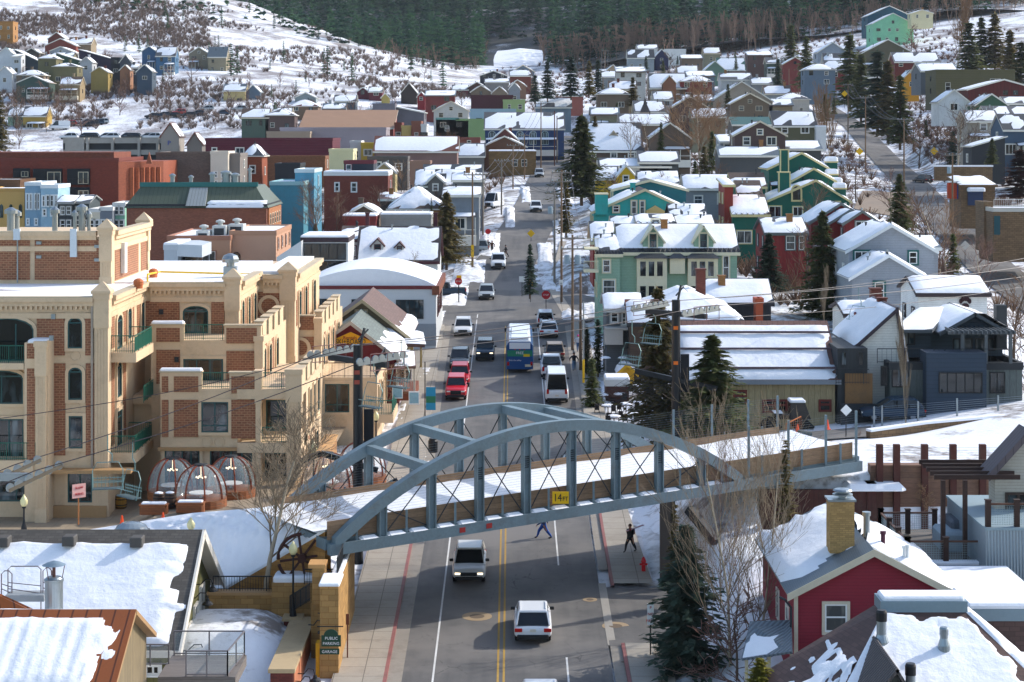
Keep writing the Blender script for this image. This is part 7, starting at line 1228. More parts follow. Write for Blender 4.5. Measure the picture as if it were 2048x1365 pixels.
for lb,x,yb,yt,Y,kd,bk,tw,w in[("leafless spreading tree beside the blue green building",640,500,378,262,"near",BARK,TWIG,1.1),("second leafless tree right of the blue green building",676,490,392,268,"mid",BARK,TWIG,1.1),("orange brown leafless tree by the pale yellow gabled house",800,410,330,330,"mid",BARK,TWIGO,1.3),("leafless ash tree before the hipped snow roof",762,440,376,300,"mid",BARK,TWIG,1.3),("large leafless cottonwood behind the turquoise houses",1405,380,190,400,"near",BARKL,TWIGO,1.3),("second leafless cottonwood right of the tall cottonwood",1440,345,205,420,"near",BARKL,TWIGO,1.2),("third leafless cottonwood with pale trunk",1372,360,215,405,"mid",BARKL,TWIGO,1.3),("leafless birch in front of the tall snowy roof",1262,330,235,385,"mid",BARKL,TWIG,.9),("leafless birch before the twin gable ends",1296,330,240,380,"mid",BARKL,TWIG,.9),("leafless poplar beside the olive house and street",1662,330,180,420,"col",BARKL,TWIGO,1.0),("second leafless poplar on the bank beside the olive house",1648,300,196,440,"col",BARKL,TWIGO,1.0),("leafless tree arching over the climbing street",1872,600,388,242,"mid",BARKL,TWIG,1.3),("leafless tree with pale trunk by the climbing street",1892,560,410,250,"mid",BARKL,TWIGO,1.0),("leafless tree beside the yellow crossing sign",1838,335,248,390,"mid",BARK,TWIG,1.4),("leafless tree in front of the beige porch house",1915,340,215,375,"mid",BARKL,TWIG,1.3),("leafless tree beside the green condominiums",1625,480,370,262,"mid",BARKL,TWIG,1.2),("leafless tree before the red house wall",1610,640,470,222,"mid",BARK,TWIG,1.0),("leafless saplings below the crossing sign",1712,400,310,320,"bush",BARK,TWIGP,1.4),("red twigged shrub by the snowy yard",2035,860,760,152,"bush",BARK,TWIGP,.8),("creeper covered bush on the red ski shop",778,800,725,166,"bush",BARK,TWIGO,1.2),("leafless vine bush on the timber wall",1848,1040,968,124,"bush",BARK,TWIGO,1.0),("leafless bush on the right snow bank",1720,900,860,140,"bush",BARK,TWIGP,.5),("tall tan poplars above the olive modern house",1915,130,0,640,"col",BARKL,TWIGO,1.2),("pair of tan poplars right of the stilted cabin",1930,120,-8,650,"col",BARKL,TWIGO,1.3),("leafless tree beside the white chalet",826,555,505,228,"mid",BARKL,TWIGL,.8)]:bpx(lb,x,yb,yt,Y,kd,bk,tw,w)
def scatter(n,box,hr_,kind,bk,tw,label,group,wide=(1.0,1.5),Y0=200,name="bare_tree"):
 for _ in range(n):
  p=ground_px(R.uniform(box[0],box[2]),R.uniform(box[1],box[3]),Y0)
  if p and abs(p.x-r2(p.y)[0])>7 and abs(p.x-xroad(p.y))>(7 if p.y>260 else 11):put_bare(label,p,R.uniform(*hr_),kind,R.randrange(3),bk,tw,R.uniform(*wide),group,name)
scatter(26,(1040,150,1420,320),(6,11),"far",BARK,TWIG,"leafless brown tree among the far snowy roofs","leafless trees among the far roofs",Y0=380)
scatter(22,(1420,110,1700,330),(6,11),"far",BARK,TWIGO,"leafless tan tree on the upper right slope","leafless trees on the upper right slope",Y0=380)
scatter(26,(1700,60,2048,330),(6,12),"far",BARK,TWIGP,"leafless grey pink tree by the climbing street houses","leafless trees by the climbing street",Y0=380)
scatter(44,(0,150,1000,275),(5,10),"far",BARK,TWIGP,"leafless tree at the foot of the snowy hillside","leafless trees at the hillside foot",Y0=480)
scatter(14,(860,320,1060,520),(3,6),"mid",BARK,TWIG,"young leafless street tree on the upper street","leafless street trees",(.8,1.2))
def mass(name,protos,pts,hs,label,cat,wide=(.9,1.4),mats=None):
 VV,FF,MI,off=[],[],[],0
 for(x,y,z),h in zip(pts,hs):
  v,f,m=protos[rs.randint(len(protos))];a=rs.rand()*6.28;c,s=math.cos(a),math.sin(a);w=h*rs.uniform(*wide);q=np.empty_like(v);q[:,0]=(v[:,0]*c-v[:,1]*s)*w+x;q[:,1]=(v[:,0]*s+v[:,1]*c)*w+y;q[:,2]=v[:,2]*h+z
  VV.append(q);FF.append(f+off);MI.append(np.full(len(f),m));off+=len(v)
 if not VV:return
 me=np_mesh(name,np.concatenate(VV),np.concatenate(FF),mats,np.concatenate(MI));return tag(put(name,me),label,cat,kind="stuff")
def unit(vf,h,m):return(np.asarray(vf[0])/h,np.asarray(vf[1]),m)
def seg_vf(segs):
 me=seg_mesh("tmp",segs,BARK,3);v=np.empty(len(me.vertices)*3);me.vertices.foreach_get("co",v);f=np.empty(len(me.loops),np.int32);me.loops.foreach_get("vertex_index",f);bpy.data.meshes.remove(me);return v.reshape(-1,3),f.reshape(-1,4)
cp_=[unit(conifer(10,1.55+.3*(k%2),11,6,3,200+k,size=2.3),10,k%2)for k in range(4)]
asp=[unit(seg_vf(bare(10,300+k,3,.3,.9,.14,.35,(2,3),.055,side=5)),11,2)for k in range(3)]
shr=[unit(seg_vf([(np.zeros(3),np.array([math.cos(a)*w,math.sin(a)*w,1.0*q]),.028,.014,0)for a,w,q in[(i*2.4+k,.1+.6*((i*7+k)%9)/9,.45+.55*((i*3+k)%7)/7)for i in range(27)]]),1.0,3)for k in range(3)]
TWF=[M("4f4038",var=.3,rough=.9)]
def pts_grid(n,f):
 o=[]
 while len(o)<n:
  q=f()
  if q is not None:o.append(q)
 return o
def mtn(xr,yr_,dens=None):
 Y=rs.uniform(*yr_);x=rs.uniform(*xr);X=(x-CX)*Y/F;z=mz(np.array([X]),np.array([Y]))[0];py=HY-(z-HC)*F/Y
 if not(-90<py<190):return None
 if 965<x<1100 and 92<py:return None
 if dens is not None and noise.noise((X/60,Y/60,7))<dens:return None
 return(X,Y,z-.3)
fp_=pts_grid(4300,lambda:mtn((-60,2100),(900,1600),-.5));mass("conifer_forest",cp_,fp_,rs.uniform(18,34,len(fp_)),"dense dark conifer forest covering the far mountain","forest",(.75,1.05),[FAR_N,leaf_mat("dark_far_needles",(.013,.05,.038),(.035,.09,.058),(.065,.10,.045))])
fp_=pts_grid(850,lambda:mtn((740,1500),(890,1100),-.25))+pts_grid(600,lambda:mtn((1250,2100),(890,1060),-.2))
def edge():
 Y=rs.uniform(860,1056);x=rs.uniform(1080,2090);X=(x-CX)*Y/F;p=HY-(gz(X,Y)-HC)*F/Y
 return(X,Y,gz(X,Y))if p<130 else None
fp_+=pts_grid(420,edge)
mass("aspen_wood",asp,fp_,rs.uniform(7,14,len(fp_)),"pale brown leafless aspen wood at the foot of the mountain","wood",(.8,1.3),[TWIG,TWIG,M("7d6656",var=.3,rough=.9)])
def hill(box,thr=-.15):
 x,y=rs.uniform(box[0],box[2]),rs.uniform(box[1],box[3]);p=ground_px(x,y,450)
 if p is None or noise.noise((p.x/38,p.y/38,1.5))<thr or(p.y<700 and(abs(p.x-r2(p.y)[0])<8 or(p.y<640 and abs(p.x-xroad(p.y))<7))):return None
 return tuple(p)
sp_=pts_grid(3000,lambda:hill((0,-5,960,200),.08))+pts_grid(1500,lambda:hill((0,0,420,95),-.2))+pts_grid(900,lambda:hill((0,150,700,260),-.3));mass("hillside_shrubs",shr,sp_,rs.uniform(.9,2.4,len(sp_)),"leafless brown shrubs sprinkled over the snowy hillside","shrubs",(.7,1.3),[BARK,BARK,BARK,M("6a5a52",var=.3,rough=.9)])
sp_=pts_grid(1500,lambda:hill((1480,60,2048,330),-.3))+pts_grid(1200,lambda:hill((1000,100,1480,320),-.2));mass("slope_shrubs",shr,sp_,rs.uniform(.7,2.0,len(sp_)),"leafless brown brush between the houses of the right slope","shrubs",(.9,1.6),[BARK,BARK,BARK,TWIGP])
def yard(box,thr=-.2,Y0=195):
 p=ground_px(rs.uniform(box[0],box[2]),rs.uniform(box[1],box[3]),Y0,560)
 if p is None or abs(p.x-xroad(p.y))<9 or(p.y<256 and abs(p.x)<16)or abs(p.x-r2(p.y)[0])<5.5 or noise.noise((p.x/14,p.y/14,4))<thr:return None
 return tuple(p)
sp_=pts_grid(520,lambda:yard((1180,220,1700,620)))+pts_grid(420,lambda:yard((1640,220,2048,640)))+pts_grid(260,lambda:yard((560,260,980,540)))+pts_grid(200,lambda:yard((880,300,1060,560),-.6));mass("yard_brush",shr,sp_,rs.uniform(.8,2.6,len(sp_)),"leafless brown brush in the yards between the houses","shrubs",(.6,1.2),[BARK,BARK,BARK,TWIG])
scatter(22,(1200,330,1700,600),(4,8),"mid",BARKL,TWIG,"leafless yard tree between the right hand houses","leafless yard trees on the right",(.9,1.3));scatter(14,(620,300,960,480),(4,8),"mid",BARK,TWIG,"leafless yard tree between the left hand roofs","leafless yard trees on the left",(.9,1.3));scatter(14,(1700,300,2048,640),(4,8),"mid",BARKL,TWIGP,"leafless tree on the banks of the climbing street","leafless bank trees",(.9,1.3))
scatter(18,(15,185,140,300),(5,9),"far",BARK,TWIG,"leafless tree in the brown thicket at the lower left slope","thicket at the lower left slope",Y0=470)
# ---------------------------------------------------------------- vehicles
PW,PB,PR,PS,PT,PN=M("d8dadb",rough=.25,var=.04,spec=.6),M("16181b",rough=.25,var=.05,spec=.6),M("c01424",rough=.28,var=.05,spec=.6),M("aab0b2",rough=.3,var=.05,metal=.3),M("8a7a68",rough=.35,var=.1),M("22384a",rough=.3,var=.1)
TYRE,RIM,LAMP,TAIL,CARG,GRIL=M("141414",rough=.9),M("8a8d90",rough=.35,metal=.6),M("e8e4d8",rough=.15),M("b01410",rough=.2),M("0c1014",rough=.06,spec=.6),M("1c1d1f",rough=.5)
LON=M("fff0c8");LON.node_tree.nodes["Principled BSDF"].inputs["Emission Color"].default_value=(1,.8,.5,1);LON.node_tree.nodes["Principled BSDF"].inputs["Emission Strength"].default_value=1.2
VK={}
SP={"suv":(4.75,1.94,1.66,1.02,.98,(-2.2,-1.7,.15,1.1)),"jeep":(4.3,1.86,1.82,1.15,1.12,(-2.0,-1.95,.35,.62)),"pickup":(5.6,2.0,1.88,1.2,1.15,(-.75,-.55,.75,1.45)),"van":(6.2,2.0,2.7,1.35,1.25,(-3.05,-2.95,1.2,2.35)),"mini":(5.0,1.95,1.75,1.0,.95,(-2.4,-2.1,.5,1.5))}
def proto_car(k):
 L,Wd,H,bz,hz,(rb,rt,ft,fb_)=SP[k];w=Wd/2;g=.3;y0,y1=-L/2,L/2;o={}
 pr=[(y0,.55,.42,bz-.25,w*.86),(y0+.1,.3,.3,bz-.03,w*.96),(y0+.5,.26,.3,bz,w),(rb+(.1 if k=="pickup" else .6),.26,.3,bz,w),(fb_,.26,.3,bz-.01,w),(y1-.5,.27,.3,hz-.04,w*.98),(y1-.12,.3,.3,hz-.16,w*.93),(y1,.5,.4,hz-.35,w*.82)]
 b=MB();b.rings([[(-ww*.96,y,zb),(ww*.96,y,zb),(ww,y,zb+.22),(ww,y,zt-.14),(ww*.9,y,zt),(-ww*.9,y,zt),(-ww,y,zt-.14),(-ww,y,zb+.22)]for y,_,zb,zt,ww in[(a,b_,c,d+.02,e*1.05)for a,b_,c,d,e in pr]]);o["body"]=b.mesh("body",PW,True,uv=False)
 t=w*.76;z1=H-.05;q=MB();q.hexa([(-w*.9,rb,bz-.02),(w*.9,rb,bz-.02),(w*.9,fb_,bz-.02),(-w*.9,fb_,bz-.02),(-t,rt,z1),(t,rt,z1),(t,ft,z1),(-t,ft,z1)]);o["windows"]=q.mesh("windows",CARG,uv=False)
 r=MB();r.rbx(-t-.03,t+.03,rt-.05,ft+.04,z1-.03,H+.02,.05)
 for s in(-1,1):
  for(ya,yb,tt)in((rb,rt,.16),(fb_,ft,.09),(rb+(fb_-rb)*.42,rt+(ft-rt)*.5,.08)):r.beam((s*w*.895,ya,bz),(s*(t+.005),yb,z1),.07,tt)
  if k in("van",):r.hexa([(s*w*.89-.02,rb+.1,bz),(s*w*.89+.02,rb+.1,bz),(s*w*.89+.02,rb+3.4,bz),(s*w*.89-.02,rb+3.4,bz),(s*(t+.02)-.02,rt+.05,z1),(s*(t+.02)+.02,rt+.05,z1),(s*(t+.02)+.02,rt+3.3,z1),(s*(t+.02)-.02,rt+3.3,z1)])
  if k in("suv","mini"):r.beam((s*(t-.05),rt+.2,H+.05),(s*(t-.05),ft-.2,H+.05),.04,.05)
 if k=="pickup":pass
 o["roof"]=r.mesh("roof",PW,uv=False)
 x=MB();x.tube((0,-.11,0),(0,.11,0),.36,n=16);
 ty=MB();ty.v=[(vy,vx,vz)for vx,vy,vz in x.v];ty.f=[f[::-1]for f in x.f];ty.m=x.m;o["tyre"]=ty.mesh("tyre",TYRE,uv=False)
 x2=MB();x2.tube((-.13,0,0),(.13,0,0),.2,n=10);o["rim"]=x2.mesh("rim",RIM,uv=False)
 hl=MB().rbx(-.17,.17,-.12,.03,-.05,.05,.03);o["headlight"]=hl.mesh("headlight",LAMP,uv=False);tl=MB().rbx(-.1 if k!="suv" else-.2,.1 if k!="suv" else .2,-.05,.05,-.2 if k!="suv" else-.09,.2 if k!="suv" else .09,.02);o["taillight"]=tl.mesh("taillight",TAIL,uv=False)
 o["grille"]=MB().rbx(-w*.5,w*.5,y1-.1,y1+.02,.55,hz-.22,.03).mesh("grille",GRIL,uv=False);o["bumper"]=MB().rbx(-w*.85,w*.85,y1-.2,y1+.06,.32,.52,.05).mesh("bumper",GRIL,uv=False);o["rear_bumper"]=MB().rbx(-w*.88,w*.88,y0-.06,y0+.2,.32,.56,.05).mesh("bumper",GRIL,uv=False);o["plate"]=MB().bx(-.16,.16,y0-.045+.02,y0+.1,.72,.86).mesh("number_plate",M("d0c8b8"),uv=False);o["mirror"]=MB().rbx(-.12,.12,-.06,.06,-.08,.08,.03).mesh("mirror",GRIL,uv=False)
 if k=="pickup":o["cargo_bed"]=MB().bx(-w*.82,w*.82,y0+.12,rb-.1,bz-.4,bz+.015).mesh("cargo_bed",GRIL,uv=False)
 if k=="jeep":x=MB();x.tube((0,y0-.22,1.0),(0,y0+.02,1.0),.37,n=14);o["spare_wheel"]=x.mesh("spare_wheel",TYRE,uv=False)
 return o
def car(label,X,Y,yaw,kind,paint,z=None,group=None,name="parked_car",cat="car",full=True,on=False,tilt=None):
 if kind not in VK:VK[kind]=proto_car(kind)
 o=VK[kind];L,Wd,H,bz,hz,cab=SP[kind];e=empty(name,(X,Y,(zroad(Y)if z is None else z)+.01),label,cat,group,yaw);w=Wd/2
 if tilt is None:tilt=math.atan((zroad(Y+2)-zroad(Y-2))/4)if z is None else 0
 e.rotation_mode='XYZ';e.rotation_euler=(tilt*math.cos(yaw),-tilt*math.sin(yaw)*0,yaw)
 for nm in("body","roof"):
  ob=put(nm,o[nm],e)
  if nm=="body":sb=ob.modifiers.new("round","SUBSURF");sb.levels=sb.render_levels=2
  ob.material_slots[0].link='OBJECT';ob.material_slots[0].material=paint if not(kind=="jeep" and nm=="roof" and paint is PN)else PB
 put("windows",o["windows"],e)
 for sx in(-1,1):
  for y in(-L*.3,L*.31):
   t=put("wheel",o["tyre"],e,(sx*(w-.12),y,.36))
   if full:put("rim",o["rim"],t)
 if full:
  for sx in(-1,1):
   hl=put("headlight",o["headlight"],e,(sx*w*.68,L/2-.06,hz-.3));put("taillight",o["taillight"],e,(sx*w*.8,-L/2+.03,bz-.22));put("mirror",o["mirror"],e,(sx*(w+.1),cab[3]-.35,bz+.08))
   if on:hl.material_slots[0].link='OBJECT';hl.material_slots[0].material=LON
  for nm in("grille","bumper","rear_bumper","plate"):put("bumper" if "bumper" in nm else("number_plate" if nm=="plate" else nm),o[nm],e)
 for nm in("cargo_bed","spare_wheel"):
  if nm in o:put(nm,o[nm],e)
 return e
PI=math.pi
car("pearl white SUV driving towards the bridge with its lamps lit",-2.55,119.9,PI,"suv",M("c9c6c0",rough=.25,var=.04,spec=.6),on=True,name="suv");car("white SUV with red tail lamps driving away, nearest whole car in the right lane",1.12,108.4,0,"suv",PW,name="suv");car("white car cut off by the bottom edge of the picture",1.35,95.3,0,"suv",PW,name="suv")
car("dark teal open-backed jeep driving down the left lane",-2.7,200,PI,"jeep",PN,on=True,name="jeep");car("charcoal SUV parked at the left kerb behind the red jeeps",-5.1,195.2,PI,"suv",M("3a4044",rough=.25,spec=.6),name="suv");car("bright red jeep parked at the left kerb, nearest the bridge",-5.0,178.8,PI,"jeep",PR,name="jeep");car("second red jeep parked right behind the front red jeep",-4.85,185,PI,"jeep",M("a81420",rough=.3),name="jeep");car("white SUV parked at the left kerb opposite the stop sign",-5.3,216.2,PI,"suv",PW,name="suv")
car("white cargo van parked at the right kerb just above the bridge",3.95,178,0,"van",PW,name="van",cat="van");car("white pickup with red striped rack at the right kerb",3.75,190.4,0,"pickup",PW,name="pickup",cat="truck");car("tan SUV parked between the white pickup and white SUV",4.25,200,0,"suv",PT,name="suv");car("white SUV parked at the right kerb beside the utility pole",3.95,215,0,"suv",PW,name="suv");car("white high SUV parked farthest back before the stop sign",3.7,222,0,"jeep",PW,name="suv");car("dark SUV seen through the bridge trusses at the right kerb",4.4,146,0,"suv",PB,name="suv")
car("silver SUV crossing the corner at the top of the wide street",-3.2,249.5,PI,"suv",PS,name="suv");car("white pickup driving down the slushy upper street",-1.9,278,PI,"pickup",PW,name="pickup",cat="truck");car("white SUV halfway up the upper street",4.0,334,PI,"suv",PW,name="suv");car("grey SUV farthest up the street beyond the huge spruce",5.8,426,PI,"suv",PS,name="suv");car("silver minivan parked sideways by the row houses",-5.9,291,PI/2,"mini",PS,z=gz(-5.9,291),name="van",cat="van");car("white van parked off the upper street under the wires",-3.2,345,PI*.9,"van",PW,z=gz(-3.2,345),name="van",cat="van");car("dark teal truck tucked behind the white corner building",-8.6,252,PI/2,"pickup",PN,z=gz(-8.6,252),name="pickup",cat="truck");car("dark SUV parked on the yard by the yellow crossing sign",82.5,400,.4,"suv",PB,z=gz(82.5,400),name="suv");car("dark car behind the cable fence by the modern dark house",28.3,148.5,PI/2,"suv",PN,z=gz(28.3,148.5),name="suv")
tr=empty("tracked_vehicle",W(1572,856,147),"black utility vehicle on triangular snow tracks beside the beige barn","vehicle");MB().rbx(-.9,.35,-.8,.8,.75,1.15,.08).bx(-.95,-.3,-.75,.75,1.15,1.2,1).build("cargo_bed",[PB,SNOW],tr);MB().hexa([(.2,-.8,.7),(1.75,-.8,.7),(1.75,.8,.7),(.2,.8,.7),(.25,-.72,1.95),(1.3,-.72,1.95),(1.3,.72,1.95),(.25,.72,1.95)]).build("cab",PB,tr);MB().rbx(.2,1.35,-.78,.78,1.95,2.15,.08).build("roof_snow",SNOW,tr)
for x in(-1.1,1.3):
 for y in(-.9,.62):MB().prism([(x-.75,0),(x+.55,0),(x+.7,.2),(x+.1,.75),(x-.1,.75),(x-.85,.2)],y,y+.3).build("track",TYRE,tr)
bu=empty("bus",(.75,197,zroad(197)+.01),"blue city bus with white roof and mountain artwork seen from behind","bus");bu.rotation_euler=(math.atan(.049),0,0);BB,BG=M("12467a",rough=.3,var=.1),M("1f7a5c",rough=.3)
b=MB();ring=lambda y,s=1.0:[(-1.28*s,y,.38),(1.28*s,y,.38),(1.3*s,y,1.2),(1.25*s,y,2.7),(1.05*s,y,3.0),(-1.05*s,y,3.0),(-1.25*s,y,2.7),(-1.3*s,y,1.2)]
b.rings([ring(-6.0,.97),ring(-5.9),ring(5.8),ring(6.0,.96)]).build("body",BB,bu);MB().rbx(-1.05,1.05,-5.9,5.6,2.98,3.12,.06).rbx(-.9,.9,-5.6,-3.4,3.1,3.4,.08).rbx(-.85,.85,-2.4,1.5,3.1,3.32,.08).build("roof",PW,bu);MB().bx(-1.0,1.0,-6.03,-5.98,2.35,2.95).build("rear_panel",PW,bu)
MB().bx(-1.2,1.2,-6.02,-5.99,1.62,2.2).build("green_band",BG,bu);text_obj("lettering","FREE",.36,PW,bu,(0,-6.04,1.95));text_obj("lettering","Ride the valley",.2,PW,bu,(-.45,-6.04,1.25));MB().bx(.5,1.1,-6.03,-5.99,.62,.85).build("number_plate",M("c9c0a0"),bu);MB().bx(.35,.95,-6.035,-5.99,1.6,1.85).build("sticker",M("d8b81c"),bu)
for x in(-1.12,1.12):MB().rbx(x-.1,x+.1,-6.05,-5.97,.75,1.1,.02).build("taillight",TAIL,bu)
for x in(-.45,0,.45):MB().rbx(x-.06,x+.06,-6.06,-5.97,2.24,2.32,.02).build("marker_lamp",TAIL,bu)
for x in(-1.31,1.29):MB().bx(x,x+.02,-5.2,5.2,1.6,2.5).build("windows",CARG,bu)
for x in(-1.16,1.0):
 for y in(-3.6,3.7):t=MB();t.tube((x,y,.48),(x+.16,y,.48),.48,n=14);t.build("wheel",TYRE,bu)
for sx in(-1,1):MB().rbx(sx*1.42-.1,sx*1.42+.1,5.9,6.1,2.2,2.6,.03).build("mirror",BLACK,bu)
for i,(x,y,kd,pt,lb)in enumerate([(138,252,"suv",PR,"red car parked beside the hillside road, left of the white one"),(152,248,"suv",PW,"white car parked beside the hillside road"),(119,260,"van",PW,"white box van parked on the hillside road"),(172,251,"suv",PN,""),(182,253,"suv",PB,""),(193,250,"suv",PN,""),(203,248,"suv",PS,""),(357,230,"jeep",PR,"red SUV on the bend of the hillside road"),(304,237,"suv",PB,""),(326,235,"suv",PN,""),(344,236,"suv",PB,""),(376,235,"suv",PB,""),(394,232,"suv",PN,""),(413,222,"suv",PS,"pale car alone at the right end of the hillside road"),(444,231,"suv",PN,""),(478,222,"suv",PS,""),(1680,212,"suv",PN,"blue grey car at the top of the climbing street"),(1712,222,"suv",PW,"white roofed car parked on the climbing street"),(1724,232,"suv",PB,"black car parked lowest on the upper climbing street")]):
 p=ground_px(x,y,440)
 if p:car(lb or "dark car in the line parked along the hillside road",p.x,p.y,PI/2+.3 if x<1000 else .2,kd,pt,z=p.z,group=None if lb else "dark cars along the hillside road",full=False)
for i in range(9):car("car parked on the top deck of the concrete garage",fx(138+21*i,494),494+(i%2)*6,PI/2,"suv",(PW,PN,PB,PS)[i%4],z=fz(280,490)+.05,group="cars on the garage top deck",full=False)
# ---------------------------------------------------------------- chairlift, poles, lamps, domes, people
TWB=M("181b20",rough=.35,var=.08);LU=Vector((21.2,19.0,0)).normalized();LV=Vector((LU.y,-LU.x,0));CHG=M("6f8a86",rough=.4,metal=.3)
def tower(label,base,top,r):
 e=empty("lift_tower",base,label,"lift tower");h=top-base[2];MB().tube((0,0,-2),(0,0,h),r*1.12,r,18).build("mast",TWB,e);MB().beam(LV*2.9+Vector((0,0,h-1.0)),LV*-2.9+Vector((0,0,h-1.0)),.32,.34).build("crossarm",DARK,e)
 MB().beam((0,0,h-.8),LU*.5+Vector((0,0,h+1.0)),.12,.12).beam((0,0,h+.3),LU*.8+Vector((0,0,h+.9)),.08,.08).build("lifting_frame",DARK,e)
 for s in(1,-1):
  c=LV*(2.5*s)+Vector((0,0,h-.75));a=MB();a.beam(c-LU*1.9+Vector((0,0,-.12)),c+LU*1.9+Vector((0,0,.12)),.12,.16);ar=a.build("sheave_arm",GALV,e)
  for t in(-1.8,-1.25,-.6,-.1,.45,1.0,1.55):p=c+LU*t+Vector((0,0,.16+t*.06));q=MB();q.tube(p-LV*.05,p+LV*.05,.23,n=14);put("sheave",q.mesh("sheave",GALV,uv=False),e)
  k=MB();d=c+LV*(.45*s);k.beam(d-LU*1.3+Vector((0,0,-.5)),d+LU*1.3+Vector((0,0,-.5)),.16,.03)
  for t in(-1.3,0,1.3):k.tube(d+LU*t+Vector((0,0,-.5)),d+LU*t+Vector((0,0,.5)),.025)
  k.tube(d-LU*1.3+Vector((0,0,.5)),d+LU*1.3+Vector((0,0,.5)),.025).build("catwalk",M("7a5a58"),e)
 return e
t1=tower("black lift tower left of the bridge in front of the apartments",W(716,1118,123),fz(690,123),.29);t2=tower("black lift tower right of the street by the beige barn",W(1352,905,142),fz(600,142),.30)
for e,lab in((t1,0),(t2,1)):
 h=fz(690,123)-e.location.z if not lab else fz(600,142)-e.location.z;MB().bx(.35,.95,.1,.3,h-(6.6 if lab else 7.2),h-(3.9 if lab else 4.0)).build("mat",M("15171a"),e)
 for z in((h-2.1,h-4.6)if lab else(h-1.8,h-2.4)):MB().bx(-.2,.12,-.34,-.3,z,z+.25).build("plate",M("d86a1c")if lab else M("a04a3a"),e)
 if lab:
  z=h-5.9;q=MB();q.beam((-2.9,.4,z+.8),(2.9,-.4,z-.4),.3,.34);q.build("net_arm",TWB,e)
  n=MB()
  for i in range(20):a=Vector((-2.9+.29*i,.4-.04*i,z+.6-.06*i));n.tube(a,a+Vector((-3.2+.1*i,0,-2.0)),.012,n=3)
  for i in range(10):n.path([Vector((-2.9+5.6*j/8,.4-.8*j/8,z+.6-1.2*j/8)).lerp(Vector((-6+4.5*j/8,.4,z-1.4-.4*math.sin(j))),i/9)for j in range(9)],.012,3)
  n.build("net",M("2a2c30"),e)
 else:
  q=MB();z=h-7.6;q.beam((-3.4,-.4,z+.5),(-2.3,0,z+.9),.3,.34);q.beam((-2.3,0,z+.9),(1.2,.3,z-.2),.3,.34);q.beam((-1.8,.3,z-3.1),(2.4,.8,z-.9),.3,.34);q.beam((-4.8,-.6,z-2.2),(-3.4,-.4,z+.5),.2,.3);q.build("net_arm",TWB,e)
  n=MB()
  for i in range(26):a=Vector((2.2+.34*i,1.0,z-.9));n.tube(a+Vector((-.6,0,.2)),a+Vector((.5,0,-1.6-.5*math.sin(i/8))),.012,n=3);n.tube(a+Vector((.6,0,.2)),a+Vector((-.5,0,-1.6-.5*math.sin(i/8))),.012,n=3)
  n.build("net",M("4a3a3c"),e)
LB=Vector((-26.4,107.9,11.2));T0=Vector((t1.location.x,t1.location.y,fz(690,123)-.75));T2=Vector((t2.location.x,t2.location.y,fz(600,142)-.75));T3=Vector((47,174,fz(540,172)))
e=empty("lift_tower",(LB.x-2.2,LB.y,5),"lift sheave arm poking in at the left edge over the plaza","lift tower");o_=LB-e.location;MB().tube((-3,0,-3),(-3,0,6.4),.3,n=14).build("mast",TWB,e);MB().beam(o_+Vector((-6,0,.1)),o_+Vector((.4,0,.1)),.4,.4).build("crossarm",GALV,e)
for s in(1,-1):
 c=o_+LV*1.2*s+Vector((0,0,.2));MB().beam(c-LU*1.6-Vector((0,0,.5)),c+LU*1.6+Vector((0,0,.5)),.12,.2).build("sheave_arm",M("6a6050"),e)
 for t in(-1.5,-1,-.4,.2,.8,1.4):p=c+LU*t+Vector((0,0,t*.3+.1));MB().tube(p-LV*.05,p+LV*.05,.24,n=14).build("sheave",GALV,e)
RPM=M("2a2226",rough=.5)
for s,lb in((2.5,"haul rope on the near side of the chairlift"),(-2.5,"haul rope on the far side of the chairlift")):
 q=MB();k=LV*s;P=[LB-LU*14-Vector((0,0,2))+LV*(1.2 if s>0 else-1.2),LB+LV*(1.2 if s>0 else-1.2)+Vector((0,0,.6)),T0+k+Vector((0,0,.42)),T2+k+Vector((0,0,.42)),T3+k]
 for a,b in zip(P,P[1:]):q.path([a.lerp(b,i/10)-Vector((0,0,.35*math.sin(math.pi*i/10)))for i in range(11)],.028,4)
 q.solo("haul_rope",RPM,lb,"cable")
for(a,b,lb)in((W(-20,840,112),W(712,692,123),"thin black cable from the left edge to the left lift tower"),(W(712,692,123),W(1352,602,142),"thin black cable between the two lift towers"),(W(1352,602,142),W(2060,515,175),"thin black cable from the right lift tower to the right edge"),(W(1352,640,142),W(2060,572,170),"lower thin cable from the right lift tower to the right edge")):q=MB();q.path([a.lerp(b,i/12)-Vector((0,0,.5*math.sin(math.pi*i/12)))for i in range(13)],.022,4);q.solo("cable",RPM,lb,"cable")
def chair_bm(b):
 b.path([(0,0,0),(0,0,-.9),(.25,0,-1.1),(.25,0,-1.5)],.035,6);b.path([(-.85,-.3,-3.1),(-.85,0,-2.0),(-.6,0,-1.55),(.6,0,-1.55),(.85,0,-2.0),(.85,-.3,-3.1)],.03,6)
 for z,y in((-2.45,.05),(-2.62,.05)):b.tube((-.85,y,z),(.85,y,z),.025)
 for i in range(8):x=-.8+1.6*i/7;b.tube((x,.05,-2.35),(x,.02,-2.95),.015,n=4)
 return b
def chair(label,p,yaw,tilt=0):
 e=empty("lift_chair",p,label,"lift chair",rz=yaw);chair_bm(MB()).build("frame",CHG,e);MB().rbx(-.85,.85,-.55,.05,-3.02,-2.96,.02).build("seat",M("4a5a5c"),e);MB().tube((-.85,-.5,-2.6),(.85,-.5,-2.6),.025).build("safety_bar",CHG,e);return e
ang=math.atan2(-LU.x,LU.y);rp=lambda x,s,A,B:None
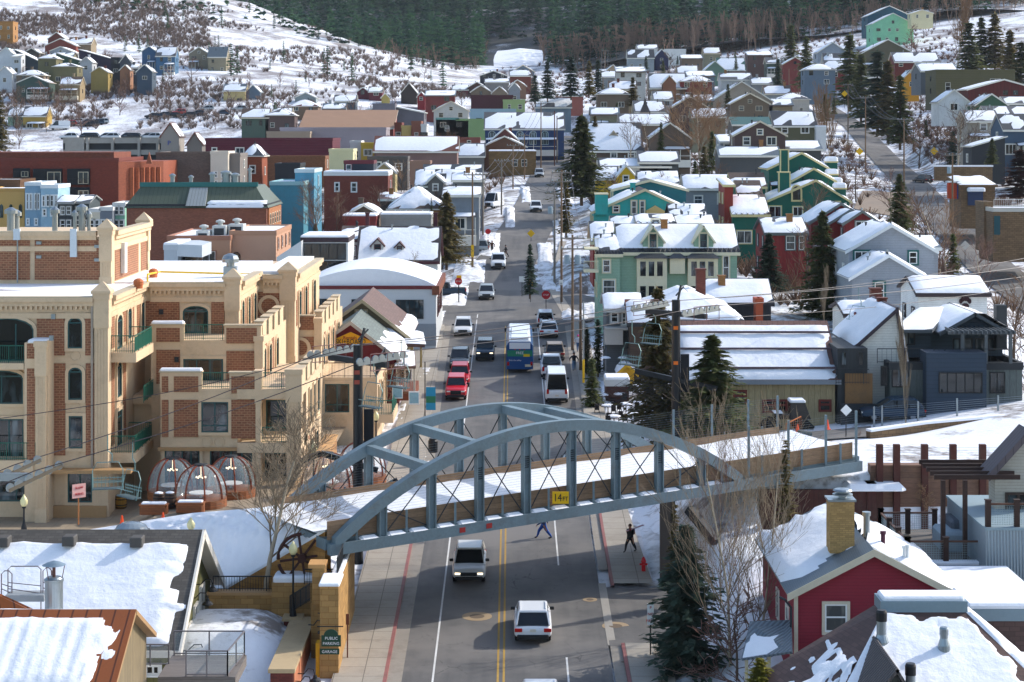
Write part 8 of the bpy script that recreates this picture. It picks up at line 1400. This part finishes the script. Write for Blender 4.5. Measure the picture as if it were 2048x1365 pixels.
def on_rope(x,s):
 k=LV*s;P=[LB+LV*(1.2 if s>0 else-1.2)+Vector((0,0,.6)),T0+k+Vector((0,0,.42)),T2+k+Vector((0,0,.42)),T3+k]
 for a,b in zip(P,P[1:]):
  for i in range(200):
   p=a.lerp(b,i/200)
   if CX+F*p.x/p.y>=x:return p-Vector((0,0,.35*math.sin(math.pi*i/200)))
for x,s,lb,dy in((262,2.5,"empty lift chair hanging before the first balcony",0),(213,-2.5,"empty lift chair nearest the patio paving, seen end on",.9),(746,2.5,"empty lift chair just right of the left tower",0),(802,-2.5,"empty lift chair in front of the ski shop porch",0),(1302,-2.5,"empty lift chair by the rusty spruce, upper of the pair",0),(1262,2.5,"empty lift chair over the patio, lower of the pair",0),(1716,-2.5,"lift chair carrying two riders past the white cottage",0)):
 p=on_rope(x,s)
 if p:chair(lb,p,ang+dy*1.2+(PI if s<0 else 0)*0)
RIDER=on_rope(1716,-2.5)
WOOD=M("77604a",var=.3,rough=.9);WOODG=M("7d756a",var=.3,rough=.9);INS=M("8f9a9c",rough=.4)
PT_=[]
def pole(label,x,yb,yt,Y,arms=1,mat=None,tr_=0,mark=0,r=.16):
 p=W(x,yb,Y);h=(yb-yt)*Y/F;e=empty("utility_pole",p,label,"utility pole");MB().tube((0,0,-1),(0,0,h),r,r*.68,9).build("pole",mat or WOOD,e,uv=False)
 for a in range(arms):
  z=h-.35-1.1*a;MB().bx(-1.25,1.25,-.2,-.08,z-.07,z+.07).build("crossarm",WOODG,e)
  for s in(-1.1,-.5,.5,1.1):MB().lathe((s,-.14,z+.07),[(.05,0),(.07,.1),(.04,.22)],6).build("insulator",INS,e)
 for k in range(tr_):MB().lathe((-.55+1.1*k,-.3,h-3.0),[(.3,0),(.32,.1),(.32,.85),(.2,.95)],12).build("transformer",M("8a9aa2"),e)
 if mark:MB().bx(-.2,.2,-.2,-.16,1.2,2.9).build("striped_marker",YEL,e)
 PT_.append((p.x,p.y,p.z+h-.2));return e
for a in[("orange brown transformer pole beside the right pavement",1145,706,470,205,2,None,2),("dark brown pole in front of the arborvitae",1161,742,545,192,0),("brown pole left of the transformer pole with speed sign",1123,600,340,245,2),("grey pole with drooping wires up the street by the small conifer",1109,560,382,262,1,WOODG,1),("tan pole with striped marker on the left bank",945,532,345,275,1,None,0,1),("grey pole right of the row houses",966,486,345,305,1,WOODG),("grey tall pole behind the stop sign on the left bank",1003,470,318,330,1,WOODG),("brown pole beside the brown stone house",1049,372,268,420,1),("tall tan pole before the navy lodge",1082,345,205,450,1),("rust brown tall pole right of the navy lodge",1109,335,222,460,0,RUST),("pale pole in front of the navy lodge end",1114,330,232,470,0),("dark pole at the left of the stone house",1026,405,288,390,1),("tan pole with long crossarm left of the climbing street",1696,282,167,480,1),("tan pole with long crossarm beside the left crossing sign",1731,336,192,415,1),("tan pole with long crossarm right of the climbing street",1808,368,236,350,1),("tan transformer pole at the lower bend of the climbing street",1905,470,306,290,1,None,1),("brown tall pole above the climbing street bend",1672,200,135,620,0),("thin brown pole highest in the row of far poles",1553,178,107,690,0),("thin brown pole second in the row of far poles",1562,182,115,680,0),("thin pole right of centre in the row of far poles",1597,192,128,650,0),("thick brown pole nearest in the row of far poles",1616,196,120,620,1),("short leaning pole between the far conifers",1578,180,138,670,0),("tan pole with wires over the steep street end",1206,205,155,560,1),("tan pole on the crest by the ski run",1210,132,100,740,1),("tall pole beside the mint green block",1839,22,-12,800,0)]:pole(*a)
sp_=empty("light_pole",W(1167,768,180),"slim grey steel light pole with a yellow sleeve at its foot","light pole");MB().tube((0,0,0),(0,0,7.4),.08,.06,8).build("pole",GALV,sp_);MB().tube((0,0,.1),(0,0,2.2),.11,n=8).build("sleeve",YEL,sp_)
def wires(i,j,lb,n=3):
 a,b=Vector(PT_[i]),Vector(PT_[j]);q=MB()
 for k in range(n):o=Vector((-1.1+2.2*k/max(1,n-1),0,0));q.path([(a+o).lerp(b+o,t/8)-Vector((0,0,.025*(a-b).length*math.sin(math.pi*t/8)))for t in range(9)],.018+.00004*max(a.y,b.y),3)
 q.solo("power_line",RPM,lb,"cable")
for i,j,lb in((0,2,"power lines between the transformer pole and the brown pole"),(2,3,"power lines between the brown pole and grey drooping pole"),(3,6,"power lines crossing the upper street"),(6,7,"power lines climbing past the row houses"),(7,8,"power lines before the navy lodge"),(4,5,"power lines along the row houses"),(5,6,"power lines above the silver minivan"),(12,13,"power lines at the top of the climbing street"),(13,14,"power lines crossing the climbing street"),(14,15,"power lines down to the lower bend"),(22,23,"power lines over the steep street end")):wires(i,j,lb)
def lamp(label,p,h):
 e=empty("street_lamp",p,label,"street lamp");MB().lathe((0,0,0),[(.2,0),(.16,.25),(.09,.5),(.06,.7),(.05,h-.75),(.12,h-.7),(.13,h-.6)],10).build("post",BLACK,e);MB().lathe((0,0,h-.6),[(.12,0),(.22,.15),(.24,.35),(.16,.52),(.09,.6),(.04,.72)],12).build("globe",M("d8cf9a",rough=.3),e,smooth=True);return e
lamp("acorn globe street lamp on the brick pier",(-11.75,106.9,4.0),3.9);lamp("acorn globe lamp at the left end of the plaza",W(48,1062,122),2.1);lamp("acorn globe lamp peeking over the shingle ridge",W(382,1095,115),1.6);lamp("acorn globe lamp beside the left lift tower",W(627,985,125),3.1);lamp("acorn globe lamp right of the left lift tower on the street",W(752,905,150),3.0)
hy=MB().lathe((0,0,0),[(.16,0),(.16,.08),(.12,.1),(.12,.65),(.16,.68),(.15,.75),(.1,.9),(.04,1.0)],12).tube((-.24,0,.55),(.24,0,.55),.06,n=8).tube((0,-.2,.5),(0,0,.5),.08,n=8);o_=put("fire_hydrant",hy.mesh("fire_hydrant",M("c8121c",rough=.4)),None,W(1287,1147,120.2));tag(o_,"bright red fire hydrant on the snowy corner","hydrant")
def sign(label,x,yb,yt,Y,shape,cols,txt=None,sz=.3,post=BLACK,tcol=None,w=.6,h=.75):
 p=W(x,yb,Y);H=(yb-yt)*Y/F;e=empty("road_sign",p,label,"sign");MB().tube((0,0,-.3),(0,0,H),.04,n=6).build("post",post,e);b=MB()
 if shape in("oct","dia"):n=8 if shape=="oct" else 4;a0=PI/8 if n==8 else 0;b.prism([(w*.54*math.cos(a0+2*PI*i/n),H-w*.5+w*.54*math.sin(a0+2*PI*i/n))for i in range(n)],-.08,-.05)
 else:b.bx(-w/2,w/2,-.08,-.05,H-h,H)
 pn=b.build("panel",cols,e)
 for i,t in enumerate((txt or "").split("/")):
  if t:text_obj("lettering",t,sz,tcol or WHITE,pn,(0,-.1,H-(w*.5 if shape in("oct","dia")else h*(i+.6)/(len(txt.split("/"))+.2))))
 return e
SR=M("b81420",rough=.5)
sign("red STOP sign at the right corner above the parked cars",1092,622,582,228,"oct",SR,"STOP",.26,w=.95);sign("red STOP sign under a yellow sign on the left snow bank",917,600,556,240,"oct",SR,"STOP",.24,w=.85);sign("white speed limit 15 sign on the pole by the right pavement",1122,606,560,243,"r",WHITE,"/15",.3,tcol=BLACK,w=.5,h=.65);sign("red and white do not enter sign on the corner island",1044,588,553,240,"r",WHITE,"",.2,w=.7,h=.7);sign("yellow plate sign beside the corner island",1061,600,562,238,"r",YEL,"",.2,w=.6,h=.55);sign("yellow plate above the left snow bank STOP sign",918,600,551,240.3,"r",YEL,"",.2,w=.6,h=.5)
sign("yellow pedestrian diamond sign left of the climbing street",1719,336,296,412,"dia",YEL,"",.3,w=1.5);sign("yellow pedestrian diamond sign right of the climbing street",1868,335,295,395,"dia",YEL,"",.3,w=1.5);sign("yellow pedestrian diamond sign high on the climbing street",1689,215,182,500,"dia",YEL,"",.3,w=1.5);sign("yellow diamond warning sign halfway up the street",1062,500,460,300,"dia",YEL,"",.3,w=1.1);sign("small red STOP sign by the row houses",976,482,458,300,"oct",SR,"",.2,w=.8)
sign("white diamond sign on a black post by the barn",1692,888,810,140,"dia",WHITE,"",.3,w=.75);sign("back of a grey diamond sign by the climbing street",1930,540,482,250,"dia",M("b0aea6"),"",.3,w=1.1);sign("white no parking sign with red symbols by the blue spruce",1301,1322,1207,104,"r",WHITE,"P/NO/PARK",.2,tcol=SR,w=.34,h=1.1);sign("thin brown sign post leaning by the stone wall",695,1328,1228,103.5,"r",M("6a4030"),"",.2,post=M("6a4030"),w=.16,h=.55)
sign("tilted white and red slow skiing sign by the plaza",157,1040,968,122,"r",M("d8a49a"),"SLOW/SKIING",.19,post=M("a86a3a"),tcol=SR,w=.9,h=.85).rotation_euler.z=.7
bn_=empty("banner",W(850,835,165),"blue and green street banner on a black pole beside the red jeep","banner");MB().tube((0,0,0),(0,0,4.6),.05,n=6).build("pole",BLACK,bn_);MB().bx(.08,.88,-.02,.02,.6,2.5).bx(.08,.88,-.025,.025,1.2,1.75,1).build("cloth",[M("2a90b8"),M("2f7a5a")],bn_)
for x,y,Y,lb in((795,800,160,"blue and white poster board by the ski shop porch"),(828,812,158,"pale blue poster board nearest the left pavement")):b=MB().bx(-.42,.42,-.04,.04,.1,1.15).bx(-.36,.36,-.05,-.04,.2,1.05,1);o_=put("poster_board",b.mesh("poster_board",[WHITE,M("8ab0bc",var=.4)]),None,W(x,y,Y));tag(o_,lb,"poster")
b=MB().lathe((0,0,0),[(.32,0),(.36,.1),(.36,.85),(.3,.95),(.28,1.05)],12);o_=put("litter_bin",b.mesh("litter_bin",BLACK),None,W(866,905,150));tag(o_,"black litter bin on the pavement behind the bridge","bin")
for x,y,lb in((244,1056,"orange traffic cone left of the skylight dome"),(326,1050,"orange traffic cone right of the skylight dome"),(1595,870,"orange marker by the tracked vehicle"),(1655,862,"orange marker right of the tracked vehicle")):
 Y=120.5 if x<900 else 139;p=W(x,y,Y);p.z+=.1;o_=put("traffic_cone",MB().bx(-.2,.2,-.2,.2,0,.04).lathe((0,0,.04),[(.15,0),(.1,.3),(.04,.62)],10).mesh("traffic_cone",M("e84a12",rough=.5)),None,p);tag(o_,lb,"cone")
DW=M("7a3418",rough=.4,var=.25);WPL=M("9a5a30","plank",p=.12)
for i,(x,yb,Y,r,lb)in enumerate([(402,1012,124.6,1.62,"glass dining dome with bent wood ribs, nearest on the plaza"),(345,995,128,1.6,"glass dining dome behind the nearest one, by the doors"),(462,995,128,1.6,"glass dining dome half hidden by the leafless tree"),(655,1005,128.5,1.7,"reddish ribbed dining dome behind the far bridge truss"),(722,985,133,1.7,"reddish ribbed dining dome right of the left lift tower")]):
 p=W(x,yb,Y);p.z=PZ(p.x);e=empty("dining_dome",p,lb,"dome");H=2.15*r/1.6
 for k in range(8):
  a=PI*k/4+.3;MB().path([(r*math.cos(a)*math.sin(t)**.8,r*math.sin(a)*math.sin(t)**.8,.5+(H-.1)*math.cos(t))for t in[.12+(1.55-.12)*q/10 for q in range(11)]],.055,5).build("rib",DW,e)
 MB().lathe((0,0,.5),[(r*.97*math.sin(t)**.8,(H-.1)*math.cos(t))for t in[1.57-1.5*q/9 for q in range(10)]],24).build("clear_skin",CLEAR,e,smooth=True);MB().lathe((0,0,0),[(r,0),(r,.5),(r*.94,.52)],24).build("base_ring",WPL,e);MB().lathe((0,0,H+.35),[(.45,0),(.4,.1),(.1,.15)],14).build("crown_ring",DARK,e)
 MB().lathe((0,0,.1),[(.08,0),(.08,.68),(.75,.7),(.75,.76)],14).build("table",WHITE,e);c=MB();c.tube((0,0,1.75),(0,0,H+.3),.02)
 for k in range(6):a=k*PI/3;c.ball((.28*math.cos(a),.28*math.sin(a),1.8),.06,6)
 c.build("chandelier",LON,e)
for x,y,Y,lb,col in((242,1016,130.7,"yellow wooden barrel by the glass door","b5822c"),(318,1008,125,"grey brown barrel topped with snow, taller","6a5040"),(340,1016,124,"grey brown barrel with heaped snow, shorter","5a4438")):
 p=W(x,y,Y);p.z=PZ(p.x);b=MB().lathe((0,0,0),[(.3,0),(.36,.25),(.38,.48),(.36,.7),(.31,.95)],14)
 for z,r in((.12,.345),(.3,.38),(.66,.38),(.84,.345)):b.lathe((0,0,z-.03),[(r,0),(r+.012,.01),(r+.012,.05),(r,.06)],14,1)
 if y!=1016 or x==340:b.ball((0,0,.95),.28,10,2,.35)
 o_=put("barrel",b.mesh("barrel",[M(col,"board",p=.1),BLACK,SNOW]),None,p);tag(o_,lb,"barrel")
for x,y,Y,lb in((308,1030,122.6,"long wooden planter box with snow, left of the nearest dome"),(381,1034,122.2,"long wooden planter box with snow, below the nearest dome")):p=W(x,y,Y);p.z=PZ(p.x);o_=put("planter_box",MB().rbx(-.85,.85,-.35,.35,.06,.72,.12).bx(-.88,.88,-.38,.38,.6,.68).rbx(-.75,.75,-.27,.27,.7,.8,.05,1).mesh("planter_box",[WPL,SNOW]),None,p);tag(o_,lb,"planter")
for i in range(7):
 yy=806+22*(i%3);Y=32.55/((yy-HY)/F+.049)-.3;p=W(1204+12*i,yy,Y);p.z=gz(p.x,Y)+.1;e=empty("patio_table",p,"round snow topped patio table with dark chairs by the net","table","snow topped patio tables");MB().tube((0,0,0),(0,0,.7),.05).lathe((0,0,.7),[(.6,0),(.62,.04),(.5,.05)],12).build("table",M("4a2c26"),e);MB().lathe((0,0,.75),[(.58,0),(.55,.1),(.3,.17),(.02,.18)],12).build("snow_cap",SNOW,e)
 for k in range(3):a=2.1*k+i;x,y=.95*math.cos(a),.95*math.sin(a);MB().bx(x-.2,x+.2,y-.2,y+.2,.42,.47).bx(x-.2,x+.2,y+.16,y+.2,.47,.95).bx(x-.2,x-.16,y-.2,y+.2,0,.42).bx(x+.16,x+.2,y-.2,y+.2,0,.42).build("chair",M("2a2422"),e)
for x,y,Y,lb in((1211,760,183,"mushroom patio heater nearest the arborvitae"),(1246,760,183.5,"mushroom patio heater beside the yellow hut")):e=empty("patio_heater",W(x,y,Y),lb,"heater");MB().tube((0,0,0),(0,0,2.1),.04).lathe((0,0,0),[(.22,0),(.22,.7),(.1,.75)],10).build("stand",GALV,e);MB().lathe((0,0,2.0),[(.5,0),(.35,.12),(.05,.18)],12).build("hood",SNOW,e)
fence_line("orange snow fence of slats beside the tilted snow mat",W(1572,880,137),W(1602,865,138),1.1,M("b86a3a"),.18);o_=put("snow_mat",MB().rbx(-.5,.5,-.2,.2,0,1.55,.06).mesh("snow_mat",M("3f4a4c")),None,W(1604,907,136));o_.rotation_euler=(0,.15,.3);tag(o_,"dark grey padded mat leaning at the ski run edge","mat")
SKIN=M("b5836a")
def person(label,p,yaw,jacket,pants,hat,h=1.74,stride=.3,arms=((.22,.1),(-.2,.1)),sit=False,bag=None,skis=False):
 v,e,r=[],[],[]
 def chain(start,pts):
  a=start
  for q,rad in pts:v.append(q);r.append(rad);e.append((a,len(v)-1))if a is not None else None;a=len(v)-1
  return a
 pel=chain(None,[((0,0,.53),.092)]);
 ch=chain(pel,[((0,.0,.62),.085),((0,0,.73),.105),((0,0,.80),.085),((0,.005,.845),.034),((0,.01,.875),.05),((0,.02,.925),.062),((0,.01,.975),.045)]);chain(ch-1,[((0,.062,.918),.012)])
 for s in(-1,1):
  st=stride*s
  if sit:k,f,t=(s*.06,.24,.52),(s*.06,.26,.29),(s*.06,.36,.28)
  else:k,f,t=(s*.055,st*.42+.03,.285),(s*.055,st*.75-(.04 if st<0 else 0),.035),(s*.06,st*.75+.09,.018)
  chain(pel,[((s*.05,.0,.49),.075),(k,.05),((k[0],(k[1]+f[1])/2-.01,(k[2]+f[2])/2),.043),(f,.028),(t,.025)])
  fw,ou=arms[0 if s<0 else 1];sh=(s*.115,0,.79);el=(s*(.13+ou),fw*.4,.64);wr=(s*(.12+ou),fw+.04,.52)
  a=chain(2,[(sh,.045),(el,.034),(wr,.024),((wr[0],wr[1]+.012,wr[2]-.03),.022)])
  for i,(dx,ln)in enumerate(((-.014,.026),(-.005,.032),(.005,.03),(.013,.024))):chain(a,[((wr[0]+dx,wr[1]+.018,wr[2]-.045),.005),((wr[0]+dx,wr[1]+.026,wr[2]-.045-ln),.004)])
  chain(a,[((wr[0]-s*.022,wr[1]+.02,wr[2]-.035),.006),((wr[0]-s*.026,wr[1]+.03,wr[2]-.05),.005)])
 me=bpy.data.meshes.new("p");me.from_pydata([tuple(c*h for c in q)for q in v],e,[]);o=bpy.data.objects.new("p",me);COL.objects.link(o);o.modifiers.new("s",'SKIN')
 for i,d in enumerate(me.skin_vertices[0].data):k_=1.22 if r[i]>.03 else 1.0;d.radius=(r[i]*h*k_,r[i]*h*.85*k_);d.use_root=i==0
 sb=o.modifiers.new("u",'SUBSURF');sb.levels=sb.render_levels=1;bpy.context.view_layer.update()
 m2=bpy.data.meshes.new_from_object(o.evaluated_get(bpy.context.evaluated_depsgraph_get()));bpy.data.objects.remove(o);m2.name="person";m2.materials.clear()
 for m in(jacket,pants,SKIN,M("1c1614")):m2.materials.append(m)
 for f in m2.polygons:
  z=f.center.z/h;f.use_smooth=True;hand=abs(f.center.x)/h>.1 and z<.525;f.material_index=2 if(z>.842 or(hand and not sit))else(3 if z<.05 else(1 if z<.545 and abs(f.center.x)/h<.125 else 0))
  if sit:f.material_index=2 if z>.842 else(1 if z<.56 else 0)
 ob=put("person",m2,None,p,yaw);tag(ob,label,"person");MB().lathe((0,.012*h,.925*h),[(.066*h,0),(.068*h,.02*h),(.055*h,.06*h),(.015*h,.085*h)],12).build("hat",hat,ob,smooth=True);fc=MB()
 for s in(-1,1):fc.ball((s*.022*h,.078*h,.93*h),.006*h,6)
 fc.bx(-.018*h,.018*h,.07*h,.078*h,.892*h,.897*h).build("face_features",M("2a1a16"),ob)
 if bag:MB().rbx(-.16,.16,-.32,-.12,.62*h,.82*h,.06).build("backpack",bag,ob)
 return ob
JB,JW,JD,JBL,JG=M("16171b"),M("c9c9cc"),M("2a2c34"),M("1f4fa0"),M("4a2a1c")
gp3=lambda X,Y,dz=0:Vector((X,Y,zroad(Y)+dz));q=person("person in blue ski trousers striding under the bridge sign",gp3(2.05,128.6),PI/2,M("3a4a6a"),JBL,JB,stride=.34)
q=person("person in black carrying skis on the shoulder, walking on the right pavement",gp3(7.4,124.6,.16),PI*.75,JB,JB,JG,stride=.3,arms=((.3,.06),(-.2,.08)),bag=M("5a1a24"))
sk_=MB()
for k in(0,.09):sk_.beam((k,-.55,1.36),(.1+k,.75,1.62),.08,.03)
b=sk_.mesh("pair_of_skis",M("8a2a30",rough=.3));o_=put("pair_of_skis",b,None,q.location+Vector((.16,0,0)),-PI*.3);tag(o_,"pair of dark red skis resting on the walker's shoulder","skis")
person("person in white jacket and pink hat beside the transformer pole",gp3(6.75,203,.16),0,JW,M("3a5a80"),M("d83a8a"),stride=.12);person("person in dark clothes standing beside the pink hat",gp3(7.3,201,.16),PI,JD,JD,JB,stride=.05);person("person in black jacket and jeans walking past the white pickup",gp3(6.0,192.6,.02),0,JB,M("5a7a98"),JB,stride=.25)
person("pedestrian in dark coat on the upper left bank, left of two",Vector((-3.5,291,gz(-3.5,291)+.1)),0,JD,JD,JG,stride=.15);person("pedestrian in brown coat on the upper left bank, right of two",Vector((-2.9,290,gz(-2.9,290)+.1)),0,JG,JD,JB,stride=.2);person("pedestrian in black crossing the upper street",gp3(-.9,286),PI*.5,JB,JB,JB,stride=.3)
if RIDER:
 for s,j,pn,ht,lb in((-.4,JD,M("d8a01c"),M("6a3040"),"left chairlift rider in yellow trousers"),(.4,M("1f5a4a"),JB,JB,"right chairlift rider in green jacket")):d=Vector((math.cos(ang)*s,math.sin(ang)*s,-2.95-.5*1.7))+Vector((0,-.28,.08));person(lb,RIDER+d,ang+PI,j,pn,ht,h=1.7,sit=True,arms=((.28,.0),(.28,.0)))
# ---------------------------------------------------------------- air
hz=MB().bx(-900,900,-30,2150,-25,330);hm=bpy.data.materials.new("haze");hm.use_nodes=True;ht=hm.node_tree
for n_ in list(ht.nodes):
 if n_.type!='OUTPUT_MATERIAL':ht.nodes.remove(n_)
pv=ht.nodes.new("ShaderNodeVolumePrincipled");pv.inputs["Color"].default_value=(.80,.88,1,1);pv.inputs["Density"].default_value=.00004;pv.inputs["Anisotropy"].default_value=.2
ht.links.new(pv.outputs[0],[n_ for n_ in ht.nodes if n_.type=='OUTPUT_MATERIAL'][0].inputs["Volume"])
ho=put("haze",hz.mesh("haze",hm,uv=False));tag(ho,"thin pale winter haze over the valley","haze",kind="stuff")
